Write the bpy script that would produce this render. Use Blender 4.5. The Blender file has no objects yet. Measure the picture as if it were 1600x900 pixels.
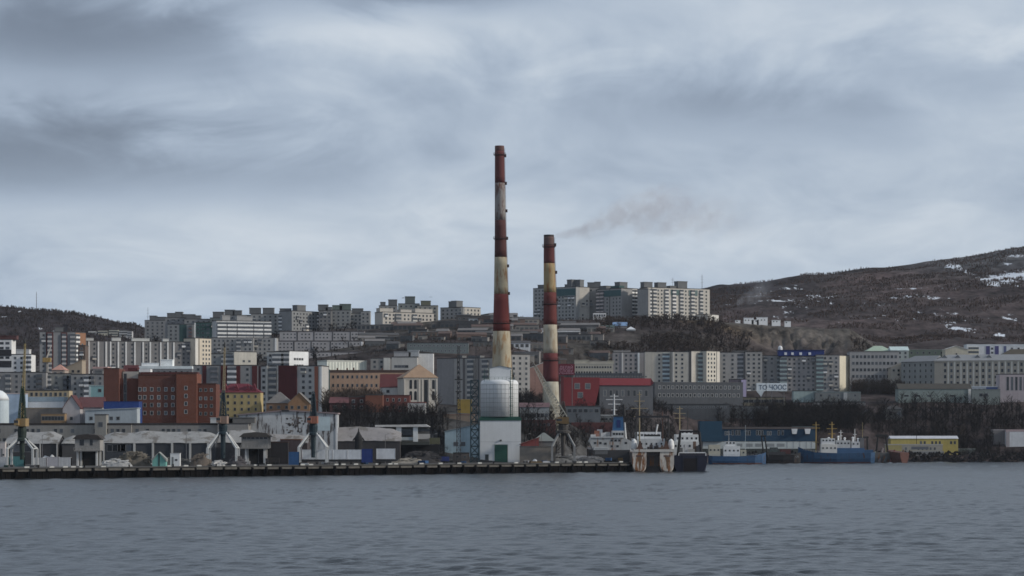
import bpy, math, random
import numpy as np
from mathutils import Vector

random.seed(7)
RNG = np.random.default_rng(11)
SC = bpy.context.scene
COL = SC.collection

# ------------------------------------------------------------------ camera
FPX, CAMH, HOR = 3750.0, 20.0, 670.0     # focal length in photo pixels, eye height (m), horizon row
cam_d = bpy.data.cameras.new('camera')
cam = bpy.data.objects.new('camera', cam_d); COL.objects.link(cam)
cam.location = (0, 0, CAMH); cam.rotation_euler = (math.radians(90), 0, 0)
cam_d.sensor_width = 36.0; cam_d.lens = 36.0 * FPX / 1600.0
cam_d.shift_y = (HOR - 450.0) / 1600.0
cam_d.clip_start = 1.0; cam_d.clip_end = 40000.0
SC.camera = cam

# ------------------------------------------------------------------ node helper
class E:
    """tiny expression wrapper: arithmetic on sockets builds Math nodes"""
    def __init__(s, nt, v): s.nt, s.v = nt, v
    def _m(s, op, *a, clamp=False):
        n = s.nt.nodes.new('ShaderNodeMath'); n.operation = op; n.use_clamp = clamp
        for i, q in enumerate((s,) + a):
            q = q.v if isinstance(q, E) else q
            if isinstance(q, (int, float)): n.inputs[i].default_value = q
            else: s.nt.links.new(q, n.inputs[i])
        return E(s.nt, n.outputs[0])
    def __add__(s, o): return s._m('ADD', o)
    def __sub__(s, o): return s._m('SUBTRACT', o)
    def __mul__(s, o): return s._m('MULTIPLY', o)
    def __truediv__(s, o): return s._m('DIVIDE', o)
    def rsub(s, o): return E(s.nt, o)._m('SUBTRACT', s)
    def mx(s, o): return s._m('MAXIMUM', o)
    def mn(s, o): return s._m('MINIMUM', o)
    def pw(s, o): return s._m('POWER', o)
    def sqrt(s): return s._m('SQRT')
    def clamp(s): return s._m('ADD', 0.0, clamp=True)
    def smooth(s, a, b):
        n = s.nt.nodes.new('ShaderNodeMapRange'); n.interpolation_type = 'SMOOTHSTEP'
        s.nt.links.new(s.v, n.inputs[0])
        n.inputs[1].default_value = a; n.inputs[2].default_value = b
        n.inputs[3].default_value = 0; n.inputs[4].default_value = 1
        return E(s.nt, n.outputs[0])
def sep(nt, sock):
    n = nt.nodes.new('ShaderNodeSeparateXYZ'); nt.links.new(sock, n.inputs[0])
    return [E(nt, o) for o in n.outputs]
def comb(nt, x, y, z):
    n = nt.nodes.new('ShaderNodeCombineXYZ')
    for i, q in enumerate((x, y, z)):
        q = q.v if isinstance(q, E) else q
        if isinstance(q, (int, float)): n.inputs[i].default_value = q
        else: nt.links.new(q, n.inputs[i])
    return n.outputs[0]
def noise(nt, vec, scale, detail=4, rough=0.55, dist=0.0):
    n = nt.nodes.new('ShaderNodeTexNoise')
    if vec is not None: nt.links.new(vec, n.inputs['Vector'])
    n.inputs['Scale'].default_value = scale; n.inputs['Detail'].default_value = detail
    n.inputs['Roughness'].default_value = rough; n.inputs['Distortion'].default_value = dist
    return E(nt, n.outputs[0])
def mapping(nt, vec, scale):
    n = nt.nodes.new('ShaderNodeMapping'); nt.links.new(vec, n.inputs[0])
    n.inputs['Scale'].default_value = scale
    return n.outputs[0]
def mixc(nt, f, a, b):
    n = nt.nodes.new('ShaderNodeMix'); n.data_type = 'RGBA'
    f = f.v if isinstance(f, E) else f
    if isinstance(f, (int, float)): n.inputs[0].default_value = f
    else: nt.links.new(f, n.inputs[0])
    for k, q in ((6, a), (7, b)):
        if isinstance(q, tuple): n.inputs[k].default_value = (*q[:3], 1)
        else: nt.links.new(q, n.inputs[k])
    return n.outputs[2]
def s2l(r, g, b):
    return tuple(((c/255)/12.92 if c/255 <= .04045 else ((c/255+.055)/1.055)**2.4) for c in (r, g, b))

# ------------------------------------------------------------------ world: overcast sky over a Nishita base
SUN_EL, SUN_AZ = 25.0, 101.0   # azimuth clockwise from +Y (the view): low sun from the right through broken cloud
W = bpy.data.worlds.new('World'); SC.world = W; W.use_nodes = True
nt = W.node_tree; nt.nodes.clear()
out = nt.nodes.new('ShaderNodeOutputWorld'); bg = nt.nodes.new('ShaderNodeBackground')
nt.links.new(bg.outputs[0], out.inputs[0]); bg.inputs[1].default_value = 0.1
sky = nt.nodes.new('ShaderNodeTexSky'); sky.sky_type = 'NISHITA'; sky.sun_disc = False
sky.sun_elevation = math.radians(SUN_EL); sky.sun_rotation = math.radians(SUN_AZ)
tc = nt.nodes.new('ShaderNodeTexCoord')
X, Y, Z = sep(nt, tc.outputs['Generated'])
Zp = Z.mx(0.0)
den = Zp + 0.055
plane = comb(nt, X/den, Y/den, 0.0)                       # clouds as a layer seen in perspective
warp = noise(nt, plane, 0.55, 3, 0.5) - 0.5
n_big = noise(nt, comb(nt, X/den + warp*1.6, Y/den*0.45 + warp*1.3, 3.1), 0.42, 5, 0.52)
n_fin = noise(nt, comb(nt, X*17.0 + warp*1.2, Z*34.0 + warp*1.0, Y*3.0), 1.0, 7, 0.58, 0.6)
n_mid = noise(nt, comb(nt, X*6.5, Z*15.0, Y*4.0 + warp), 1.2, 5, 0.55, 0.8)
cover = n_big*0.08 + n_mid*0.48 + n_fin*0.44              # about 0.5
# the banks of cloud seen over the town (directions, in front only)
Yf = Y.mx(0.05)
az = X/Yf; el = Z/Yf
front = Y.smooth(0.3, 0.8)
wx = (n_mid - 0.5)*0.05 + (n_fin - 0.5)*0.03
wz = (n_fin - 0.5)*0.030 + (n_mid - 0.5)*0.02
def bank(px, py, rx, ry, amp):
    a = (az + wx - (px-800)/FPX) / (rx/FPX)
    e = (el + wz - (HOR-py)/FPX) / (ry/FPX)
    r2 = a*a + e*e
    return (r2*-1.0)._m('EXPONENT') * amp
blobs = None
for b in ((90, 55, 300, 58, -.42), (60, 235, 330, 62, -.42), (420, 270, 220, 45, -.12), (330, 160, 300, 40, .05), (640, -10, 210, 30, -.34), (1180, 165, 330, 50, -.20), (1570, 100, 110, 50, -.16),
          (560, 60, 190, 62, .22), (330, 430, 520, 80, .07), (640, 300, 300, 120, .05), (960, 40, 240, 60, .08), (1480, 35, 200, 50, .12), (1330, 300, 330, 90, .03),
          (1080, 410, 240, 40, -.03)):
    v = bank(*b); blobs = v if blobs is None else blobs + v
lum = (cover - 0.5)*1.05 + blobs*front + 0.62
ramp = nt.nodes.new('ShaderNodeValToRGB'); nt.links.new(lum.clamp().v, ramp.inputs[0])
cr = ramp.color_ramp; cr.interpolation = 'B_SPLINE'
def sk(r, g, b): return (*s2l(r, g, b), 1)
cr.elements[0].position = 0.10; cr.elements[0].color = sk(102, 112, 127)
cr.elements[1].position = 0.97; cr.elements[1].color = sk(205, 210, 216)
for p, c in ((.36, (127, 139, 156)), (.56, (152, 165, 182)), (.74, (175, 185, 196))):
    e_ = cr.elements.new(p); e_.color = sk(*c)
# thin spots let a little of the clear sky through; low band is bluish
lowband = el.smooth(0.075, 0.02)
hb = E(nt, 1.0) - Z.mx(0.0).smooth(0.0, 0.085)
skym = nt.nodes.new('ShaderNodeMix'); skym.data_type = 'RGBA'; skym.blend_type = 'MIX'
x10 = nt.nodes.new('ShaderNodeVectorMath'); x10.operation = 'SCALE'; x10.inputs['Scale'].default_value = 12.8   # background strength is 0.1
nt.links.new(ramp.outputs[0], x10.inputs[0]); nt.links.new(x10.outputs[0], skym.inputs[6]); nt.links.new(sky.outputs[0], skym.inputs[7])
skym.inputs[0].default_value = 0.06
blue = nt.nodes.new('ShaderNodeMix'); blue.data_type = 'RGBA'; blue.blend_type = 'MULTIPLY'
nt.links.new((hb*0.75).v, blue.inputs[0]); nt.links.new(skym.outputs[2], blue.inputs[6])
blue.inputs[7].default_value = (0.79, 0.895, 1.02, 1)
nt.links.new(blue.outputs[2], bg.inputs[0])

sun_d = bpy.data.lights.new('sun', 'SUN'); sun_d.energy = 3.0; sun_d.angle = math.radians(4); sun_d.color = (1.0, 0.93, 0.82)
sun = bpy.data.objects.new('sun', sun_d); COL.objects.link(sun)
el_, az_ = math.radians(SUN_EL), math.radians(SUN_AZ)
sdir = Vector((math.sin(az_)*math.cos(el_), math.cos(az_)*math.cos(el_), math.sin(el_)))
sun.rotation_euler = (-sdir).to_track_quat('-Z', 'Y').to_euler(); sun.location = (300, -200, 400)

vs = SC.view_settings
vs.view_transform = 'Standard'; vs.look = 'None'; vs.exposure = 0.0; vs.gamma = 1.0; vs.use_curve_mapping = False
SC.render.engine = 'CYCLES'
SC.cycles.max_bounces = 5; SC.cycles.diffuse_bounces = 2; SC.cycles.glossy_bounces = 2
SC.cycles.volume_bounces = 1; SC.cycles.transparent_max_bounces = 8
SC.cycles.use_denoising = True
SC.cycles.filter_width = 1.6
SC.cycles.volume_step_rate = 2.0

# ------------------------------------------------------------------ materials
MATS = {}
def M(col, rough=0.85, var=0.16, scale=0.25, metal=0.0, streak=0.0, rust=None, rust_amt=0.5, spec=0.3, name=None, rsc=0.55):
    key = (col, rough, var, scale, metal, streak, rust, rust_amt, spec, rsc)
    if key in MATS: return MATS[key]
    lu = .3*col[0]+.55*col[1]+.15*col[2]; sa_ = (max(col)-min(col))/max(max(col), 1e-4); k_ = 1-.34*sa_*(1 if col[0] >= col[2] else .3); col = tuple((lu*.18+c*.82)*k_ for c in col)     # mixed toward grey, saturated warm colours darkened most
    m = bpy.data.materials.new(name or 'paint'); m.use_nodes = True
    t = m.node_tree; b = t.nodes['Principled BSDF']
    geo = t.nodes.new('ShaderNodeNewGeometry')
    pos = geo.outputs['Position']
    n1 = noise(t, pos, scale, 5, 0.6); n2 = noise(t, pos, scale*7, 3, 0.6)
    f = ((n1 - 0.5)*1.3 + (n2 - 0.5)*0.8)*2.0*var
    if streak:
        ns = noise(t, mapping(t, pos, (1.0, 1.0, 0.06)), 0.9, 4, 0.65)
        f = f + (ns - 0.5)*2.2*streak
    f = f + 1.0
    mul = t.nodes.new('ShaderNodeVectorMath'); mul.operation = 'SCALE'
    mul.inputs[0].default_value = col; t.links.new(f.mx(0.15).v, mul.inputs['Scale'])
    c = mul.outputs[0]
    if rust:
        nr = noise(t, mapping(t, pos, (1, 1, 0.22)), rsc, 6, 0.62)
        c = mixc(t, nr.smooth(0.62 - 0.3*rust_amt, 0.72 - 0.25*rust_amt), c, rust)
    t.links.new(c, b.inputs['Base Color'])
    b.inputs['Roughness'].default_value = rough; b.inputs['Metallic'].default_value = metal
    b.inputs['Specular IOR Level'].default_value = spec
    MATS[key] = m
    return m
def wallm(c): return M(c, 0.9, 0.17, 0.12, streak=0.2)

GREY = (.25, .255, .26); LGREY = (.36, .36, .355); DGREY = (.10, .105, .11); BEIGE = (.40, .365, .30); WARM = (.52, .46, .36)
WHITE = (.70, .70, .69); BRICK = (.165, .058, .040); MAROON = (.115, .022, .025); RED = (.30, .022, .03); CRIM = (.25, .02, .04)
PEACH = (.48, .27, .16); OCHRE = (.36, .22, .10); YEL = (.52, .38, .12); TEAL = (.035, .095, .10); BLUE = (.012, .045, .20)
SKYB = (.28, .42, .52); CYAN = (.17, .35, .38); DARK = (.025, .026, .03); TAR = (.06, .058, .06); CONC = (.27, .26, .245)
glass_dark = M((.018, .021, .026), 0.15, 0.3, 0.3, spec=0.5, name='window_glass')
glass_mid = M((.07, .08, .095), 0.2, 0.3, 0.3, spec=0.5, name='window_glass_curtained')

# ------------------------------------------------------------------ mesh builder
class MB:
    def __init__(s): s.v = []; s.f = []; s.mi = []; s.m = []
    def _mat(s, m):
        if m is None: return 0
        if m not in s.m: s.m.append(m)
        return s.m.index(m)
    def poly(s, pts, m=None):
        i = len(s.v); s.v += [tuple(p) for p in pts]; s.f.append(tuple(range(i, i+len(pts)))); s.mi.append(s._mat(m)); return s
    def box(s, x0, x1, y0, y1, z0, z1, m=None):
        i = len(s.v); k = s._mat(m)
        s.v += [(x0,y0,z0),(x1,y0,z0),(x1,y1,z0),(x0,y1,z0),(x0,y0,z1),(x1,y0,z1),(x1,y1,z1),(x0,y1,z1)]
        for q in ((0,3,2,1),(4,5,6,7),(0,1,5,4),(1,2,6,5),(2,3,7,6),(3,0,4,7)):
            s.f.append(tuple(i+a for a in q)); s.mi.append(k)
        return s
    def prism(s, prof, y0, y1, m=None):
        """profile in x,z (counter-clockwise seen from the front) extruded along y"""
        i = len(s.v); k = s._mat(m); n = len(prof)
        s.v += [(x, y0, z) for x, z in prof] + [(x, y1, z) for x, z in prof]
        s.f.append(tuple(range(i, i+n))); s.mi.append(k)
        s.f.append(tuple(range(i+2*n-1, i+n-1, -1))); s.mi.append(k)
        for a in range(n):
            b = (a+1) % n
            s.f.append((i+b, i+a, i+n+a, i+n+b)); s.mi.append(k)
        return s
    def tube(s, p0, p1, r0, r1=None, n=6, m=None):
        r1 = r0 if r1 is None else r1
        p0, p1 = Vector(p0), Vector(p1); d = (p1-p0)
        if d.length < 1e-6: return s
        d.normalize(); a = d.orthogonal().normalized(); b = d.cross(a)
        i = len(s.v); k = s._mat(m)
        for p, r in ((p0, r0), (p1, r1)):
            for j in range(n):
                t = 2*math.pi*j/n; s.v.append(tuple(p + a*(r*math.cos(t)) + b*(r*math.sin(t))))
        for j in range(n):
            q = (j+1) % n
            s.f.append((i+j, i+q, i+n+q, i+n+j)); s.mi.append(k)
        s.f.append(tuple(range(i+n-1, i-1, -1))); s.mi.append(k)
        s.f.append(tuple(range(i+n, i+2*n))); s.mi.append(k)
        return s
    def lathe(s, prof, n=32, m=None, cx=0, cy=0, lean=0.0):
        """prof: list of (r,z); lean shifts x by lean*z"""
        i = len(s.v); k = s._mat(m)
        for r, z in prof:
            for j in range(n):
                t = 2*math.pi*j/n; s.v.append((cx + lean*z + r*math.cos(t), cy + r*math.sin(t), z))
        for a in range(len(prof)-1):
            for j in range(n):
                q = (j+1) % n
                s.f.append((i+a*n+j, i+a*n+q, i+(a+1)*n+q, i+(a+1)*n+j)); s.mi.append(k)
        s.f.append(tuple(range(i+n-1, i-1, -1))); s.mi.append(k)
        e = i+(len(prof)-1)*n; s.f.append(tuple(range(e, e+n))); s.mi.append(k)
        return s
    def mesh(s, name, m=None):
        me = bpy.data.meshes.new(name); me.from_pydata(s.v, [], s.f)
        ms = s.m or [m]
        for q in ms: me.materials.append(q)
        if len(ms) > 1: me.polygons.foreach_set('material_index', s.mi)
        me.update(); return me
    def build(s, name, m=None, parent=None, kind=None, label=None):
        return put(name, s.mesh(name, m), parent, kind=kind, label=label)
def put(name, me, parent=None, loc=None, rz=None, kind=None, label=None):
    o = bpy.data.objects.new(name, me); COL.objects.link(o)
    if parent is not None: o.parent = parent
    if loc is not None: o.location = loc
    if rz is not None: o.rotation_euler = (0, 0, rz)
    if kind: o['kind'] = kind
    if label: o['label'] = label
    return o
def smooth(o):
    o.data.polygons.foreach_set('use_smooth', [True]*len(o.data.polygons)); return o
def tag(o, label, cat, group=None):
    o['label'] = label; o['category'] = cat
    if group: o['group'] = group
    return o
def thing(name, label, cat, loc, rz=0.0, group=None):
    o = put(name, None, None, loc, rz); o.empty_display_size = 1.0
    return tag(o, label, cat, group)
def struct(o): o['kind'] = 'structure'; return o

# ------------------------------------------------------------------ terrain heights
def wx_(px, d): return (px - 800.0)/FPX*d
def zt(py, d): return CAMH + (HOR - py)/FPX*d
def dq(px): return 961.0 + 0.16*px                       # line of the quay face
TAIL = [(3600, -35), (6000, -120), (12000, -200)]
def colm(front, lst, crest):
    l = front + lst + [(3300, crest)]
    return l + [(d, max(crest+dz, 5)) for d, dz in TAIL]
def qf(px):
    q = dq(px); e = max(1096, q+52)
    return [(q+20, -5.0), (q+24, 4.2), (e-12, 5.0), (e, 6)]
RB = [(1438, -5), (1446, 3)]
TC = {
 -700: colm(qf(-400), [(1116,22),(1150,24),(1300,29),(1500,43),(1700,60),(1900,72),(2300,84),(2600,100),(3000,172)], 165),
 0:    colm(qf(0), [(1116,22),(1150,24),(1300,29),(1500,43),(1700,58),(1900,68),(2300,82),(2600,105),(3000,168)], 160),
 110:  colm(qf(110), [(1116,22),(1150,24),(1300,29),(1500,43),(1700,60),(1900,74),(2300,86),(2600,105),(3000,166)], 158),
 210:  colm(qf(210), [(1116,22),(1150,24),(1300,29),(1500,42),(1700,62),(1900,84),(2000,90),(2300,94),(2600,102),(3000,153)], 148),
 300:  colm(qf(300), [(1116,22),(1150,24),(1300,29),(1500,43),(1700,64),(1850,84),(1950,95),(2300,98),(3000,115)], 115),
 430:  colm(qf(430), [(1118,21),(1150,24),(1300,29),(1420,35),(1600,55),(1750,72),(1850,88),(1950,97),(2300,99),(3000,105)], 105),
 560:  colm(qf(560), [(1130,20),(1175,28),(1300,31),(1450,36),(1600,56),(1700,72),(1900,100),(2000,104),(2400,105)], 110),
 650:  colm(qf(650), [(1130,20),(1175,28),(1300,31),(1450,36),(1600,58),(1700,78),(1800,92),(1900,104),(2000,108),(2400,108)], 120),
 780:  colm(qf(780), [(1150,17),(1200,25),(1300,30),(1450,36),(1600,58),(1720,80),(1850,101),(2000,117),(2400,117)], 135),
 850:  colm(qf(850), [(1175,13),(1210,23),(1300,29),(1450,34),(1600,46),(1690,58),(1760,82),(1950,108),(2050,111),(2400,112)], 160),
 930:  colm([(1285,-5),(1300,3)], [(1335,14),(1390,31),(1450,35),(1600,42),(1690,50),(1760,79),(1950,108),(2050,110),(2400,112)], 182),
 1000: colm([(1300,-5),(1312,3)], [(1345,14),(1395,30),(1450,33),(1600,40),(1680,46),(1720,52),(1760,77),(1950,108),(2050,110),(2400,112)], 195),
 1050: colm([(1330,-5),(1345,3)], [(1400,22),(1450,27),(1500,30),(1540,32),(1620,40),(1680,46),(1720,52),(1760,77),(1950,108),(2050,110),(2400,112)], 204),
 1085: colm([(1400,-5),(1412,3)], [(1484,6),(1502,24),(1540,30),(1620,40),(1680,46),(1720,52),(1770,75),(1950,107),(2050,109),(2300,106)], 208),
 1110: colm([(1425,-5),(1436,3)], [(1484,6),(1502,24),(1540,30),(1620,40),(1680,46),(1720,52),(1780,74),(1950,107),(2050,109),(2300,106)], 212),
 1200: colm(RB, [(1484,6),(1504,20),(1545,29),(1620,40),(1690,46),(1760,55),(1880,74),(2000,108),(2080,110),(2250,104)], 221),
 1330: colm(RB, [(1484,6),(1504,20),(1545,29),(1620,40),(1690,46),(1760,55),(1880,72),(2010,103),(2080,105),(2250,100)], 236),
 1400: colm(RB, [(1490,6),(1545,28),(1580,38),(1640,42),(1700,47),(1800,56),(2000,78),(2300,105)], 244),
 1500: colm(RB, [(1490,6),(1545,28),(1580,38),(1640,42),(1700,47),(1800,56),(2000,79),(2300,108)], 254),
 1600: colm(RB, [(1490,6),(1545,28),(1580,38),(1640,42),(1700,47),(1800,58),(2000,80),(2300,110)], 269),
 2300: colm(RB, [(1490,6),(1545,28),(1580,38),(1640,42),(1700,47),(1800,58),(2000,80),(2300,110)], 310),
}
CPX = sorted(TC)
def gz(x, y):
    """ground height; works on arrays"""
    x = np.asarray(x, float); y = np.asarray(y, float)
    px = np.clip(800.0 + FPX*x/y, CPX[0], CPX[-1])
    zs = np.stack([np.interp(y, [a for a, _ in TC[p]], [b for _, b in TC[p]]) for p in CPX])
    j = np.clip(np.searchsorted(CPX, px, side='right')-1, 0, len(CPX)-2)
    c = np.array(CPX, float); f = (px - c[j])/(c[j+1]-c[j])
    z0 = np.take_along_axis(zs, j[None], 0)[0] if zs.ndim > 1 else zs[j]
    z1 = np.take_along_axis(zs, (j+1)[None], 0)[0] if zs.ndim > 1 else zs[j+1]
    return z0*(1-f) + z1*f
def g1(x, y): return float(gz(np.array([x]), np.array([y]))[0])
def vnoise(x, y, seed=0):
    """smooth lattice noise in [-1,1]"""
    xi = np.floor(x).astype(np.int64); yi = np.floor(y).astype(np.int64)
    fx = x-xi; fy = y-yi; fx = fx*fx*(3-2*fx); fy = fy*fy*(3-2*fy)
    def h(a, b):
        n = (a*374761393 + b*668265263 + seed*982451653) & 0x7fffffff
        n = ((n ^ (n >> 13))*1274126177) & 0x7fffffff
        return ((n ^ (n >> 16)) & 0xffff)/32767.5 - 1.0
    return (h(xi,yi)*(1-fx)+h(xi+1,yi)*fx)*(1-fy) + (h(xi,yi+1)*(1-fx)+h(xi+1,yi+1)*fx)*fy
def bump(x, y, px, d):
    far = np.clip((d-1750)/600, 0, 1)
    n = vnoise(x/130, y/130, 1)*5 + vnoise(x/48, y/48, 2)*2.6 + vnoise(x/19, y/19, 3)*1.2
    near = vnoise(x/23, y/23, 4)*0.9*np.clip((d-1200)/300, 0, 1)
    gull = (-np.abs(vnoise(px/9+d/70, d/260, 8))*13 + 4 - np.abs(vnoise(px/4+d/50, d/200, 9))*4)*np.exp(-((px-1255)/75)**2)*np.exp(-((d-1955)/45)**2)   # erosion gullies in the cut bank
    return n*far + near + gull

# ---- ground sheet
def ground_sheet():
    pxs = np.arange(-700, 2301, 6.0)
    ds = np.concatenate([np.arange(850, 1500, 6.0), np.arange(1500, 2150, 7.0), np.arange(2150, 3500, 12.0), np.linspace(3500, 12000, 40)])
    PX, D = np.meshgrid(pxs, ds)
    XX = (PX-800)/FPX*D; ZZ = gz(XX.ravel(), D.ravel()).reshape(D.shape)
    ZZ = ZZ + np.where(ZZ > 6, bump(XX, D, PX, D), 0)
    # colour and snow attributes
    dirt = np.array([.058, .052, .047]); scrub = np.array([.046, .037, .037]); town = np.array([.050, .049, .049]); cut = np.array([.088, .078, .070]); dry = np.array([.115, .085, .055]); wood = np.array([.028, .024, .027])
    n1 = vnoise(XX/160, D/220, 21); n2 = vnoise(XX/60, D/80, 22)
    C = scrub[None, None]*np.ones((*D.shape, 1))
    def blend(mask, col):
        nonlocal C
        C = C*(1-mask[..., None]) + col*mask[..., None]
    blend(np.clip((1450-D)/150, 0, 1), town)
    blend(np.clip((D-1650)/100, 0, 1)*np.clip((2100-D)/80, 0, 1)*np.clip(0.5+n2*.8, 0, 1), dirt)
    blend(np.exp(-((PX-1250)/95)**4)*np.exp(-((D-1965)/55)**4)*np.clip(.8+n2*.4, 0, 1), cut)
    blend(np.exp(-((PX-1120)/60)**2)*np.exp(-((D-1950)/30)**2)*.8, dry)
    blend(np.clip((D-2300)/200, 0, 1)*np.clip(n1*1.2+.1, 0, 1)*.8, np.array([.080, .057, .054]))
    blend(np.clip((D-2250)/150, 0, 1)*np.clip(-n1*1.5-.15, 0, 1)*.9, wood)
    blend(np.clip((500-PX)/200, 0, 1)*np.clip((D-2300)/200, 0, 1)*.7, wood)
    zr = np.clip((ZZ-195)/50, 0, 1)
    blend(zr*np.clip((PX-1380)/120, 0, 1)*.75, np.array([.085, .085, .088]))
    SN = np.zeros_like(D)
    def sn(px, py, rx, ry, a, slope=0):
        nonlocal SN
        PY = HOR - (ZZ-CAMH)*FPX/D
        e = ((PX-px)/rx)**2 + ((PY-py-slope*(PX-px))/ry)**2
        SN = np.maximum(SN, a*np.exp(-e*1.2)*(D > 2250))
    sn(1565, 438, 46, 11, .95, .05); sn(1590, 432, 40, 13, .9); sn(1510, 425, 26, 3.5, .9, .45); sn(1488, 415, 15, 4, .9); sn(1497, 448, 14, 5, .6)
    sn(1495, 513, 34, 4.5, .85, .10); sn(1562, 523, 14, 4.5, .8); sn(1590, 400, 25, 4, .6); sn(1570, 412, 24, 5, .45); sn(1240, 450, 22, 5, .62); sn(1195, 460, 20, 9, .52)
    sn(1280, 470, 200, 28, .36); sn(1420, 462, 180, 30, .28); sn(1450, 500, 160, 20, .36); sn(35, 488, 13, 2.5, .95); sn(8, 494, 10, 2, .9, -.2); sn(150, 500, 90, 12, .3); sn(90, 516, 120, 5, .35)
    nr, nc = D.shape
    vi = np.arange(nr*nc).reshape(nr, nc)
    F = np.stack([vi[:-1, :-1], vi[:-1, 1:], vi[1:, 1:], vi[1:, :-1]], -1).reshape(-1, 4)
    V = np.stack([XX, D, ZZ], -1).reshape(-1, 3)
    me = grid_mesh('ground', V, F)
    a = me.attributes.new('tint', 'FLOAT_COLOR', 'POINT'); a.data.foreach_set('color', np.concatenate([C.reshape(-1, 3), np.ones((nr*nc, 1))], 1).astype(np.float32).ravel())
    a = me.attributes.new('snow', 'FLOAT', 'POINT'); a.data.foreach_set('value', SN.astype(np.float32).ravel())
    m = bpy.data.materials.new('scrub_ground'); m.use_nodes = True; t = m.node_tree; b = t.nodes['Principled BSDF']
    at = t.nodes.new('ShaderNodeAttribute'); at.attribute_name = 'tint'
    sa = t.nodes.new('ShaderNodeAttribute'); sa.attribute_name = 'snow'
    geo = t.nodes.new('ShaderNodeNewGeometry'); pos = geo.outputs['Position']
    f = (noise(t, pos, 0.02, 6, 0.65) - 0.5)*2.6 + (noise(t, mapping(t, pos, (1, .4, 1)), 0.10, 5, 0.75) - 0.5)*4.0 + 1.0
    mul = t.nodes.new('ShaderNodeVectorMath'); mul.operation = 'SCALE'
    t.links.new(at.outputs['Color'], mul.inputs[0]); t.links.new(f.mx(0.25).v, mul.inputs['Scale'])
    nb = noise(t, mapping(t, pos, (1, .5, 1)), 0.022, 6, 0.72) * 0.55 + noise(t, mapping(t, pos, (1, .22, 1)), 0.11, 5, 0.7)*0.45
    sm = (E(t, sa.outputs['Fac'])*0.42 + nb*1.5 - 0.965).smooth(0.0, 0.06)
    t.links.new(mixc(t, sm, mul.outputs[0], (.60, .63, .68)), b.inputs['Base Color'])
    b.inputs['Roughness'].default_value = 1.0; b.inputs['Specular IOR Level'].default_value = 0.05
    me.materials.append(m)
    me.polygons.foreach_set('use_smooth', [True]*len(me.polygons))
    struct(put('ground', me))
def grid_mesh(name, V, F):
    me = bpy.data.meshes.new(name)
    me.vertices.add(len(V)); me.vertices.foreach_set('co', np.asarray(V, np.float32).ravel())
    n = F.shape[1]
    me.loops.add(F.size); me.loops.foreach_set('vertex_index', F.astype(np.int32).ravel())
    me.polygons.add(len(F)); me.polygons.foreach_set('loop_start', np.arange(0, F.size, n, dtype=np.int32))
    me.update(calc_edges=True); return me
ground_sheet()

# ---- water: real wind waves in the strait, a flat sheet beyond
def water_sheet():
    pxs = np.linspace(-160, 1760, 760)
    pys = np.concatenate([np.linspace(1000, 905, 30), np.linspace(904, 770, 330), np.linspace(769.6, 718, 190)])
    PX, PY = np.meshgrid(pxs, pys)
    D = CAMH*FPX/(PY-HOR); XX = (PX-800)/FPX*D
    Z = np.zeros_like(D)
    rg = np.random.default_rng(5)
    for lam, amp, k in ((30, .05, 5), (17, .08, 7), (10, .12, 9), (6, .12, 12), (3.6, .085, 14)):
        for _ in range(k):
            th = rg.normal(math.radians(62), .45); l = lam*rg.uniform(.75, 1.3); ph = rg.uniform(0, 6.28)
            w = 2*math.pi/l
            Z += amp/math.sqrt(k)*1.25*np.sin(w*(np.cos(th)*XX + np.sin(th)*D) + ph)
    gust = .78 + .30*vnoise(XX/90, D/150, 31) + .2*vnoise(XX/31, D/60, 32)
    Z *= gust*np.clip(.75 + D/2600, .5, 1.3)
    nr, nc = D.shape
    vi = np.arange(nr*nc).reshape(nr, nc)
    F = np.stack([vi[:-1, :-1], vi[:-1, 1:], vi[1:, 1:], vi[1:, :-1]], -1).reshape(-1, 4)
    V = np.stack([XX, D, Z], -1).reshape(-1, 3)
    b0 = len(V); R = 11000.0
    V = np.concatenate([V, [[-R, -R, -1.3], [R, -R, -1.3], [R, R, -1.3], [-R, R, -1.3]]])
    F = np.concatenate([F, [[b0, b0+1, b0+2, b0+3]]])
    me = grid_mesh('water', V, F)
    m = bpy.data.materials.new('sea_water'); m.use_nodes = True; t = m.node_tree; b = t.nodes['Principled BSDF']
    geo = t.nodes.new('ShaderNodeNewGeometry'); pos = geo.outputs['Position']
    b.inputs['Base Color'].default_value = (.018, .024, .030, 1)
    b.inputs['Roughness'].default_value = 0.26; b.inputs['IOR'].default_value = 1.333
    h = noise(t, mapping(t, pos, (1, .45, 1)), 0.40, 5, 0.66)
    bp = t.nodes.new('ShaderNodeBump'); bp.inputs['Strength'].default_value = 0.8; bp.inputs['Distance'].default_value = 0.8
    t.links.new(h.v, bp.inputs['Height']); t.links.new(bp.outputs[0], b.inputs['Normal'])
    me.materials.append(m)
    me.polygons.foreach_set('use_smooth', [True]*len(me.polygons))
    struct(put('water', me))
water_sheet()

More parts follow.
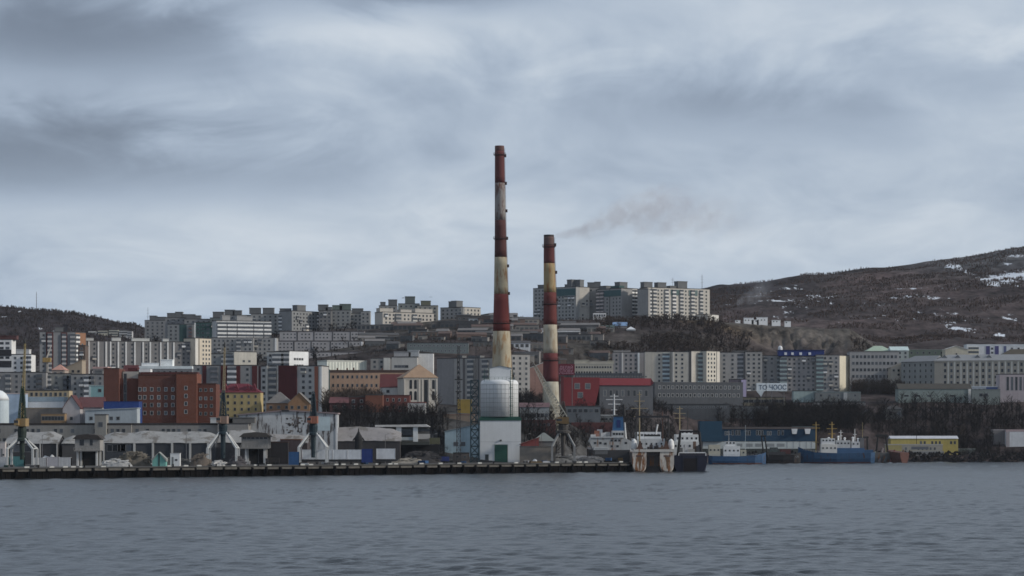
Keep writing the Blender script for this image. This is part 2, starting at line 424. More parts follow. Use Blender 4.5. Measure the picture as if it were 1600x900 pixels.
# ------------------------------------------------------------------ quay
def quay():
    dz = 4.4
    P = lambda px, off=0.0: (wx_(px, dq(px)) , dq(px)+off)
    a, b = P(-420), P(990)
    root = thing('quay', 'long low concrete quay with dark pile face along the water', 'quay', (a[0], a[1], 0), math.atan2(b[1]-a[1], b[0]-a[0]))
    L = math.hypot(b[0]-a[0], b[1]-a[1])
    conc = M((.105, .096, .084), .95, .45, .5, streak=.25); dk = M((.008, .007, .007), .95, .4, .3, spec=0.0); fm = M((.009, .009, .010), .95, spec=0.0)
    lx = lambda px: (wx_(px, dq(px)) - a[0])/math.cos(root.rotation_euler.z)
    xe = lx(880)
    MB().box(0, xe, 1.2, 62, 4.0, dz).box(xe, L, 1.2, 24, 4.0, dz).build('deck', M((.06, .058, .056), .95, .35, .2), root)
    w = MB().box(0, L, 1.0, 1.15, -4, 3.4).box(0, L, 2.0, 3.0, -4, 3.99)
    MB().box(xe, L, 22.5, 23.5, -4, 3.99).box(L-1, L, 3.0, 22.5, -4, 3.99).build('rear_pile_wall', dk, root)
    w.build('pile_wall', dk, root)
    pile = MB()
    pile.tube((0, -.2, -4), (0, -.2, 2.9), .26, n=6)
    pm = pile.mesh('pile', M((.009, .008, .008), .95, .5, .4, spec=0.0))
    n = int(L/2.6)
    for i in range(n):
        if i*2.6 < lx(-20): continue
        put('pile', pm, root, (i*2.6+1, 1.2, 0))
    seg = 6.55
    bm = MB().box(.5, seg-.5, 0, .99, 3.0, 3.85).mesh('cap_beam', conc)
    fd = MB(); fd.box(-.42, .42, -.35, .9, .9, 4.1).tube((0, -.5, 1.6), (0, -.5, 3.4), .5, n=8)
    fdm = fd.mesh('fender', fm)
    kb = MB().box(0, 2.0, 1.3, 1.9, dz+.003, dz+.55).mesh('kerb_block', M((.42, .42, .40), .9, .3, .3))
    bl = MB(); bl.lathe([(.35, dz), (.25, dz+.25), (.22, dz+.6), (.42, dz+.75), (.35, dz+.95)], 8); blm = bl.mesh('bollard', fm)
    rg = random.Random(3); i = 0
    while i*seg < L-2:
        if i*seg > lx(-20):
            put('cap_beam', bm, root, (i*seg, 0, rg.uniform(-.12, .08)))
            if rg.random() < .85: put('fender', fdm, root, (i*seg+rg.uniform(-.5, .5), rg.uniform(-.15, .2), rg.uniform(-.5, .1)))
            if rg.random() < .42: put('kerb_block', kb, root, (i*seg+.8+rg.random()*1.2, 0, 0))
            if rg.random() < .3: put('kerb_block', kb, root, (i*seg+4.0+rg.random()*.4, 0, 0))
            if i % 3 == 0: put('bollard', blm, root, (i*seg+3.4, 1.0, 0))
        i += 1
quay()

# ------------------------------------------------------------------ building kit
WINM = {}
def winmesh(w, h, style):
    key = (round(w, 2), round(h, 2), style)
    if key in WINM: return WINM[key]
    fc = {'dark': (.20, .20, .20), 'white': (.45, .45, .44), 'mid': (.30, .30, .29), 'teal': (.10, .20, .20)}[style[:4].rstrip('2') if style not in ('white', 'white2') else 'white']
    pane = glass_mid if style.endswith('2') else glass_dark
    fm = M(fc, .7); b = MB(); t = .10 if min(w, h) < 1.5 else .14
    b.box(-w/2, w/2, -.07, 0, 0, t, fm).box(-w/2, w/2, -.07, 0, h-t, h, fm)
    b.box(-w/2, -w/2+t, -.07, 0, t, h-t, fm).box(w/2-t, w/2, -.07, 0, t, h-t, fm)
    b.box(-w/2+t, w/2-t, -.025, 0, t, h-t, pane)
    WINM[key] = b.mesh('window'); return WINM[key]
BALM = {}
def balmesh(w, h, col, glz):
    key = (round(w, 2), round(h, 2), col, glz)
    if key in BALM: return BALM[key]
    b = MB(); pm = M(col, .8, .25, .5)
    b.box(-w/2, w/2, -1.1, 0, 0, .12, pm).box(-w/2, w/2, -1.1, -1.02, .12, 1.15, pm).box(-w/2, -w/2+.08, -1.02, 0, .12, 1.15, pm).box(w/2-.08, w/2, -1.02, 0, .12, 1.15, pm)
    if glz: b.box(-w/2+.06, w/2-.06, -1.0, -.9, 1.15, h-.25, glass_mid).box(-w/2, w/2, -1.05, 0, h-.25, h-.15, pm)
    else: b.box(-w/2+.2, w/2-.2, -.03, 0, .3, h-.5, glass_dark)
    BALM[key] = b.mesh('balcony'); return BALM[key]
def front_frame(px0, px1, d, d1=None, base=None):
    d1 = d if d1 is None else d1
    x0, x1 = wx_(px0, d), wx_(px1, d1)
    cx, cy = (x0+x1)/2, (d+d1)/2
    zb = g1(cx, cy) if base is None else base
    return cx, cy, zb, math.hypot(x1-x0, d1-d), math.atan2(d1-d, x1-x0)
NB = 0
def B(name, label, px0, px1, pt, d, d1=None, dep=13.0, base=None, fl=None, fh=3.0, bays=None, bw=3.3, wall=GREY, win='dark', ww=None, wh=None, roof='flat', rcol=TAR, rh=None,
      bal=(), ribs=(), hs=(), hcol=(.13, .135, .14), wx=(.03, .97), top=1.2, cat='building', group=None, side=None, nmax=300, skipwin=0.0, chim=(), band=(), rrust=None, parap=.5, ov=.35, below=6.0, glz=True, hide=None):
    """a building whose front runs from (px0,d) to (px1,d1); local x along the front, y away from the water, z up"""
    global NB
    NB += 1; rg = random.Random(NB*13+1)
    cx, cy, zb, L, rz = front_frame(px0, px1, d, d1, base)
    H = zt(pt, (d + (d if d1 is None else d1))/2) - zb
    root = thing(name, label, cat, (cx, cy, zb), rz, group)
    wm = wallm(wall); h2 = L/2
    if roof == 'flat':
        MB().box(-h2, h2, 0, dep, -below, H-parap).build('wall', wm, root)
        MB().box(-h2-ov*.3, h2+ov*.3, -ov*.3, dep+ov*.3, H-parap, H).build('roof', M(rcol, .95, .3), root)
        he = H-parap
    else:
        rh = rh or 3.0; he = H-rh; rm = M(rcol, .8, .22, .4, streak=.1, rust=rrust, rust_amt=.36, rsc=.2)
        if roof == 'ragged':    # worn gable roof: uneven ridge, patched and dented slopes
            MB().box(-h2, h2, 0, dep, -below, he).build('wall', wm, root)
            nx_, ny_ = max(12, int(L/1.6)), 11; u = np.linspace(-h2-ov, h2+ov, nx_); v = np.linspace(0, 1, ny_); U, V_ = np.meshgrid(u, v)
            prof = 1-np.abs(V_*2-1); edge = np.clip(np.minimum(U+h2+ov, h2+ov-U)/4.0, 0, 1)*.35+.65
            ZZ = he-.1 + rh*prof*edge*(1+.13*vnoise(U/7, V_*2, NB)) + .16*vnoise(U/2.3, V_*5, NB+1) + .05*vnoise(U/.9, V_*9, NB+2)
            YY = -ov+(dep+2*ov)*V_; vi = np.arange(U.size).reshape(U.shape)
            F = np.stack([vi[:-1, :-1], vi[:-1, 1:], vi[1:, 1:], vi[1:, :-1]], -1).reshape(-1, 4)
            me = grid_mesh('roof', np.stack([U, YY, ZZ], -1).reshape(-1, 3), F); me.materials.append(rm); put('roof', me, root)
            for sg in (-1, 1): MB().poly([(sg*h2*.999, 0, he), (sg*h2*.999, dep, he), (sg*h2*.999, dep/2, he+rh*.55)]).build('gable_wall', wm, root)
        if roof == 'gable':     # ridge along the front
            MB().box(-h2, h2, 0, dep, -below, he).build('wall', wm, root)
            MB().poly([(-h2-ov, -ov, he-.1), (h2+ov, -ov, he-.1), (h2+ov, dep/2, H), (-h2-ov, dep/2, H)]).poly([(h2+ov, dep+ov, he-.1), (-h2-ov, dep+ov, he-.1), (-h2-ov, dep/2, H), (h2+ov, dep/2, H)]) \
                .poly([(-h2-ov, -ov, he-.1), (-h2-ov, dep/2, H), (-h2-ov, dep+ov, he-.1)]).poly([(h2+ov, -ov, he-.1), (h2+ov, dep+ov, he-.1), (h2+ov, dep/2, H)]) \
                .poly([(-h2-ov, -ov, he-.1), (-h2-ov, dep+ov, he-.1), (h2+ov, dep+ov, he-.1), (h2+ov, -ov, he-.1)]).build('roof', rm, root)
        elif roof == 'end':     # gable end towards the water
            MB().prism([(-h2, -below), (h2, -below), (h2, he), (0, H-.25), (-h2, he)], 0, dep).build('wall', wm, root)
            r = MB()
            r.prism([(-h2-ov, he-ov*.5), (-h2-ov, he-ov*.5-.25), (0, H-.25), (0, H)], -ov, dep+ov)
            r.prism([(0, H), (0, H-.25), (h2+ov, he-ov*.5-.25), (h2+ov, he-ov*.5)], -ov, dep+ov)
            r.build('roof', rm, root)
        elif roof == 'hip':
            MB().box(-h2, h2, 0, dep, -below, he).build('wall', wm, root)
            q = min(dep/2, h2*.95); A = [(-h2-ov, -ov, he), (h2+ov, -ov, he), (h2+ov, dep+ov, he), (-h2-ov, dep+ov, he)]
            R1, R2 = (-h2+q, dep/2, H), (h2-q, dep/2, H)
            MB().poly([A[0], A[1], R2, R1]).poly([A[1], A[2], R2]).poly([A[2], A[3], R1, R2]).poly([A[3], A[0], R1]).poly([A[3], A[2], A[1], A[0]]).build('roof', rm, root)
        elif roof == 'mono':    # slopes up to the right
            MB().prism([(-h2, -below), (h2, -below), (h2, H-.3), (-h2, he-.3)], 0, dep).build('wall', wm, root)
            MB().prism([(-h2-ov, he-.3), (h2+ov, H-.3), (h2+ov, H), (-h2-ov, he)], -ov, dep+ov).build('roof', rm, root)
    occ = []
    for f0, f1, col, proj in ribs:
        x0, x1 = -h2+f0*L, -h2+f1*L; occ.append((x0-.3, x1+.3))
        MB().box(x0, x1, -proj, .05, -below+.5, he-.1 if proj < .6 else he+.4).build('wall_panel', wallm(col), root)
    for f0, f1, z0, z1, col, proj in band:   # painted or clad belt: z from the top
        MB().box(-h2+f0*L, -h2+f1*L, -proj, .05, he-z1, he-z0).build('wall_belt', wallm(col), root)
    fl = fl if fl is not None else max(1, int((H-1.5)/fh))
    balx = []
    for q in bal:
        f, w, col = q[:3]; x = -h2+f*L; balx.append((x-w/2-.2, x+w/2+.2))
        me = balmesh(w, fh, col, q[3] if len(q) > 3 else glz)
        for k in range(fl):
            z = he - top + .5 - (k+1)*fh
            if z > -1.5: put('balcony', me, root, (x, -.002, z))
    if win:
        ww = ww or min(1.7, bw*.5); wh = wh or min(1.7, fh*.55)
        nb = bays or max(1, int(L*(wx[1]-wx[0])/bw)); cnt = 0
        ms = [winmesh(ww, wh, win), winmesh(ww, wh, win), winmesh(ww, wh, win if win.endswith('2') else win+'2')]
        for k in range(fl):
            z = he - top - wh - k*fh
            if z < -1.0: break
            if hide is not None and CAMH + (z+zb-CAMH) < zt(hide, cy): break   # wholly behind nearer buildings
            for i in range(nb):
                x = -h2 + L*(wx[0] + (wx[1]-wx[0])*(i+.5)/nb)
                if any(a < x+ww/2 and x-ww/2 < b for a, b in occ+balx) or rg.random() < skipwin: continue
                if cnt >= nmax: break
                cnt += 1
                if name == 'apartment_block' and max(wall) < .45 and rg.random() < .085: put('loggia', balmesh(min(bw*.85, 2.8), fh*.95, rg.choice(((.66,.66,.66), (.5,.5,.5), (.22,.22,.23), (.5,.46,.4))), True), root, (x, -.002, z-.7)); continue
                put('window', ms[rg.randrange(3)], root, (x, -.002, z))
            if side:
                sx = h2+.002 if 'r' in side else -h2-.002; ns = max(1, int(dep/bw))
                for i in range(ns):
                    put('window', ms[rg.randrange(3)], root, (sx, dep*(i+.5)/ns, z), math.pi/2 if 'r' in side else -math.pi/2)
    for q in hs:
        f, w, h = q[:3]; x = -h2+f*L
        hb = MB().box(x-w/2, x+w/2, dep*.3, dep*.3+min(dep*.5, 6), H, H+h*.88).box(x-w/2-.2, x+w/2+.2, dep*.3-.2, dep*.3+min(dep*.5, 6)+.2, H+h*.88, H+h)
        hb.build('roof_housing', M(q[3] if len(q) > 3 else hcol, .9, .2), root)
    for f, h in chim:
        x = -h2+f*L; MB().box(x-.4, x+.4, dep*.45, dep*.45+.8, H-1.5, H+h).build('chimney', M((.16, .07, .05), .9), root)
    root['_L'] = L; root['_H'] = H
    return root

# ---- far left horizon and slope
g = 'tower blocks along the hilltop skyline'
B('apartment_block', 'pale grey slab at the low left end of the skyline ridge', 226, 266, 500, 2050, fl=5, bw=4, hs=[(.3,6,4),(.62,8,3)], wall=(.22,.22,.225), group=g)
B('apartment_block', 'grey skyline slab with two clustered roof housings', 258, 292, 496, 2010, fl=6, bw=4, hs=[(.25,7,4),(.6,6,5),(.85,4,3)], wall=(.23,.23,.235), group=g)
B('apartment_block', 'grey skyline slab behind the dark green netted block', 288, 332, 498, 2000, fl=5, bw=4, hs=[(.2,7,4),(.45,5,3)], wall=(.24,.24,.24), group=g)
B('apartment_block', 'tall dark skyline tower just left of the white balcony slab', 328, 352, 496, 1990, fl=6, bw=3.6, hs=[(.5,9,5)], wall=(.13,.16,.16), group=g)
B('apartment_block', 'dark roofed skyline block behind the left white balconies', 350, 376, 492, 1960, fl=5, bw=3.6, hs=[(.3,8,4.5),(.75,7,4)], wall=(.22,.22,.22), group=g)
B('apartment_block', 'pale beige skyline block behind the white balconies', 374, 396, 492, 1960, fl=5, bw=3.6, hs=[], wall=(.36,.35,.32), group=g)
B('apartment_block', 'grey skyline tower with two square roof housings', 392, 436, 490, 1950, fl=6, bw=3.6, hs=[(.12,9,5),(.6,9,5)], wall=(.27,.27,.265), group=g)
B('apartment_block', 'skyline tower with bright white loggia column', 432, 458, 490, 1940, fl=7, bw=3.6, bal=[(.25,3.6,(.6,.6,.6)),(.5,3.0,(.5,.5,.5))], hs=[(.5,9,4.5)], wall=(.30,.29,.275), group=g)
B('apartment_block', 'long plain grey skyline tower with wide dark roof', 456, 498, 486, 1930, d1=1950, fl=9, bw=3.2, hs=[(.5,9,5)], wall=(.21,.215,.22), rcol=(.05,.05,.055), group=g, dep=16, bal=[(.97,2.0,(.7,.7,.7))])
B('apartment_block', 'brownish skyline tower between two plain grey towers', 498, 518, 485, 1940, fl=9, bw=3.2, hs=[(.3,8,5),(.75,5,3)], wall=(.19,.185,.185), group=g)
B('apartment_block', 'dark grey skyline tower with green tinted roof housings', 517, 548, 484, 1945, fl=9, bw=3.2, hs=[(.3,8,4,(.13,.17,.15)),(.7,9,5,(.12,.16,.14))], wall=(.215,.22,.22), group=g)
B('apartment_block', 'cream edged skyline tower at the end of the left ridge', 546, 566, 489, 1950, fl=8, bw=3.2, hs=[(.6,9,4)], wall=(.32,.305,.28), group=g)
B('apartment_block', 'narrow grey skyline tower beside the cream edged one', 564, 578, 486, 1945, fl=8, bw=3.2, hs=[], wall=(.24,.24,.24), group=g)
B('apartment_block', 'slab wrapped in dark green netting with a white corner post', 304, 338, 503, 1850, d1=1850, fl=7, bw=3.6, ww=2.4, wall=(.028,.075,.072), win='teal', ribs=[(0,.05,WHITE,.3)], group='slope housing')
B('apartment_block', 'grey slab with dark green netted right half', 262, 303, 506, 1880, fl=6, bw=3.6, wall=(.22,.23,.235), ribs=[(.45,.72,(.035,.085,.085),.1)], bal=[(.86,2.6,(.15,.09,.09))], group='slope housing')
B('apartment_block', 'bright slab with five stacks of white balconies on the slope', 338, 424, 501, 1800, d1=1815, fl=9, bw=3.6, wall=(.40,.40,.40), bal=[(.10,7,WHITE),(.28,7,WHITE),(.46,7,WHITE),(.60,5.5,WHITE),(.76,7,WHITE),(.93,5.5,WHITE)], hs=[(.2,6,4),(.48,7,4),(.62,5,3.4)], hcol=(.3,.3,.3), group='slope housing')
g = 'terraced panel rows on the slope'
for k, (a, b, t, dd) in enumerate(((437, 569, 517, 1800), (431, 567, 532, 1760), (438, 566, 549, 1715))):
    B('panel_row', ['uppermost of three stacked long grey panel rows on the slope', 'middle one of three stacked long grey panel rows on the slope', 'lowest of three stacked long grey panel rows on the slope'][k], a, b, t, dd, fl=[4, 4, 3][k], bw=2.7, fh=2.6, ww=1.2, wh=1.0, wall=(.36,.34,.345), cat='apartment block', rcol=(.10,.09,.095), ribs=[(.20,.215,(.06,.06,.065),.1),(.40,.412,(.06,.06,.065),.1),(.62,.632,(.06,.06,.065),.1),(.83,.842,(.06,.06,.065),.1)]+([(.98,1.0,WHITE,.2)] if k == 1 else []), below=14, parap=.8, nmax=200, group=g)
B('apartment_block', 'long dull grey five storey block under the white balcony slab', 330, 396, 527, 1720, fl=6, bw=3.0, wall=(.25,.25,.25), group='slope housing', bal=[(.65,3,(.4,.4,.4))])
B('apartment_block', 'grey block with white corner rib under the balcony slab', 395, 432, 527, 1725, fl=6, bw=3.0, wall=(.29,.285,.28), group='slope housing', ribs=[(.93,1,WHITE,.2)])
B('apartment_block', 'sunlit cream tower slab with a narrow white edge', 305, 330, 528, 1656, d1=1667, fl=13, bw=2.6, wall=(.60,.52,.40), win='mid', dep=12, side='r', ribs=[(.0,.16,(.62,.60,.55),.2),(.2,.27,(.2,.19,.18),.05)], group='slope housing')
gs = (.62, .62, .61)
B('apartment_block', 'long dark grey slab with a dozen pale vertical ribs', 131, 303, 533, 1640, d1=1660, fl=11, bw=3.2, wall=(.185,.18,.182), dep=14, ribs=[(q-.006, q+.007, gs, .5) for q in (.045,.13,.2,.24,.31,.38,.46,.535,.60,.695,.76,.815)], hs=[(.06,5,2),(.30,6,2.4),(.52,12,2.2),(.75,4,2)], hcol=(.5,.5,.48), group='slope housing', nmax=280)
B('apartment_block', 'tall tower with two dark red stripes and a small roof dome', 62, 118, 518, 1618, d1=1622, fl=13, bw=3.2, wall=(.21,.215,.225), ribs=[(.18,.38,MAROON,.3),(.60,.77,MAROON,.3)], bal=[(.28,3,(.4,.38,.38)),(.68,3,(.4,.38,.38)),(.92,3.5,(.3,.3,.31))], hs=[(.55,6,3),(.72,3,5,(.03,.03,.04))], group='slope housing')
B('apartment_block', 'narrow tower with white corner balconies and orange brown end wall', 117, 134, 519, 1626, d1=1634, fl=11, bw=3.0, wall=(.36,.17,.085), bal=[(.14,2.2,WHITE),(.28,2.0,WHITE)], wx=(.4,.98), dep=8, group='slope housing', nmax=60, skipwin=.7)
B('apartment_block', 'narrow brown block against the end of the ribbed slab', 122, 133, 539, 1590, fl=9, bw=3, wall=(.12,.085,.07), group='slope housing')
B('office_block', 'white modern block with dark glass floors at the far left', -40, 18, 530, 1500, fl=4, bw=3.4, ww=2.6, wall=(.62,.62,.62), band=[(0,1,6,10,(.03,.033,.04),.2),(0,1,13,17,(.03,.033,.04),.2)], hs=[(.8,14,2.5,(.12,.05,.05))], cat='office block')
B('office_block', 'white cube block with a rounded corner window behind the crane jib', 18, 49, 553, 1480, fl=6, bw=3.0, wall=(.58,.58,.58), bal=[(.72,3,(.7,.7,.7)),(.9,2.4,(.7,.7,.7))], hs=[(.5,8,3,(.5,.5,.5))], cat='office block')
B('apartment_block', 'dull grey five storey block under the white cube', -30, 72, 581, 1350, fl=6, bw=3.2, wall=(.235,.23,.232), bal=[(.42,3,(.3,.3,.3)),(.9,3.2,(.08,.08,.085))], group='mid slope housing')
B('apartment_block', 'greenish grey block with one dark loggia column', 73, 112, 583, 1355, fl=6, bw=3.2, wall=(.235,.235,.222), bal=[(.05,3.5,(.45,.45,.46)),(.78,3.4,(.07,.075,.085)),(.9,2.4,(.12,.14,.17))], group='mid slope housing')
B('apartment_block', 'grey block left of the red brick tower', 111, 163, 584, 1345, fl=6, bw=3.0, wall=(.24,.238,.24), bal=[(.5,4,(.62,.62,.63)),(.62,3,(.2,.2,.2))], group='mid slope housing', hs=[(.8,4,2)])
B('house', 'small house with salmon pink roof behind the grey blocks', 81, 101, 569, 1420, roof='hip', rh=3.4, rcol=(.52,.25,.19), wall=(.38,.30,.25), fl=3, cat='house')
B('house', 'sand coloured stepped house with a red lean-to', 100, 128, 562, 1450, roof='mono', rh=5, rcol=(.34,.27,.2), wall=(.36,.29,.21), fl=3, cat='house', band=[(.35,.7,4,9,(.22,.03,.035),.6)])
B('hall', 'flat hall with pale pink roof edge behind the brick tower', 145, 168, 573, 1430, fl=3, wall=(.2,.19,.19), rcol=(.55,.34,.31), parap=1.2, cat='hall')
B('hall', 'low hall with maroon roof behind the brick block', 192, 213, 570, 1380, roof='gable', rh=4, rcol=MAROON, wall=(.34,.31,.27), fl=3, cat='hall')
B('office_block', 'flat dark building under a long white roof edge', 214, 300, 572, 1400, fl=5, bw=3.2, wall=(.16,.165,.18), rcol=(.60,.66,.68), parap=1.6, hs=[(.52,7,4,(.68,.7,.7)),(.22,10,2,(.7,.7,.7))], band=[(0,.25,2,5,(.6,.62,.64),.3)], cat='office block')
B('apartment_block', 'grey block with dark red pillars above the crimson roof', 302, 404, 570, 1330, fl=7, bw=3.2, wall=(.215,.215,.22), ribs=[(.14,.2,MAROON,.2),(.42,.52,MAROON,.2),(.66,.72,MAROON,.2),(.9,.98,MAROON,.2)], bal=[(.32,4,(.15,.15,.17)),(.59,5,(.55,.55,.57))], group='mid slope housing')
B('apartment_block', 'cream gabled block with a few windows on the mid slope', 366, 401, 549, 1508, d1=1516, roof='flat', fl=3, bw=3.4, wx=(.3,.8), wall=(.44,.42,.37), wh=1.4, top=5, group='mid slope housing')
B('apartment_block', 'dark grey block attached left of the cream one', 330, 367, 552, 1510, fl=5, bw=3.2, wall=(.23,.24,.24), bal=[(.7,8,(.38,.39,.4))], group='mid slope housing')
B('apartment_block', 'bright white cubic block with six small windows', 451, 482, 548, 1486, d1=1497, fl=2, bays=4, wx=(.25,.75), wh=1.5, top=4, fh=4, wall=(.66,.67,.68), group='mid slope housing', dep=14)
B('apartment_block', 'grey block with balconies beside the white cubic one', 417, 452, 549, 1485, fl=5, bw=3, wall=(.33,.34,.34), bal=[(.5,7,(.5,.5,.51)),(.82,5,(.42,.42,.43))], group='mid slope housing')
B('hall', 'long low cream white hall with ribbed wall', 511, 573, 563, 1450, d1=1464, fl=0, wall=(.68,.70,.62), ribs=[(q, q+.008, (.5,.52,.46), .25) for q in np.arange(.05, 1, .075)], rcol=(.45,.46,.42), win=None, cat='hall', parap=.9)
B('shed', 'flat grey shed with a bright white box beside it', 579, 613, 559, 1460, fl=2, wall=(.26,.25,.24), ribs=[(.6,.9,(.55,.54,.5),.6)], cat='shed')

# ---- apartment house with maroon stacks, and neighbours in front
B('apartment_block', 'white apartment house with maroon balcony bay and orange edge stripe', 404, 503, 571, 1250, d1=1244, fl=9, fh=3.0, bw=3.4, wall=(.40,.39,.38), win='mid', ribs=[(0,.035,(.08,.03,.035),.5),(.125,.15,(.5,.48,.44),.6),(.295,.32,(.5,.48,.44),.6),(.32,.61,MAROON,.9),(.885,.94,(.42,.13,.07),.3),(.965,1,WHITE,.4)], bal=[(.225,4.2,(.32,.30,.28))], dep=14)
r_ = MB()
B('pipe_tower', 'narrow teal stair tower beside the peach building', 503, 514, 577, 1260, win=None, wall=(.06,.14,.14), cat='tower', dep=6)
B('school', 'long peach building with rows of small windows and brown roof edge', 513, 641, 578, 1290, fl=3, bw=2.55, fh=4.6, ww=1.15, wh=1.7, top=1.5, wall=(.56,.34,.215), rcol=(.10,.06,.05), dep=13, parap=1.4, cat='building', chim=[(.1,1.2),(.22,1.2),(.3,1.4),(.65,1.2)])
B('house', 'white gabled house with a wide red roof', 594, 640, 584, 1235, roof='gable', rh=7.0, dep=14, rcol=(.14,.03,.033), wall=(.50,.49,.47), fl=2, bw=5, cat='house', skipwin=.3)
B('brick_house', 'long low red brick house with two rows of white windows', 571, 640, 617, 1190, fl=3, bw=2.6, fh=3.9, ww=1.1, wh=1.5, win='white', wall=(.20,.06,.05), rcol=(.12,.04,.04), cat='house', band=[(.05,.3,-.2,1.2,(.55,.38,.06),.3)])
B('brick_house', 'plain brick gable wall between two low brick houses', 571, 598, 616, 1180, fl=1, bays=1, wall=(.24,.085,.05), win=None, cat='house', dep=8)
B('brick_house', 'dark brick house with white framed windows left of the plain gable', 545, 572, 619, 1185, fl=3, bw=3, win='white', wall=(.12,.042,.038), cat='house', dep=9)
B('house', 'low dark red house with a pink ridge', 515, 546, 620, 1200, roof='gable', rh=3, rcol=(.16,.055,.06), wall=(.11,.045,.045), fl=2, win='white2', cat='house')
B('brick_house', 'small white walled annex under the pyramid roof tower', 637, 665, 628, 1180, fl=1, win=None, wall=(.42,.41,.40), rcol=(.25,.08,.07), cat='house', dep=8)
B('house', 'orange plastered gabled house below the maroon stacks', 450, 484, 613, 1150, roof='end', rh=5.2, rcol=(.16,.145,.135), wall=(.36,.19,.085), fl=3, bw=3, dep=14, cat='house', skipwin=.2)
B('house', 'orange house wing under a grey hipped roof', 416, 455, 612, 1158, roof='hip', rh=5.5, rcol=(.15,.14,.135), wall=(.33,.18,.09), fl=3, bw=3, dep=12, cat='house')
yr = B('town_house', 'yellow four storey house under a crimson metal roof', 338, 407, 599, 1165, roof='hip', rh=4.4, rcol=(.18,.018,.036), wall=(.50,.38,.15), fl=4, fh=3.1, bw=2.9, ww=1.1, wh=1.5, win='dark', dep=13, cat='house')
for f in (-.30, -.05, .22, .36):
    MB().prism([(f*21-1.3, yr['_H']-3.6), (f*21+1.3, yr['_H']-3.6), (f*21, yr['_H']-.4+abs(f))], .8, 4).build('dormer', M((.20,.022,.042), .7), yr)
# big brick block: one thing with tower, recess, main part and wing
def brick_block():
    d = 1120; s = d/FPX
    cx, cy, zb, L, rz = front_frame(162, 337, d)
    root = thing('brick_block', 'big red brown brick block with a taller blind tower at its end', 'building', (cx, cy, zb), rz)
    q = lambda px: (px-249.5)*s
    z = lambda py: zt(py, d)-zb
    bm = M(BRICK, .92, .2, .3, streak=.12); bm2 = M((.16, .05, .032), .92, .2, .3, streak=.12)
    MB().box(q(162), q(186), 0, 18, -5, z(576)).build('tower', bm, root)
    MB().box(q(186), q(216), 3, 18, -5, z(591)).build('recess_wall', bm2, root)
    w = MB().box(q(216), q(276), 0.2, 18, -5, z(586)).build('wall', bm, root)
    MB().box(q(276), q(308), -1.2, 16, -5, z(584)).build('wall', M((.225, .07, .038), .92, .2, .3, streak=.12), root)
    MB().box(q(308), q(337), 1.0, 16, -5, z(600)).build('wing', bm2, root)
    MB().box(q(216)+.3, q(308)-.3, 4, 12, z(585.5), z(581)).build('penthouse', M((.12, .03, .028), .9), root)
    MB().box(q(188), q(212), 7, 15, z(591)+.002, z(580)).build('penthouse', M((.40, .38, .34), .9), root)
    MB().box(q(213), q(231), 8, 14, z(581), z(576)).build('roof_housing', M((.62, .63, .64), .8), root)
    MB().box(q(195), q(210), 9, 14, z(580), z(574)).build('roof_housing', M(MAROON, .8), root)
    for (a, b) in ((162, 186), (216, 276), (276, 308), (308, 337)):
        zz = z({162: 576, 216: 586, 276: 584, 308: 600}[a]); y0 = {162: 0, 216: .2, 276: -1.2, 308: 1.0}[a]
        MB().box(q(a)-.1, q(b)+.1 if b in (186, 337) else q(b)-.02, y0-.15, y0+.5, zz+.002, zz+.35).build('coping', M((.10, .045, .035), .9), root)
    wm = [winmesh(1.5, 1.9, 'white'), winmesh(1.5, 1.9, 'white2'), winmesh(1.5, 1.9, 'mid')]
    rg = random.Random(4)
    for py in (611.5, 624, 636, 648.5):
        for px in (214.5+4, 226, 237, 248, 259, 270): put('window', wm[rg.randrange(3)], root, (q(px), .198, z(py)))
        put('window', wm[rg.randrange(3)], root, (q(291), -1.202, z(py-2)))
    for py, y in ((612, 1), (625, 1), (637, 1), (649, 1)):
        for px in (313, 321, 330): put('window', winmesh(1.3, 1.6, 'mid' if rg.random() < .6 else 'white2'), root, (q(px), .998, z(py)))
    for py in (600, 615, 630): put('window', winmesh(1.6, 5, 'dark'), root, (q(194), 2.998, z(py)))
brick_block()
B('hoarding', 'bright cobalt blue clad hall in front of the brick block', 162, 217, 627, 1100, fl=0, win=None, wall=BLUE, rcol=(.01,.03,.14), cat='hall', dep=10, parap=.2)
B('workshop', 'pale grey blue workshop below the cobalt blue hall', 133, 214, 637, 1092, fl=1, bays=5, wx=(.05,.7), ww=1.6, top=3, wall=(.33,.38,.42), rcol=(.36,.40,.42), roof='mono', rh=1.0, cat='workshop', dep=9, skipwin=.35)
B('workshop', 'grey gabled workshop with a steep maroon roof', 98, 125, 617, 1105, roof='end', rh=6.0, rcol=(.12,.035,.038), wall=(.36,.34,.35), fl=1, bays=1, ww=1.4, top=4, cat='workshop', dep=12)
B('workshop', 'low house with two pink red roof slopes beside the maroon gable', 122, 160, 620, 1112, roof='gable', rh=4.8, rcol=(.15,.055,.06), wall=(.33,.32,.33), fl=1, cat='workshop', dep=12, win=None)
B('garage', 'white and pale blue garage range with a long row of dark windows', 37, 99, 620, 1125, fl=2, bw=3.3, fh=5.2, ww=2.4, wh=1.2, top=3.6, wall=(.58,.60,.62), rcol=(.28,.36,.42), parap=2.2, cat='garage', dep=11)
B('office_block', 'cream terrace with a row of square dark windows', 36, 108, 609, 1160, fl=1, bw=2.3, ww=1.3, wh=1.8, top=.8, wall=(.50,.38,.22), cat='building', dep=9)
B('hall', 'pale turquoise hall behind the maroon gable', 139, 162, 602, 1150, fl=1, bays=2, wall=(.22,.42,.44), rcol=(.3,.42,.44), cat='hall', ribs=[(.0,.12,(.4,.5,.52),.2)])
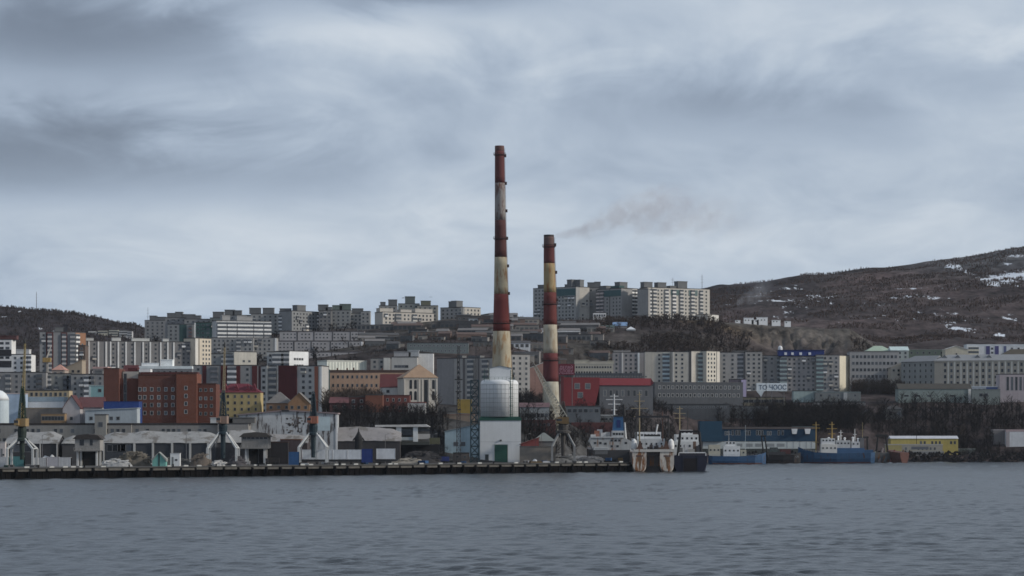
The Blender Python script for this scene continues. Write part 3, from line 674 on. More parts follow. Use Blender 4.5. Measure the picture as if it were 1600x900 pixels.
B('hall', 'light blue clad hall with one small window beside the green crane', 8, 34, 614, 1110, fl=1, bays=1, ww=1.2, wx=(.02,.3), top=3, wall=(.30,.40,.54), rcol=(.36,.3,.3), cat='hall', dep=14)
B('hall', 'low ochre arcade building behind the quay sheds', 64, 101, 645, 1100, fl=1, bays=7, ww=1.6, wh=2.0, top=1.0, wall=(.34,.21,.10), rcol=(.14,.12,.11), cat='hall', dep=8)
B('hall', 'grey brown wall range above the ochre arcade', 38, 99, 637, 1108, fl=1, wall=(.19,.165,.145), win=None, rcol=(.25,.20,.14), cat='hall', dep=6)
# white storage dome at the left edge
def dome():
    d = 1100; cx, cy, zb, L, rz = front_frame(-26, 10, d)
    r = thing('storage_dome', 'white rounded storage hall at the far left end', 'hall', (cx, cy, zb), 0)
    z = zt(625, d)-zb; R = L/2
    MB().lathe([(R, -4), (R, z)], 24, cy=R).build('wall', M((.42, .50, .55), .7), r)
    smooth(MB().lathe([(R+.2, z), (R*.92, z+1.6), (R*.75, z+3.0), (R*.45, z+4.2), (R*.12, z+4.7)], 24, cy=R).build('roof', M((.60, .63, .65), .6), r))
dome()

# ------------------------------------------------------------------ middle: hill, skyline and tower house
g = 'tower blocks on the middle skyline'
B('apartment_block', 'dark stepped skyline tower left of the cream slab', 592, 620, 477, 1960, fl=7, bw=3.4, hs=[(.75,7,5),(.2,4,3)], wall=(.24,.235,.23), group=g)
B('apartment_block', 'tall skyline tower with the highest roof housing behind the cream slab', 622, 655, 474, 1965, fl=7, bw=3.4, hs=[(.55,8,6,(.11,.13,.125))], wall=(.205,.22,.21), group=g)
B('apartment_block', 'olive tinted skyline tower behind the right end of the cream slab', 652, 684, 477, 1960, fl=7, bw=3.4, hs=[(.4,8,4,(.16,.16,.11))], wall=(.28,.27,.235), group=g)
B('apartment_block', 'long stepped cream slab on the middle skyline', 598, 678, 488, 1900, d1=1925, fl=6, bw=3.2, wall=(.44,.405,.36), bal=[(.3,5,(.3,.29,.28)),(.62,4,(.5,.48,.45))], hs=[(.12,12,3,(.42,.39,.35)),(.5,10,2.4,(.42,.39,.35)),(.85,16,3.4,(.42,.39,.35))], group=g)
B('apartment_block', 'grey skyline slab standing alone with two roof housings', 688, 724, 480, 1940, d1=1930, fl=7, bw=3.4, hs=[(.42,7,5),], wall=(.25,.245,.24), group=g)
B('apartment_block', 'pale cream end of the lone skyline slab', 722, 751, 480, 1930, d1=1945, fl=6, bw=3.4, hs=[(.05,7,5)], wall=(.42,.39,.345), group=g)
B('shed', 'long dark barrack below the lone skyline slab', 713, 752, 493, 1890, fl=1, wall=(.08,.075,.075), cat='shed')
B('factory', 'long grey green two storey building with pale window bands on the slope', 636, 732, 535, 1680, fl=2, bw=2.6, fh=3.6, ww=1.4, wh=1.3, win='white2', wall=(.135,.165,.17), cat='factory', below=12)
B('office_block', 'square white block behind the pyramid roof', 652, 677, 551, 1440, fl=0, win=None, wall=(.64,.63,.62), cat='building', dep=12)
B('office_block', 'grey white stepped hall with four arched dark windows', 612, 652, 557, 1430, fl=1, bays=4, wx=(.1,.65), ww=2.2, wh=1.7, top=4.6, wall=(.42,.41,.39), hs=[(.4,10,3,(.3,.3,.31)),(.85,6,4,(.34,.36,.38))], cat='building')
B('apartment_block', 'tall grey slab with a wide blind end wall behind the lattice masts', 683, 771, 559, 1400, d1=1385, fl=10, bw=3.1, wall=(.33,.315,.30), wx=(.33,.98), dep=14, ribs=[(0,.30,(.235,.225,.225),.25),(.46,.50,(.13,.12,.12),.1),(.72,.755,(.13,.12,.12),.1)], bal=[(.60,4,(.42,.40,.38)),(.86,4,(.42,.40,.38))], hs=[(.35,3,1.5),(.6,8,1.4)])
B('apartment_block', 'grey slab standing between the two chimneys', 797, 828, 553, 1395, d1=1400, fl=12, bw=3.1, wall=(.28,.275,.27), dep=14)
def tower_house():
    d = 1215; cx, cy, zb, L, rz = front_frame(631, 683, d, d+4)
    r = thing('tower_house', 'beige tower house with arched windows under a tan pyramid roof', 'building', (cx, cy, zb), rz)
    H = zt(590, d)-zb; h = L/2; s = L/52
    MB().box(-h, h, 0, L, -5, H).build('wall', wallm((.42, .39, .345)), r)
    MB().poly([(-h-.7, -.7, H), (h+.7, -.7, H), (1, L/2, zt(568, d)-zb)]).poly([(h+.7, -.7, H), (h+.7, L+.7, H), (1, L/2, zt(568, d)-zb)]).poly([(h+.7, L+.7, H), (-h-.7, L+.7, H), (1, L/2, zt(568, d)-zb)]).poly([(-h-.7, L+.7, H), (-h-.7, -.7, H), (1, L/2, zt(568, d)-zb)]).poly([(-h-.7, -.7, H), (-h-.7, L+.7, H), (h+.7, L+.7, H), (h+.7, -.7, H)]).build('roof', M((.36, .23, .14), .85, .2), r)
    MB().box(-h-.25, h+.25, -.25, .1, H-1.0, H-.01).build('cornice', wallm((.46, .43, .38)), r)
    MB().box(h*.22, h*.42, -.12, .1, -4, H-1.0).build('glazed_slot', glass_dark, r)
    for fx in (-.95, -.08, .12, .52, .98): MB().box(h*fx-.35, h*fx+.35, -.3, .1, -4, H-1.02).build('pilaster', wallm((.47, .44, .39)), r)
    def arch(w, hh):
        pts = [(-w/2, 0), (w/2, 0), (w/2, hh-w/2)] + [(w/2*math.cos(t), hh-w/2+w/2*math.sin(t)) for t in (math.pi*.25, math.pi*.5, math.pi*.75)] + [(-w/2, hh-w/2)]
        return MB().prism(pts, -.08, .02).mesh('window', glass_dark)
    am = arch(1.35, 4.6)
    for fx in (-.58, -.30, .78):
        for py in (607.5, 625): put('window', am, r, (h*fx, 0, zt(py, d)-zb))
tower_house()
B('kiosk', 'bright yellow box building seen through the lattice mast', 715, 737, 624, 1240, fl=1, win=None, wall=(.40,.27,.03), rcol=(.45,.32,.06), cat='kiosk', dep=6)
B('hall', 'long low ochre brown building behind the pale blue hall', 692, 741, 647, 1175, fl=1, bw=6, wall=(.27,.20,.15), rcol=(.25,.15,.11), cat='hall', dep=10, skipwin=.5)
B('hall', 'small pink walled hut with a red roof behind the derelict hall', 677, 694, 649, 1185, roof='gable', rh=2.4, rcol=(.28,.06,.06), wall=(.36,.29,.26), fl=1, win=None, cat='hut', dep=8)
# garages and huts scattered over the slope
rg = random.Random(21); gm = [(.13,.12,.115), (.19,.18,.17), (.10,.105,.11), (.24,.22,.2), (.15,.10,.085), (.5,.52,.54)]
for k in range(92):
    while True:
        px, d = rg.uniform(575, 945), rg.uniform(1690, 1930)
        if not (628 < px < 740 and d < 1735) and not (590 < px < 690 and d > 1880) and not (px > 835 and d > 1915): break
    w = rg.choice((7, 9, 14, 22, 30)); hgt = rg.uniform(2.6, 4.6)
    x = wx_(px, d); z = g1(x, d)
    ci = rg.randrange(6) if k % 4 == 0 else rg.randrange(5)
    r = thing('hillside_hut', ('small ' if w < 10 else 'mid sized ' if w < 20 else 'long ')+('brown black', 'mid grey', 'dark slate', 'pale grey', 'rust brown', 'whitish')[ci]+(' flat roofed hut on the scrubby slope' if k % 3 else ' gabled hut on the scrubby slope'), 'hut', (x, d, z), rg.uniform(-.25, .25), 'huts and garages on the hillside')
    c = gm[ci]
    MB().box(-w/2, w/2, 0, 6, -4, hgt).build('wall', wallm(c), r)
    if k % 3: MB().prism([(-w/2-.3, hgt), (w/2+.3, hgt), (w/2+.3, hgt+.25), (-w/2-.3, hgt+.3)], -.4, 6.4).build('roof', M(rg.choice(((.06,.06,.065), (.2,.2,.205), (.11,.08,.07), (.30,.31,.33))), .9), r)
    else: MB().poly([(-w/2-.3, -.3, hgt), (w/2+.3, -.3, hgt), (w/2+.3, 3, hgt+1.8), (-w/2-.3, 3, hgt+1.8)]).poly([(w/2+.3, 6.3, hgt), (-w/2-.3, 6.3, hgt), (-w/2-.3, 3, hgt+1.8), (w/2+.3, 3, hgt+1.8)]).poly([(-w/2-.3, -.3, hgt), (-w/2-.3, 3, hgt+1.8), (-w/2-.3, 6.3, hgt)]).poly([(w/2+.3, -.3, hgt), (w/2+.3, 6.3, hgt), (w/2+.3, 3, hgt+1.8)]).build('roof', M(rg.choice(((.07,.07,.075), (.16,.15,.15), (.12,.08,.07))), .9), r)
    for i in range(int(w/3.6)): MB().box(-w/2+i*3.6+.5, -w/2+i*3.6+2.8, -.06, .02, 0, min(2.3, hgt-.3)).build('gate', M((.07,.075,.08), .8), r)
B('white_cabin', 'bright white cabin on the slope under the cream slab', 633, 640, 510, 1870, fl=1, bays=1, wall=(.72,.73,.75), cat='cabin', dep=5)
B('white_cabin', 'pale trailer cabin on the slope right of the white cabin', 657, 667, 509, 1875, fl=1, bays=2, wall=(.55,.57,.6), cat='cabin', dep=5)
B('white_cabin', 'small white cabin behind the tall chimney on the slope', 749, 760, 528, 1800, fl=1, bays=2, wall=(.6,.61,.63), cat='cabin', dep=5)
B('white_cabin', 'long white roofed barrack under the cream slab', 618, 633, 503, 1885, fl=1, bays=2, wall=(.6,.6,.6), cat='cabin', dep=5)
B('tarpaulin_shed', 'sky blue tarpaulin shed on the slope under the hilltop complex', 958, 980, 503, 1895, roof='gable', rh=3, rcol=(.16,.28,.48), wall=(.25,.24,.24), fl=1, win=None, cat='shed', dep=8)
B('tarpaulin_shed', 'white tarpaulin shed beside the sky blue one', 979, 993, 510, 1880, roof='hip', rh=2.4, rcol=(.55,.57,.6), wall=(.35,.36,.37), fl=1, win=None, cat='shed', dep=7)
B('shed', 'dark green roofed shed row below the hilltop complex', 926, 960, 508, 1890, roof='gable', rh=2, rcol=(.06,.10,.095), wall=(.12,.13,.13), fl=1, win=None, cat='shed', dep=7)

# pale low blocks strung out under the left hill
rg2 = random.Random(5)
for k, (a, b, t, c) in enumerate(((-6, 6, 513, (.4,.4,.4)), (18, 40, 516, (.34,.33,.32)), (44, 58, 517, (.45,.43,.42)), (138, 150, 517, (.62,.6,.56)), (153, 168, 516, (.50,.46,.36)), (170, 184, 515, (.46,.44,.36)), (186, 199, 516, (.44,.43,.42)), (199, 206, 517, (.36,.36,.37)), (60, 72, 518, (.3,.3,.3)), (4, 16, 517, (.28,.28,.28)))):
    B('valley_block', ('pale grey block under the left hill crest', 'long dull block in the valley left of the striped tower', 'small pinkish block left of the striped tower', 'brightest white block in the valley beyond the ribbed slab', 'cream block in the valley next to the white one', 'olive cream block in the middle of the valley row', 'light grey block in the valley row', 'last grey block of the valley row', 'dim grey block just left of the striped tower', 'dim block beside the white modern office')[k], a, b, t, 2790, fl=2, bays=max(2, int((b-a)*.5)), ww=2, wh=1.6, wall=c, group='distant blocks in the left valley', below=8, dep=10)
# ------------------------------------------------------------------ hilltop complex
g = 'hilltop apartment complex'
tl = (.05, .115, .125); LB = (.50, .465, .41)
B('apartment_block', 'grey hilltop block at the left end, crossed by the short chimney', 833, 900, 449, 2010, d1=1985, fl=9, bw=3.3, wall=(.285,.285,.28), band=[(.52,.99,1,7,tl,.3)], hs=[(.17,12,3),(.72,5,2.5),(.96,5,6)], dep=16, group=g)
B('apartment_block', 'smooth beige hilltop block with rounded corner', 900, 921, 448, 1987, d1=1996, fl=9, bw=3.6, wall=(.40,.375,.335), hs=[(.05,4,6)], group=g, dep=14, skipwin=.85)
B('apartment_block', 'brownish recessed hilltop block next to the rounded one', 918, 938, 449, 2000, fl=9, bw=3.6, wall=(.26,.25,.24), hs=[(.3,6,4.5),(.8,5,5)], group=g, skipwin=.5)
B('apartment_block', 'hilltop block with pink balcony column under teal attic', 933, 971, 451, 1992, d1=1972, fl=9, bw=3.4, wall=(.27,.265,.26), band=[(.1,.98,1,6,tl,.3)], bal=[(.06,4,(.55,.48,.47)),(.22,4,(.45,.40,.40))], ribs=[(.50,.54,(.10,.1,.1),.1)], wx=(.35,1), hs=[(.1,8,3),(.6,10,2.4,(.04,.10,.10))], group=g)
B('apartment_block', 'hilltop block with dazzling white balcony stacks', 970, 997, 450, 1975, d1=1989, fl=9, bw=3.2, wall=(.36,.35,.33), bal=[(.10,4,(.66,.64,.61)),(.34,3.4,(.76,.75,.73)),(.66,3.4,(.76,.75,.73)),(.9,4,(.8,.79,.77))], ribs=[(.48,.54,(.14,.14,.15),.1)], hs=[(.36,9,5)], group=g)
B('apartment_block', 'plain grey blind end wall in the hilltop complex', 996, 1013, 451, 1962, d1=1958, fl=0, win=None, wall=(.27,.262,.255), group=g, dep=30)
B('apartment_block', 'long bright beige hilltop facade with many balconies and teal attics', 1012, 1109, 450, 1962, d1=1990, fl=9, bw=3.2, wall=LB, win='mid', ribs=[(.05,.075,(.17,.165,.16),.05)], bal=[(.03,3,(.72,.7,.67)),(.11,3.4,(.62,.59,.54)),(.30,3.4,(.66,.64,.6)),(.42,3.4,(.72,.7,.67)),(.54,3.4,(.55,.53,.5)),(.72,3.4,(.62,.59,.54)),(.86,3,(.55,.53,.5))], band=[(.37,.50,1,5.5,(.09,.15,.15),.35),(.66,.80,1,5.5,(.12,.18,.18),.35)], hs=[(.05,8,4.5),(.27,8,4.5),(.60,9,6),(.45,6,2)], group=g, side='r', nmax=200)
B('annex', 'low white annex at the right foot of the hilltop facade', 1106, 1123, 491, 1975, d1=1985, fl=1, bays=1, wall=(.60,.58,.54), cat='annex', group=g)
B('annex', 'low white entrance hall under the pink balcony column', 927, 947, 488, 1945, fl=1, bays=5, ww=1.4, wall=(.66,.65,.64), cat='annex', group=g, dep=8)
def antenna(px, pyt, d, zb, label, r=.22):
    x = wx_(px, d); o = thing('antenna_mast', label, 'antenna', (x, d, zb))
    H = zt(pyt, d)-zb
    MB().tube((0,0,0), (0,0,H), r, r*.5, 6).build('mast', M((.10,.10,.11), .7), o)
    b = MB()
    for f in (.55, .72, .86): b.tube((-1.2, 0, H*f), (1.2, 0, H*f), .1, n=4)
    b.build('crossbar', M((.10,.10,.11), .7), o)
antenna(1097, 429, 1995, g1(wx_(1097,1995),1995)+26, 'thin tall antenna on the roof of the bright hilltop facade')
antenna(1051, 434, 1990, g1(wx_(1051,1990),1990)+28, 'short antenna between two hilltop roof housings', .15)
antenna(57, 456, 3000, g1(wx_(57,3000),3000), 'thin radio mast on the crest of the left hill', .5)
antenna(231, 480, 2060, g1(wx_(231,2060),2060)+14, 'thin mast above the left end of the skyline ridge', .2)
antenna(673, 464, 1965, g1(wx_(673,1965),1965)+20, 'thin aerial on the olive tinted skyline tower', .15)
antenna(630, 466, 1965, g1(wx_(630,1965),1965)+22, 'thin aerial on the tallest middle skyline tower', .15)
# white vans and cabins on the terrace right of the complex
for k, (px, w, h) in enumerate(((1153, 4, 2.2), (1170, 8, 4.2), (1180, 6, 2.6), (1191, 9, 4.6), (1213, 7, 2.8), (1231, 5, 2.6))):
    d = 2012; x = wx_(px, d)
    r = thing('site_cabin', ('smallest bright white cabin on the terrace, nearest the hilltop complex', 'tall white cabin on the terrace next to the smallest one', 'low white cabin squeezed between two tall ones on the terrace', 'tallest and widest white cabin on the terrace', 'low wide white cabin standing apart on the terrace', 'last low white cabin at the edge of the cut bank')[k], 'cabin', (x, d, g1(x, d)+.4), 0, 'white cabins on the terrace')
    MB().box(-w/2, w/2, 0, 3.5, -2, h).build('wall', M((.78,.79,.8), .7, .1), r); MB().box(-w/2-.2, w/2+.2, -.2, 3.7, h, h+.25).build('roof', M((.7,.71,.72), .8), r)
    for i in range(max(1, int(w/3))): put('window', winmesh(1.0, .9, 'dark'), r, (-w/2+1.3+i*2.6, -.002, h*.45))

# ------------------------------------------------------------------ right: rows of apartments
g = 'apartment row under the wooded slope'
lb = (.40, .50, .54); RW = (.46, .43, .375)
B('apartment_block', 'mauve grey block with white ribs at the left end of the apartment row', 958, 1006, 550, 1690, fl=9, bw=3.1, wall=(.275,.26,.265), ribs=[(.28,.325,(.58,.57,.55),.4),(.80,.86,(.58,.62,.64),.4)], hs=[(.3,12,1.4,(.3,.28,.27))], group=g)
B('apartment_block', 'beige block with a wide blind left bay and pale blue loggias in the row', 1008, 1052, 549, 1670, fl=9, bw=3.2, wall=RW, win='mid', bal=[(.74,5,lb),], ribs=[(.0,.26,(.44,.41,.355),.3),(.94,1,(.58,.55,.5),.5)], group=g)
B('apartment_block', 'beige block with pale ribs and dark recess in the row', 1051, 1081, 549, 1668, fl=9, bw=3.2, wall=RW, win='mid', ribs=[(0,.07,(.55,.52,.47),.5),(.84,.97,(.11,.105,.10),.1)], group=g)
B('apartment_block', 'warm beige block with blue green loggia column in the row', 1080, 1104, 548, 1668, d1=1673, fl=9, bw=3.2, wall=(.52,.48,.41), win='mid', bal=[(.62,5,(.34,.42,.41))], ribs=[(0,.12,(.56,.52,.46),.4)], group=g)
B('apartment_block', 'brightest cream block with dark windows in the row', 1104, 1124, 548, 1668, d1=1677, fl=9, bw=2.8, wall=(.56,.52,.44), win='mid', ribs=[(.78,1,(.58,.54,.47),.4)], group=g)
B('apartment_block', 'grey block with large dark windows right of the cream block', 1124, 1152, 550, 1685, fl=9, bw=4.2, wall=(.29,.285,.285), group=g)
B('apartment_block', 'grey block with a column of blue grey loggias in the row', 1151, 1166, 550, 1690, fl=9, bw=3.2, wall=(.28,.275,.28), bal=[(.35,4.6,(.36,.37,.40))], hs=[(.4,10,1.2,(.13,.13,.13))], group=g)
B('apartment_block', 'grey block with paired windows behind the sign board', 1165, 1191, 549, 1686, fl=9, bw=3.4, wall=(.305,.295,.285), group=g)
B('apartment_block', 'lower grey block with scattered dark windows left of the blue attic', 1190, 1222, 555, 1690, fl=9, bw=3.4, wall=(.27,.265,.265), bal=[(.9,4.6,(.30,.34,.36))], group=g, skipwin=.2)
B('apartment_block', 'brownish grey block under a bright cobalt blue attic storey', 1221, 1276, 556, 1685, fl=8, bw=3.3, wall=(.265,.25,.25), bal=[(.05,5,(.26,.33,.34))], group=g, hs=[], skipwin=.12, nmax=150)
ba = B('apartment_block', 'grey block with teal loggia column under the right end of the attic', 1275, 1312, 554, 1683, fl=8, bw=3.3, wall=(.28,.27,.265), bal=[(.16,5,(.24,.34,.35))], group=g)
def attic():
    d = 1684; cx, cy, zb, L, rz = front_frame(1217, 1288, d, d, base=zt(556, 1684)+.02)
    r = thing('attic_storey', 'cobalt blue attic storey with four small white dormer windows', 'attic', (cx, cy, zb), 0)
    H = zt(546.5, d)-zb
    MB().prism([(-L/2, 0), (L/2, 0), (L/2, H-.5), (-L/2, H-.5)], .3, 11).build('wall', M((.012,.035,.19), .6, .15), r)
    MB().box(-L/2-.4, L/2+.4, 0, 11.4, H-.5, H).build('roof', M((.008,.02,.10), .6), r)
    for f in (-.35, -.2, -.02, .18): MB().box(f*L-.9, f*L+.9, .05, .35, .6, 2.4).build('window', M((.62,.64,.68), .5), r)
    MB().lathe([(1.6, H), (1.6, H+1.6), (1.1, H+2.6), (.3, H+3.0)], 12, cx=-L/2+1.5, cy=5).build('cupola', M((.6,.62,.64), .5), r)
attic()
B('apartment_block', 'sunlit pale yellow blind end wall of the apartment row', 1311, 1329, 555, 1684, d1=1695, fl=0, win=None, wall=(.64,.58,.44), dep=14, group=g)
B('office_block', 'grey four storey office with grouped dark windows above bare shrubs', 1328, 1405, 549, 1690, fl=4, bays=12, fh=4.6, ww=1.9, wh=2.2, top=2.2, wall=(.285,.28,.285), dep=14, cat='office block', rcol=(.16,.15,.15))
B('house', 'beige gabled side wing right of the four storey office', 1392, 1416, 563, 1675, roof='mono', rh=5, fl=2, wall=(.40,.365,.31), rcol=(.25,.23,.21), cat='house', skipwin=.5)
B('house', 'long block with pale mint green hipped roof behind the office', 1354, 1394, 540, 1800, roof='hip', rh=4, rcol=(.32,.42,.32), wall=(.34,.37,.33), fl=2, cat='house')
B('house', 'block with light turquoise roof and white edge behind the office', 1392, 1420, 541, 1790, roof='gable', rh=3, rcol=(.42,.52,.52), wall=(.30,.34,.33), fl=2, cat='house')
B('hall', 'dark green walled hall behind the columned palace', 1408, 1478, 546, 1800, fl=1, bw=4, wall=(.10,.135,.11), rcol=(.16,.18,.17), cat='hall')
B('house', 'pale cream cube house above the columned palace', 1477, 1512, 540, 1780, roof='end', rh=2.6, rcol=(.5,.5,.48), wall=(.50,.46,.36), fl=2, bays=1, ww=1.2, top=3, cat='house')
B('office_block', 'white building with blue and purple wall panels on the upper right', 1511, 1610, 538, 1790, fl=3, bw=4.5, wall=(.55,.57,.60), ribs=[(.30,.36,(.06,.06,.19),.2),(.44,.50,(.06,.06,.19),.2),(.58,.62,(.10,.12,.25),.2)], rcol=(.5,.54,.58), parap=1.2, cat='office block', bal=[(.06,4,(.55,.52,.42)),(.14,4,(.55,.52,.42))])
B('house', 'dark olive hipped roof rising behind the palace', 1568, 1640, 545, 1730, roof='hip', rh=4, rcol=(.075,.062,.045), wall=(.2,.19,.17), fl=1, cat='house')
# columned palace: wing greyed to show shade, cream colonnade front, grey metal roof
def palace():
    d0, d1 = 1650, 1625
    cx, cy, zb, L, rz = front_frame(1460, 1720, d0, d1)
    r = thing('columned_palace', 'long cream public building with white pilasters under a grey hipped roof', 'building', (cx, cy, zb), rz)
    H = zt(563, 1640)-zb; h = L/2; D = 20
    MB().box(-h, h, 0, D, -5, H).build('wall', wallm((.44, .385, .31)), r)
    e = .9; R = zt(553, 1640)-zb
    A = [(-h-e, -e, H), (h+e, -e, H), (h+e, D+e, H), (-h-e, D+e, H)]; p, q = (-h+9, D/2, R), (h-9, D/2, R)
    MB().poly([A[0], A[1], q, p]).poly([A[1], A[2], q]).poly([A[2], A[3], p, q]).poly([A[3], A[0], p]).poly(A[::-1]).build('roof', M((.21, .215, .225), .6, .15), r)
    MB().box(-h-.5, h+.5, -.5, .1, H-.9, H-.01).build('cornice', wallm((.5, .46, .39)), r)
    for f in (.06, .14, .26, .33): MB().prism([(-h+f*L-2, R-2.4), (-h+f*L+2, R-2.4), (-h+f*L, R-.2)], 4, 9).build('dormer', M((.15, .155, .165), .7), r)
    wm = [winmesh(1.7, 2.4, 'dark'), winmesh(1.7, 2.4, 'mid2'), winmesh(1.7, 1.8, 'dark')]
    pil = MB().box(-.55, .55, -.55, .05, -1, H-.92).mesh('pilaster', wallm((.66, .62, .54)))
    n = 24; st = L/(n+2)
    for i in range(n):
        x = -h + (i+1.7)*st
        if x > -h + L*.62: break
        put('pilaster', pil, r, (x+st/2, 0, 0))
        for k in range(4): put('window', wm[(i*7+k*3) % 3], r, (x, -.002, H-4.0-k*4.1))
    # wing turned to the left, its shade put into the wall colour
    w = front_frame(1408, 1461, 1668, 1651)
    r2 = thing('palace_wing', 'wing adjoining the columned building, shade painted into its grey green wall', 'building', (w[0], w[1], w[2]), w[4])
    H2 = zt(565, 1660)-w[2]; l2 = w[3]/2
    MB().box(-l2, l2, 0, 14, -5, H2).build('wall', wallm((.22, .23, .225)), r2)
    MB().poly([(-l2-.6, -.6, H2), (l2-.1, -.6, H2), (l2-.1, 7, H2+4.2), (-l2+7, 7, H2+4.2)]).poly([(l2-.1, 14.6, H2), (-l2-.6, 14.6, H2), (-l2+7, 7, H2+4.2), (l2-.1, 7, H2+4.2)]).poly([(-l2-.6, 14.6, H2), (-l2-.6, -.6, H2), (-l2+7, 7, H2+4.2)]).poly([(-l2-.6, -.6, H2), (-l2-.6, 14.6, H2), (l2-.1, 14.6, H2), (l2-.1, -.6, H2)]).poly([(l2-.1,-.6,H2),(l2-.1,14.6,H2),(l2-.1,7,H2+4.2)]).build('roof', M((.19, .195, .205), .6, .15), r2)
    for k in range(4):
        for i in range(6): put('window', winmesh(1.5, 2.2, 'mid'), r2, (-l2+w[3]*(i+.6)/6.3, -.002, H2-3.6-k*4.0))
palace()
B('office_block', 'mauve block with tall dark window strips at the right edge', 1562, 1640, 584, 1585, fl=1, bays=10, ww=1.7, wh=9, wx=(.12,.98), top=1.5, wall=(.36,.31,.335), cat='office block', dep=12)
B('depot', 'long grey green depot under a dark olive roof', 1404, 1518, 599, 1580, roof='gable', rh=3.6, rcol=(.055,.05,.042), wall=(.19,.235,.225), fl=1, bw=7, ww=3, wh=1.2, top=4, cat='depot', dep=14, skipwin=.5, ribs=[(.955,1.0,(.62,.62,.60),.5)])
B('kiosk_row', 'white canopy and small blue kiosk row beside the depot', 1519, 1563, 603.5, 1592, fl=1, bays=6, wall=(.50,.52,.56), rcol=(.72,.73,.75), ribs=[(.5,.98,(.08,.13,.32),.2)], cat='kiosk', dep=5)
B('gated_outbuilding', 'low grey green wall with two dark gates right of the depot', 1519, 1563, 608, 1574, fl=1, bays=5, ww=2.4, wh=2.2, top=2.2, wall=(.17,.20,.195), rcol=(.13,.15,.15), cat='wall', dep=4, skipwin=.4)
B('house', 'narrow grey two window house among the dark trees', 1384, 1412, 633, 1540, roof='hip', rh=2.6, rcol=(.05,.048,.05), wall=(.105,.105,.105), fl=1, bays=2, ww=2.2, wh=3.0, top=1.2, cat='house', dep=9)
B('house', 'dark wooden house with steep roof among the trees', 1344, 1368, 640, 1530, roof='end', rh=4, rcol=(.035,.033,.035), wall=(.05,.042,.04), fl=1, bays=1, cat='house', dep=9)
B('depot', 'flat grey green depot below the sunlit end wall', 1274, 1345, 612, 1600, fl=1, bw=5, wall=(.15,.165,.17), rcol=(.17,.22,.23), cat='depot', ribs=[(.62,.70,(.32,.34,.35),.4)], dep=14)
B('depot', 'pale turquoise flat shed left of the grey green depot', 1240, 1275, 610, 1606, fl=0, win=None, wall=(.26,.34,.34), cat='depot', dep=10)
B('depot', 'long low grey wall with pale gates below the depots', 1272, 1352, 627, 1575, fl=1, bays=8, ww=3.0, wh=2.4, win='mid2', wall=(.21,.21,.22), rcol=(.06,.07,.08), cat='depot', dep=8, parap=1)
B('depot', 'low yellowish grey row of lockups under the sign board', 1152, 1227, 620, 1560, fl=1, bays=9, ww=3.2, wh=2.2, win='dark', wall=(.20,.18,.13), rcol=(.06,.055,.055), cat='depot', dep=9)
B('depot', 'long dull slate wall below the lockups', 1126, 1200, 634, 1528, fl=1, bays=5, wall=(.105,.115,.125), rcol=(.05,.05,.055), cat='depot', dep=9, skipwin=.4)
B('depot', 'brown arched roof shed in front of the sign board', 1189, 1228, 612, 1572, roof='hip', rh=3.4, rcol=(.055,.045,.045), wall=(.06,.05,.05), win=None, fl=0, cat='depot', dep=10)
B('office_block', 'long slate grey two storey building with pale window rows', 1023, 1161, 597, 1520, d1=1535, fl=2, bw=2.9, fh=5.0, ww=1.7, wh=2.2, top=1.8, win='white', wall=(.075,.082,.095), rcol=(.10,.105,.115), cat='office block', dep=14)
B('kiosk', 'violet and white corner kiosk beside the slate grey building', 1140, 1166, 592, 1590, fl=1, wall=(.10,.085,.11), ribs=[(.7,1,(.42,.36,.55),.4)], cat='kiosk', dep=6, win=None)
B('hall', 'low grey yard wall below the slate grey building', 1022, 1140, 631, 1512, fl=1, bays=18, ww=1.6, wh=1.2, top=1.0, win='mid2', wall=(.075,.08,.09), rcol=(.04,.045,.05), cat='hall', dep=8)
# lettering helper
def letters(text, size, mat, parent, loc, ext=.06, squash=1.0):
    c = bpy.data.curves.new('lettering', 'FONT'); c.body = text; c.size = size; c.align_x = 'CENTER'; c.extrude = ext; c.fill_mode = 'BOTH'
    o = bpy.data.objects.new('tmp', c); COL.objects.link(o)
    me = bpy.data.meshes.new_from_object(o.evaluated_get(bpy.context.evaluated_depsgraph_get()))
    bpy.data.objects.remove(o); me.materials.clear(); me.materials.append(mat)
    for v in me.vertices: v.co = Vector((v.co.x*squash, -v.co.z, v.co.y))
    return put('lettering', me, parent, loc)
def sign_board():
    d = 1545; cx, cy, zb, L, rz = front_frame(1182, 1230, d, base=None)
    r = thing('sign_board', 'long white sign board with dark blue letters in front of the apartment row', 'sign', (cx, cy, zb))
    z0, z1 = zt(611, d)-zb, zt(598.5, d)-zb
    MB().box(-L/2, L/2, 0, .5, z0, z1).build('board', M((.60, .66, .70), .6, .1), r)
    MB().prism([(-L/2, z0-.01), (-L/2+5.0, z0-.01), (-L/2+3.0, z0-3.6)][::-1], .02, .48).build('board_tail', M((.52, .58, .62), .6, .1), r)
    for x in (-L/2+3, 0, L/2-2): MB().tube((x, .8, -3), (x, .8, z1-.3), .2).build('post', M((.12, .12, .13), .7), r)
    letters('TO ЧООС', 4.3, M((.05, .08, .14), .6), r, (.6, -.05, z0+1.0), squash=.9)
sign_board()
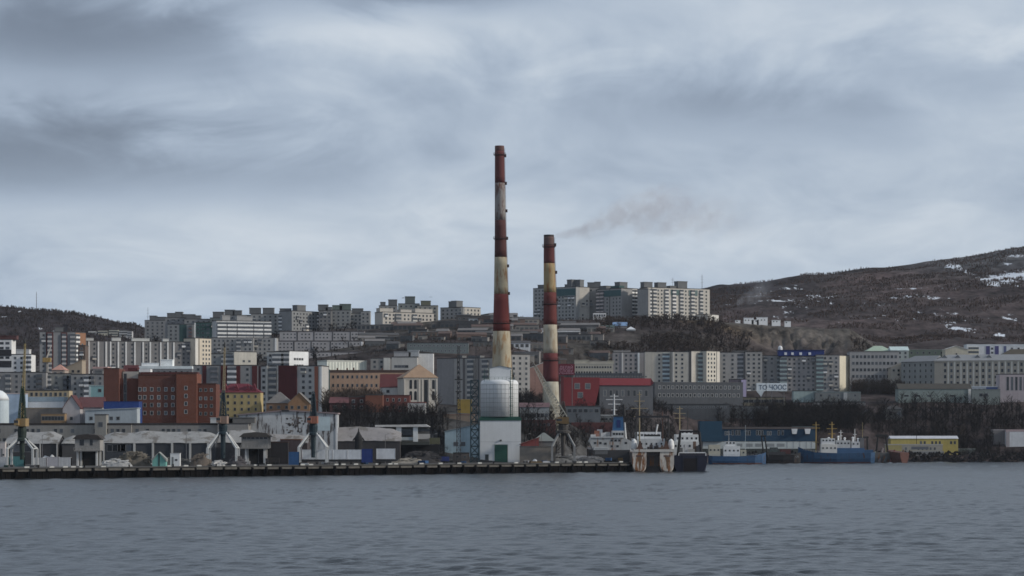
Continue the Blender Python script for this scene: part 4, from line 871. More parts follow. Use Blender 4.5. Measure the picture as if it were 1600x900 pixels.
# ---- red building with billboard and its neighbours
def red_building():
    d = 1400; s = d/FPX
    cx, cy, zb, L, rz = front_frame(875, 1023, d, d+12)
    r = thing('red_building', 'long building with bright red front and red roof band over a slate wing', 'building', (cx, cy, zb), rz)
    q = lambda px: (px-949)*s*1.0; z = lambda py: zt(py, d+6)-zb
    rm = M((.215, .014, .024), .75, .15, .3, streak=.1); sl = wallm((.085, .092, .107))
    MB().prism([(q(875), -5), (q(925), -5), (q(936), z(604)), (q(936), z(590)), (q(875), z(590))], 0, 16).build('red_wall', rm, r)
    MB().box(q(925)+4.2, q(1023), .4, 16, -5, z(602)).build('slate_wall', sl, r)
    MB().poly([(q(936), -.2, z(602)), (q(1020), -.2, z(602)), (q(1024), -.2, z(598)), (q(1024), 6, z(590.5)), (q(936), 6, z(590.5))]).poly([(q(936), 6, z(590.5)), (q(1024), 6, z(590.5)), (q(1024), 16, z(597)), (q(936), 16, z(597))]).poly([(q(1024), -.2, z(598)), (q(1024), 16, z(597)), (q(1024), 6, z(590.5))]).poly([(q(936), -.2, z(602)), (q(936), 16, z(602)), (q(1020), 16, z(602)), (q(1020), -.2, z(602))]).build('red_roof', rm, r)
    MB().box(q(872), q(878), -.3, 12, -5, z(588)).build('dark_red_edge', M((.10, .012, .02), .8), r)
    wm = winmesh(3.2, 3.4, 'mid2')
    for px, py in ((900, 608), (917, 608), (905, 622)): put('window', wm, r, (q(px), -.002, z(py)))
    for i in range(8): put('window', winmesh(1.8, 3.6, 'dark' if i % 3 else 'mid2'), r, (q(945+i*9.6), .398, z(619)))
    for i in range(26):
        MB().box(q(905+i*4.5)-.5, q(905+i*4.5)+.5, 8, 9, z(589), z(586.6)).build('roof_vent', M((.10, .11, .12), .8), r)
red_building()
def billboard():
    d = 1380; cx, cy, zb, L, rz = front_frame(871.5, 898, d)
    r = thing('billboard', 'crimson billboard with three lines of pale pink lettering beside the chimney', 'billboard', (cx, cy, zb))
    z0, z1 = zt(586, d)-zb, zt(568.5, d)-zb
    MB().box(-L/2, L/2, 0, .6, z0, z1).build('panel', M((.19, .012, .035), .7, .1), r)
    pk = M((.62, .30, .40), .7)
    letters('ДЕЛАЙ', 2.3, pk, r, (0, -.05, z1-2.9), squash=.95); letters('СЛОВУ', 2.3, pk, r, (0, -.05, z1-4.9), squash=.95)
    letters('и принимай', 1.35, pk, r, (0, -.05, z0+.55), squash=1.1)
    for x in (-L*.35, L*.35): MB().tube((x, 1.0, -3), (x, 1.0, z1-.4), .22).build('post', M((.1, .1, .11), .7), r)
billboard()
B('hall', 'low cream building with small windows behind the red building', 897, 958, 568, 1500, fl=2, bays=14, fh=3.2, ww=1.1, wh=1.2, wall=(.42,.39,.32), rcol=(.38,.36,.31), cat='hall', hs=[(.2,9,2.4,(.4,.37,.3)),(.62,12,1.6,(.38,.35,.3)),(.95,4,2,(.4,.37,.3))])
B('hall', 'dark grey equipment roof deck behind the red roof band', 898, 1003, 583, 1440, fl=0, win=None, wall=(.075,.085,.10), rcol=(.09,.10,.115), cat='hall', dep=8)
B('tent_hall', 'salmon and white curved roof hall left of the short chimney', 826, 851, 565, 1440, roof='mono', rh=4, rcol=(.55,.58,.56), wall=(.44,.24,.19), fl=0, win=None, cat='hall', dep=12)
B('hall', 'pale grey low office with dark windows and pink roof beside the silo', 812, 858, 629, 1215, roof='gable', rh=2.2, rcol=(.15,.085,.095), wall=(.25,.275,.29), fl=2, bays=7, ww=1.7, wh=2.2, fh=5, top=3.2, cat='hall', dep=10)
B('hall', 'slate blue annex under the red front', 884, 938, 634, 1345, fl=1, bays=6, ww=2.4, wh=2.2, wall=(.11,.13,.15), cat='hall', dep=8)
B('hall', 'long low brick red yard range behind the grey crane', 815, 868, 656, 1192, fl=1, bays=8, ww=1.2, wh=1.4, wall=(.12,.045,.042), rcol=(.13,.04,.04), cat='hall', dep=8, skipwin=.3)
B('hall', 'brick red shed row behind the white ship', 893, 960, 660, 1340, fl=0, win=None, wall=(.14,.05,.05), rcol=(.17,.06,.06), cat='hall', dep=9)
B('hall', 'pale flat roofed shed with white eaves behind the white ship', 917, 965, 648, 1362, fl=1, bays=7, wall=(.15,.16,.165), rcol=(.42,.43,.44), cat='hall', dep=9)

# ------------------------------------------------------------------ two striped chimneys
def chimney(label, d, pxs, bands, plats, ladder_side=1):
    """pxs: (py, left px, right px) outline; bands: (py_top, py_bottom, colour, rust)"""
    pb = pxs[-1]
    cx0 = (pb[1]+pb[2])/2; x0 = wx_(cx0, d); zb = g1(x0, d)
    root = thing('chimney', label, 'chimney', (x0, d, zb)); s = d/FPX
    pys = np.array([p[0] for p in pxs]); rad = np.array([(p[2]-p[1])/2*s for p in pxs]); cen = np.array([((p[1]+p[2])/2-cx0)*s for p in pxs])
    at = lambda py: (float(np.interp(py, pys, cen)), float(np.interp(py, pys, rad)), zt(py, d)-zb)
    def ring(py0, py1, dr, n=6):
        V = []; N = 40
        ys = np.linspace(py1, py0, n)
        b = MB(); k = 0
        for py in ys:
            c, r, z = at(py)
            for j in range(N):
                t = 2*math.pi*j/N; b.v.append((c+(r+dr)*math.cos(t), (r+dr)*math.sin(t), z))
        for a in range(n-1):
            for j in range(N):
                q = (j+1) % N; b.f.append((a*N+j, a*N+q, (a+1)*N+q, (a+1)*N+j)); b.mi.append(0)
        b.f.append(tuple(range((n-1)*N, n*N))); b.mi.append(0); b.f.append(tuple(range(N-1, -1, -1))); b.mi.append(0)
        return b
    for a, b, col, ru in bands:
        o = ring(a, b, 0).build('band', M(col, .85, .14, .35, streak=.16, rust=ru, rust_amt=.42), root)
        n = len(o.data.polygons); o.data.polygons.foreach_set('use_smooth', [i < n-2 for i in range(n)])
    c, r, z = at(bands[-1][1])
    MB().lathe([(r+.6, -4), (r+.1, z+.2)], 40, cx=c).build('base', M((.36, .33, .26), .9, .2), root)
    dkm = M((.06, .03, .03), .8)
    for py in plats:
        c, r, z = at(py)
        p = MB().lathe([(r+.02, z-.5), (r+.75, z-.12), (r+.75, z), (r+.02, z+.1)], 40, cx=c).build('platform', dkm, root)
        rl = MB()
        for zz in (.55, 1.1):
            for j in range(20):
                t, u = 2*math.pi*j/20, 2*math.pi*(j+1)/20
                rl.tube((c+(r+.7)*math.cos(t), (r+.7)*math.sin(t), z+zz), (c+(r+.7)*math.cos(u), (r+.7)*math.sin(u), z+zz), .05, n=3)
        for j in range(20):
            t = 2*math.pi*j/20; rl.tube((c+(r+.7)*math.cos(t), (r+.7)*math.sin(t), z), (c+(r+.7)*math.cos(t), (r+.7)*math.sin(t), z+1.1), .05, n=3)
        rl.build('railing', dkm, p)
    ld = MB(); ys = np.linspace(bands[0][0]+4, bands[-1][1], 40); ang = -.25
    for a, b in zip(ys[:-1], ys[1:]):
        for da in (-.5, .5):
            ca, ra, za = at(a); cb, rb, z_b = at(b)
            ld.tube((ca+(ra+.3)*math.cos(ang), (ra+.3)*math.sin(ang)+da, za), (cb+(rb+.3)*math.cos(ang), (rb+.3)*math.sin(ang)+da, z_b), .09, n=3)
    ld.build('ladder', dkm, root)
    for py in np.arange(bands[0][0]+16, bands[-1][1]-10, 43):
        c, r, z = at(py); MB().box(c+r-.1, c+r+1.0, -.9, .3, z-.6, z+.9).build('rest_platform', dkm, root)
    return root
RB_ = (.165, .030, .026); RB2 = (.115, .035, .032); CR = (.43, .365, .245); CY = (.42, .29, .12)
chimney('taller striped red and cream chimney rising behind the white silo', 1260, [(228, 773.2, 787.8), (372, 773.0, 791.0), (459, 771.8, 794.0), (517, 770.4, 797.0), (580, 769.0, 800.0), (660, 766.5, 804)],
        [(228, 236, (.15, .07, .06), None), (236, 286, (.15, .035, .035), None), (286, 344, (.24, .22, .21), (.11, .06, .05)), (344, 402, (.105, .032, .03), None), (402, 459.5, (.39, .335, .22), (.22, .13, .07)), (459.5, 517.5, (.20, .028, .024), None), (517.5, 640, (.42, .36, .245), (.26, .17, .09))], (242, 373, 505))
chimney('shorter striped red and cream chimney giving off thin smoke', 1240, [(367, 849.6, 865.6), (411, 849.4, 867.0), (457, 849.6, 869.0), (507, 849.0, 870.4), (552, 848.8, 871.6), (596, 848.4, 872.8), (660, 847.5, 875)],
        [(367, 370, (.05, .04, .04), None), (370, 384, (.14, .08, .075), None), (384, 411.5, (.16, .035, .033), None), (411.5, 457, (.40, .29, .13), (.25, .12, .05)), (457, 507.5, (.17, .032, .028), None), (507.5, 552, (.44, .39, .29), (.3, .24, .17)), (552, 596.5, (.165, .030, .032), None), (596.5, 640, (.43, .40, .31), (.3, .26, .2))], (385.5, 475, 563))

# ------------------------------------------------------------------ white silo on its base hall
def silo():
    d = 1120; s = d/FPX; cx, cy, zb, L, rz = front_frame(749.5, 814, d, base=4.4)
    r = thing('silo_hall', 'white grain silo drum on a white base hall with green door and trim', 'silo', (cx, cy, zb))
    q = lambda px: (px-781.75)*s; z = lambda py: zt(py, d)-zb
    wh = M((.60, .615, .63), .6, .07, .2, streak=.10); gr = M((.010, .085, .060), .6, .15); ln = M((.42, .43, .44), .7)
    MB().box(q(750), q(814), 0, 16, -2, z(657)).build('base_wall', wh, r)
    MB().box(q(749), q(815), -.25, 16.25, z(657), z(653.5)).box(q(750), q(813), .6, 15, z(653.5), z(651)).build('green_trim', gr, r)
    MB().box(q(750)+.05, q(814)-.05, -.03, .01, z(690.5), z(690)).build('wall_seam', ln, r)
    dr = MB().box(q(773), q(793), -.10, .02, 0, z(695)).build('door', gr, r)
    MB().box(q(773)-.25, q(773), -.16, .02, 0, z(694)).box(q(793), q(793)+.25, -.16, .02, 0, z(694)).box(q(773), q(793), -.16, .02, z(695), z(694)).build('frame', M((.3, .33, .32), .7), dr)
    for i in range(1, 6): MB().box(q(773)+.05, q(793)-.05, -.13, -.10, z(722-i*4.5)-.04, z(722-i*4.5)+.04).build('panel_rib', M((.008, .06, .045), .6), dr)
    MB().box(q(758), q(763.5), -.08, .02, 0, z(710)).build('side_door', M((.05, .06, .065), .7), r)
    MB().box(q(781), q(784), -.5, .02, z(689), z(687)).build('lamp', M((.05, .05, .05), .5), r)
    R = (810-750.5)/2*s; c = q(780.2); cyd = 8.2
    prof = [(R, z(651)), (R, z(600)), (R*.99, z(597.5)), (R*.93, z(594.5)), (R*.80, z(593))]
    o = MB().lathe(prof, 48, cx=c, cy=cyd).build('drum', wh, r)
    n = len(o.data.polygons); o.data.polygons.foreach_set('use_smooth', [i < n-2 for i in range(n)])
    for py in np.linspace(601, 650, 8):
        t = MB().lathe([(R+.002, z(py)-.07), (R+.08, z(py)-.07), (R+.08, z(py)+.07), (R+.002, z(py)+.07)], 48, cx=c, cy=cyd).build('hoop', M((.20, .215, .22), .6), r)
    for k in range(30):
        a = 2*math.pi*k/30; MB().tube((c+(R+.03)*math.cos(a), cyd+(R+.03)*math.sin(a), z(650.8)), (c+(R+.03)*math.cos(a), cyd+(R+.03)*math.sin(a), z(600)), .055, n=4).build('stave', M((.22, .235, .24), .6), r)
    MB().prism([(q(764), z(593.5)), (q(799), z(593.5)), (q(799), z(575)), (q(781), z(571.5)), (q(764), z(575))], 4.5, 12).build('top_house', wh, r)
    for sgn in (0, 1):
        p = [(q(763), z(575.2)), (q(781), z(571.6)), (q(781), z(570.8)), (q(763), z(574.4))] if sgn == 0 else [(q(781), z(571.6)), (q(800), z(575.2)), (q(800), z(574.4)), (q(781), z(570.8))]
        MB().prism(p, 4.2, 12.3).build('roof_sheet', M((.16, .18, .18), .7), r)
    lad = MB()
    lx = q(799.5)
    for dx in (-.55, .55): lad.tube((lx+dx, .9, z(651)), (lx+dx, .9, z(578)), .16, n=4)
    for zz in np.arange(z(650), z(578), .9): lad.tube((lx-.55, .9, zz), (lx+.55, .9, zz), .06, n=3)
    for zz in np.arange(z(648), z(580), 4.2): lad.tube((lx-1.5, .7, zz), (lx+.8, .7, zz), .12, n=4).tube((lx-.55, .9, zz), (lx, 3.5, zz), .08, n=3)
    lad.build('ladder', gr, r)
    rl = MB()
    for px in (757, 764.5): rl.tube((q(px), 1.6, z(596)), (q(px), 1.6, z(576)), .14, n=4)
    for py in (576, 584, 591): rl.tube((q(756), 1.6, z(py)), (q(765), 1.6, z(py)), .1, n=4)
    for py in (589, 592): rl.tube((q(753), 1.2, z(py)), (q(808), 1.2, z(py)), .06, n=3)
    for px in range(755, 808, 6): rl.tube((q(px), 1.2, z(596)), (q(px), 1.2, z(589)), .06, n=3)
    rl.build('railing', gr, r)
silo()
def lattice(label, name, d, pxc, wpx0, wpx1, pyt, pyb, n, col, t=.14, depth=None, cat='mast', arms=()):
    s = d/FPX; x = wx_(pxc, d); zb = zt(pyb, d)
    r = thing(name, label, cat, (x, d, zb)); H = zt(pyt, d)-zb; m = M(col, .7, .2)
    P = lambda k, f: (k[0]*(wpx0*(1-f)+wpx1*f)/2*s, (depth or wpx0*s)/2*k[1]*((1-f)+f*wpx1/wpx0), H*f)
    cs = [(-1,-1),(1,-1),(1,1),(-1,1)]
    for k in cs: MB().tube(P(k, 0), P(k, 1), t*1.3, n=4).build('leg', m, r)
    b = MB(); h = MB()
    for i in range(n):
        f0, f1 = i/n, (i+1)/n
        for a in range(4):
            k, l = cs[a], cs[(a+1) % 4]
            h.tube(P(k, f1), P(l, f1), t, n=3)
            b.tube(P(k, f0), P(l, f1), t*.8, n=3)
            if a % 2 == 0: b.tube(P(l, f0), P(k, f1), t*.8, n=3)
    b.build('bracing', m, r); h.build('crossbar', m, r)
    for py, w in arms: MB().box(-w/2*s, w/2*s, -.6, .6, zt(py, d)-zb-.25, zt(py, d)-zb+.25).build('platform', m, r)
    return r
lattice('thin dark lattice mast with a small platform beside the pale blue hall', 'lattice_mast', 1100, 716.5, 7, 3.2, 541, 724, 26, (.05, .045, .045), .11, arms=[(593, 12), (612, 9), (640, 8)])
lattice('second thin lattice mast rising just behind the pale blue hall', 'lattice_mast', 1150, 743.5, 3.2, 2.2, 540, 668, 22, (.07, .06, .06), .08)
lattice('dark blue green conveyor tower with open cells beside the silo', 'elevator_tower', 1108, 741.8, 12.5, 12.5, 594, 723, 10, (.018, .045, .058), .26, depth=3.4, cat='tower')
# ------------------------------------------------------------------ sheds on the quay
SH = (.25, .248, .245)  # shed colours darkened to stand in for cloud shadow over the quay
B('derelict_building', 'long derelict grey two storey building with broken windows above the white roofs', -40, 205, 661, 1078, fl=2, bays=26, fh=4.2, ww=1.7, wh=2.0, top=1.6, wall=(.225,.215,.20), rcol=(.035,.03,.03), cat='building', dep=11, skipwin=.45, base=4.8, parap=.9)
B('derelict_building', 'right hand derelict grey range with dark roof edge under the brick block', 206, 345, 661, 1080, fl=2, bays=16, fh=4.2, ww=1.7, wh=2.0, top=1.6, wall=(.21,.20,.19), rcol=(.04,.036,.036), cat='building', dep=11, skipwin=.4, base=4.8, parap=.9)
B('derelict_building', 'ruined concrete stair head on the derelict range', 148, 166, 647, 1076, fl=1, bays=1, ww=2.2, wh=2.4, top=3, wall=(.24,.23,.21), cat='ruin', dep=6, base=4.8)
B('derelict_building', 'grey two window house with flat tarred roof at the end of the derelict range', 340, 388, 661, 1076, fl=1, bays=5, ww=2.0, wh=2.2, top=1.6, wall=(.23,.22,.21), rcol=(.05,.05,.055), cat='building', dep=10, skipwin=.2, base=4.8, hs=[(.1,10,2.5,(.45,.46,.46)),(.75,12,2.6,(.13,.125,.12))])
shed_ribs = lambda fr: [(f, f+.018, (.42,.415,.40), .5) for f in fr]
g = 'white roofed transit sheds on the quay'
B('transit_shed', 'white roofed shed with hipped left end behind the green crane', 8, 90, 674, 1048, roof='ragged', rrust=(.13,.12,.11), rh=5.2, dep=20, rcol=SH, wall=(.045,.045,.05), fl=1, bays=6, ww=5, wh=3.0, top=.8, cat='shed', base=4.6, ribs=shed_ribs((.05, .66, .98)), group=g)
B('transit_shed', 'short white roofed shed beside the elevated control house', 97, 122, 678, 1050, roof='ragged', rrust=(.13,.12,.11), rh=4.2, dep=18, rcol=(.24,.235,.225), wall=(.07,.068,.07), fl=0, win=None, cat='shed', base=4.6, group=g)
B('transit_shed', 'longest white roofed shed with pale pillars between dark windows', 160, 336, 674, 1054, roof='ragged', rrust=(.13,.12,.11), rh=5.0, dep=20, rcol=SH, wall=(.045,.05,.06), fl=1, bays=20, ww=6, wh=3.0, top=.8, cat='shed', base=4.6, ribs=shed_ribs((.0, .275, .44, .61, .77, .93)), group=g)
B('transit_shed', 'white roofed shed behind the blue topped crane', 334, 402, 672, 1062, roof='ragged', rrust=(.13,.12,.11), rh=5.4, dep=18, rcol=(.26,.255,.25), wall=(.08,.075,.08), fl=0, win=None, cat='shed', base=4.6, group=g)
B('transit_shed', 'pale roofed shed below the graffiti wall', 400, 480, 679, 1072, roof='ragged', rrust=(.13,.12,.11), rh=3.6, dep=16, rcol=(.25,.24,.24), wall=(.06,.05,.055), fl=0, win=None, cat='shed', base=4.6, group=g)
B('transit_shed', 'weathered pink grey roofed shed right of the third crane', 496, 625, 668, 1088, roof='ragged', rrust=(.13,.12,.11), rh=6.0, dep=18, rcol=(.22,.205,.205), wall=(.045,.042,.045), fl=0, win=None, cat='shed', base=4.6, group=g)
def graffiti_hall():
    d = 1086; cx, cy, zb, L, rz = front_frame(372, 526, d, base=4.8)
    r = thing('graffiti_hall', 'wide white gabled hall with peeling dark patches and pinkish roof', 'hall', (cx, cy, zb)); h = L/2
    z = lambda py: zt(py, d)-zb
    m = M((.38, .40, .42), .85, .2, .2, streak=.2, rust=(.06, .05, .05), rust_amt=.36)
    MB().prism([(-h, -2), (h, -2), (h, z(647)), (-.5, z(642)), (-h, z(649))], 0, 14).build('wall', m, r)
    MB().prism([(-h-.6, z(649)), (-.5, z(642)), (-.5, z(640)), (-h-.6, z(647.5))], -.6, 14.6).build('roof', M((.24, .18, .19), .9, .2), r)
    MB().prism([(-.5, z(642)), (h+.6, z(647)), (h+.6, z(645)), (-.5, z(640))], -.6, 14.6).build('roof', M((.24, .18, .19), .9, .2), r)
    MB().box(-2.5, .8, -.75, -.5, z(643), z(640.5)).build('vent', M(DARK, .9), r)
    rg = random.Random(9)
    for k in range(46):     # peeled plaster patches
        x = rg.uniform(h*-.05, h*.55); y = z(rg.uniform(653, 676)); w = rg.uniform(.5, 1.9); hh = rg.uniform(.3, 1.2)
        pts = [(x+w*.5*math.cos(t)*rg.uniform(.6, 1.2), y+hh*.6*math.sin(t)*rg.uniform(.6, 1.2)) for t in np.linspace(0, 2*math.pi, 8)[:-1]]
        MB().prism(pts, -.03-.001*k, .01).build('bare_patch', M(rg.choice(((.05,.045,.045), (.12,.10,.09), (.18,.16,.15))), .95), r)
    MB().box(h*.62, h*.87, -.06, .01, z(673), z(651)).build('pale_blue_panel', M((.40, .50, .54), .7, .2), r)
    MB().box(h*.98, h*1.02, -.2, .2, -2, z(648)).build('corner_post', M((.6, .6, .6), .8), r)
graffiti_hall()
def house_on_stilts(label, px0, px1, pyt, pym, pyb, d, posts, roofc, wallc, rounds=False):
    cx, cy, zb, L, rz = front_frame(px0, px1, d, base=4.4)
    r = thing('elevated_house', label, 'control house', (cx, cy, zb)); h = L/2; z = lambda py: zt(py, d)-zb
    MB().box(-h*.95, h*.95, 0, 9, z(pym), z(pyt)+.05).build('wall', M(wallc, .95, .35, .3, streak=.2), r)
    MB().prism([(-h*1.12, z(pyt+2)), (h*1.12, z(pyt+2)), (h*.8, z(pyt-4)), (0, z(pyt-6)), (-h*.8, z(pyt-4))], -.7, 9.7).build('roof', M(roofc, .95, .3), r)
    MB().box(-h*1.0, h*1.0, -1.2, -.01, z(pym)-.3, z(pym)+.25).build('gallery', M((.22, .21, .2), .9), r)
    rl = MB()
    for i in range(9): rl.tube((-h+i*h/4, -1.1, z(pym)+.2), (-h+i*h/4, -1.1, z(pym)+1.3), .06, n=3)
    rl.tube((-h, -1.1, z(pym)+1.3), (h, -1.1, z(pym)+1.3), .06, n=3); rl.build('railing', M((.3, .3, .3), .8), r)
    for px in posts:
        x = (px-(px0+px1)/2)*d/FPX
        for y in (.5, 8.4): MB().box(x-.42, x+.42, y-.4, y+.4, -1, z(pym)-.3).build('post', M((.50, .50, .49), .9, .2), r)
    if rounds:
        for i in range(6):
            x = -h*.72+i*h*1.44/5
            MB().prism([(x-.75, z(pym-14)), (x+.75, z(pym-14)), (x+.75, z(pym-17.5)), (x, z(pym-19)), (x-.75, z(pym-17.5))], -.05, .02).build('window', glass_dark, r)
    else:
        for x, w in ((-h*.42, 1.9), (h*.3, 1.2)): MB().box(x-w/2, x+w/2, -.05, .02, z(pym-8), z(pym-17)).build('window', glass_dark, r)
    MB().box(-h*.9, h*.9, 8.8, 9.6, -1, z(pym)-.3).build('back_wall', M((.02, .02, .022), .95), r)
house_on_stilts('elevated concrete control house on two pale posts with two dark openings', 116, 157, 684, 704, 727, 1012, (121, 151), (.05, .042, .04), (.25, .24, .23))
house_on_stilts('elevated control house with a row of arched windows under a domed dark roof', 376, 421, 681, 700, 725, 1050, (384, 413), (.065, .057, .052), (.22, .21, .20), True)
B('ruined_shed', 'dark open ruined shed under the arched control house', 415, 450, 690, 1062, fl=0, win=None, wall=(.03,.027,.03), rcol=(.06,.035,.03), cat='shed', base=4.5, dep=10)
B('rusty_hopper', 'brown wall of a roofless store beside the blue container', 438, 470, 686, 1066, fl=0, win=None, wall=(.085,.06,.065), rcol=(.16,.07,.04), cat='store', base=4.5, dep=8)
def derelict_frame():
    d = 1100; cx, cy, zb, L, rz = front_frame(586, 672, d, base=4.5)
    r = thing('derelict_hall', 'ruined hall with white pillars, dark bays and a sagging pale roof edge', 'hall', (cx, cy, zb)); h = L/2; z = lambda py: zt(py, d)-zb
    q = lambda px: (px-629)*d/FPX
    MB().prism([(q(586), z(664)), (q(665), z(663)), (q(672), z(667)), (q(586), z(667))][::-1], -.8, 12).build('roof', M((.46, .45, .44), .9, .35), r)
    MB().box(q(600), q(670), 6, 7, -1, z(666)).build('back_wall', M((.12, .125, .13), .9, .3), r)
    for a, b in ((619, 627), (645.5, 653)): MB().box(q(a), q(b), 0, 1.2, -1, z(667)).build('pillar', M((.55, .57, .58), .85, .2), r)
    MB().box(q(627), q(645.5), .4, .9, z(688), z(683)).box(q(627), q(645.5), .4, .9, z(694), z(690)).build('parapet', M((.34, .38, .40), .9, .2), r)
    MB().box(q(627), q(645.5), .5, .8, z(680), z(670)).build('window', glass_dark, r)
    MB().box(q(653), q(672), .5, 1, z(686), z(678)).build('side_wall', M((.40, .38, .36), .9, .3), r)
    MB().box(q(655), q(671), .3, .8, z(674), z(670)).build('window', glass_dark, r)
    MB().box(q(600), q(619), .4, 1, -1, z(672)).build('side_wall', M((.28, .28, .29), .9, .3), r)
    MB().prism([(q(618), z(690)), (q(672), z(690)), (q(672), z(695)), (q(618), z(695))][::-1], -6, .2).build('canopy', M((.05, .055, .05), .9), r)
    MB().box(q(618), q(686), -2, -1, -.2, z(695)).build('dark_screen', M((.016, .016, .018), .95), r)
    MB().box(q(671), q(687), -1, 3, z(694), z(684)).build('olive_box', M((.10, .10, .055), .9), r)
derelict_frame()
ph = B('pale_blue_hall', 'pale sky blue hall with a roof rising towards the silo', 695, 752, 661, 1122, roof='mono', rh=3.8, rcol=(.20,.26,.29), wall=(.30,.42,.49), fl=1, bays=2, wx=(.2,.6), ww=2.2, wh=2.0, top=5, cat='hall', base=4.4, dep=16, band=[(0,1,12.5,20,(.12,.26,.36),.05)])
B('hut', 'small brown quay hut in front of the pale blue hall', 708, 733, 707, 1108, fl=1, bays=2, ww=1.2, wh=1.0, top=1, wall=(.15,.125,.11), rcol=(.05,.045,.045), cat='hut', base=4.4, dep=5)
B('shed', 'low shed with red lean-to roof right of the silo', 813, 842, 683, 1120, roof='mono', rh=3.2, rcol=(.26,.055,.05), wall=(.30,.06,.055), fl=0, win=None, cat='shed', base=4.4, dep=10)
B('shed', 'sand coloured yard wall under the red lean-to roof', 812, 868, 697, 1114, fl=0, win=None, wall=(.22,.19,.16), rcol=(.13,.12,.11), cat='wall', base=4.4, dep=3)
B('shed', 'grey green sloping shed behind the grey crane', 832, 868, 676, 1128, roof='hip', rh=4, rcol=(.155,.175,.17), wall=(.15,.16,.16), fl=0, win=None, cat='shed', base=4.6, dep=10)
# ------------------------------------------------------------------ containers, heaps, clutter
def container(label, px0, px1, pyt, d, col, base=4.4, group=None):
    cx, cy, zb, L, rz = front_frame(px0, px1, d, base=base); H = zt(pyt, d)-zb; h = L/2
    r = thing('container', label, 'container', (cx, cy, zb), 0, group); m = M(col, .7, .2, .5, streak=.2)
    MB().box(-h, h, .06, 2.5, .15, H-.1).build('body', m, r)
    cr = MB()
    for i in range(int(L/.7)): cr.box(-h+.2+i*.7, -h+.5+i*.7, 0, .06, .3, H-.3)
    cr.build('corrugation', m, r)
    for x in (-h, h-.2): MB().box(x, x+.2, -.03, 2.52, 0, H).build('corner_post', m, r)
    for zz in (0, H-.12): MB().box(-h+.2, h-.2, -.02, .05, zz, zz+.12).build('rail', m, r)
container('teal container between the legs of the green crane', 15, 37, 713, 992, (.07, .26, .27))
container('white container with dark end beside the green crane', 53, 72, 715, 990, (.50, .50, .51))
container('pale mauve grey container left of the elevated control house', 73, 92, 714, 990, (.46, .44, .47))
container('long dirty white container nearest the pale posts', 91, 110.5, 714.5, 990, (.48, .48, .49))
container('white container at the foot of the left bank of the green crane', -8, 13, 714, 985, (.52, .52, .53))
container('bright blue container left of the third crane', 451, 467, 706, 1040, (.02, .10, .26))
for k, (a, b) in enumerate(((472, 495), (495.6, 519), (519.6, 542), (542.6, 564.5))):
    container(('white container under the left leg of the third crane', 'white container under the right leg of the third crane', 'white container in mid row right of the third crane', 'white container touching the cobalt blue one')[k], a, b, 702.5, 1054, (.60, .62, .65), base=6.6, group='row of white containers')
container('cobalt blue container at the end of the white row', 565, 582, 701.5, 1054, (.015, .045, .22), base=5.2)
container('single white container right of the cobalt blue one', 588, 617.5, 701, 1060, (.60, .61, .64), base=6.6)
for nm, a, b in (('flat dark wagon under the row of white containers', 470, 584), ('flat dark wagon under the single white container', 587, 619)):
    cx, cy, zb, L, rz = front_frame(a, b, 1054.2 if a == 470 else 1060.2, base=4.4)
    r = thing('flat_wagon', nm, 'wagon', (cx, cy, zb)); MB().box(-L/2, L/2, 0, 2.4, 1.1, 2.15 if b != 584 else 2.1).build('bed', M((.03, .03, .033), .8), r)
    for i in range(int(L/5)): MB().tube((-L/2+2+i*5, .1, .5), (-L/2+2+i*5, 2.3, .5), .5, n=10).build('wheel', M((.02, .02, .02), .8), r)
def heap(label, px0, px1, pyt, d, col, name='rubble_heap', n=26, seed=1, chunks=True):
    cx, cy, zb, L, rz = front_frame(px0, px1, d, base=4.35); H = zt(pyt, d)-zb
    rg = np.random.default_rng(seed); u = np.linspace(-1, 1, 30); v = np.linspace(-1, 1, 16)
    U, Vv = np.meshgrid(u, v); hh = np.clip(1-(np.abs(U)**2.2+Vv**2), 0, 1)**.7*H*(.75+.35*vnoise(U*3+seed*9, Vv*2, seed))+vnoise(U*11, Vv*7+seed, seed+3)*.25-.1
    vi = np.arange(U.size).reshape(U.shape); F = np.stack([vi[:-1, :-1], vi[:-1, 1:], vi[1:, 1:], vi[1:, :-1]], -1).reshape(-1, 4)
    me = grid_mesh('mound', np.stack([U*L/2, (Vv+1)*4, hh], -1).reshape(-1, 3), F); me.materials.append(M(col, .95, .4, .6))
    r = thing(name, label, 'heap', (cx, cy, zb)); put('mound', me, r)
    if chunks:
        b = MB()
        for _ in range(n):
            a, c = rg.uniform(-.85, .85), rg.uniform(-.6, .2); zz = max(0, 1-(abs(a)**2.2+c*c))**.7*H*.85
            w = rg.uniform(.3, 1.5); x, y = a*L/2, (c+1)*4
            b.tube((x-w, y-.3, zz+rg.uniform(-.3, .5)), (x+w, y+rg.uniform(-.6, .6), zz+rg.uniform(-.2, .8)), rg.uniform(.12, .4), n=4)
        o = b.build('scrap', M(tuple(c*1.6 for c in col), .9, .5, .8), r); o['kind'] = 'stuff'
heap('brown scrap heap right of the elevated control house', 178, 236, 704, 1002, (.11, .095, .075), seed=1, n=90)
heap('pale rubble heap with white boards beside the posts', 155, 205, 717, 992, (.26, .26, .26), seed=2)
heap('brown rubble heap left of the second crane', 294, 330, 707, 1010, (.12, .095, .075), seed=3)
heap('white grey heap behind the white containers by the green crane', 52, 92, 706, 1010, (.42, .42, .42), seed=4, chunks=False)
heap('dark scrap heap between the crane and the arched control house', 352, 384, 712, 1022, (.06, .055, .06), seed=5)
heap('dark low heap behind the green tent', 236, 300, 715, 1012, (.07, .068, .065), seed=6)
heap('pale sand heap right of the single white container', 612, 664, 717, 1080, (.24, .215, .18), seed=7)
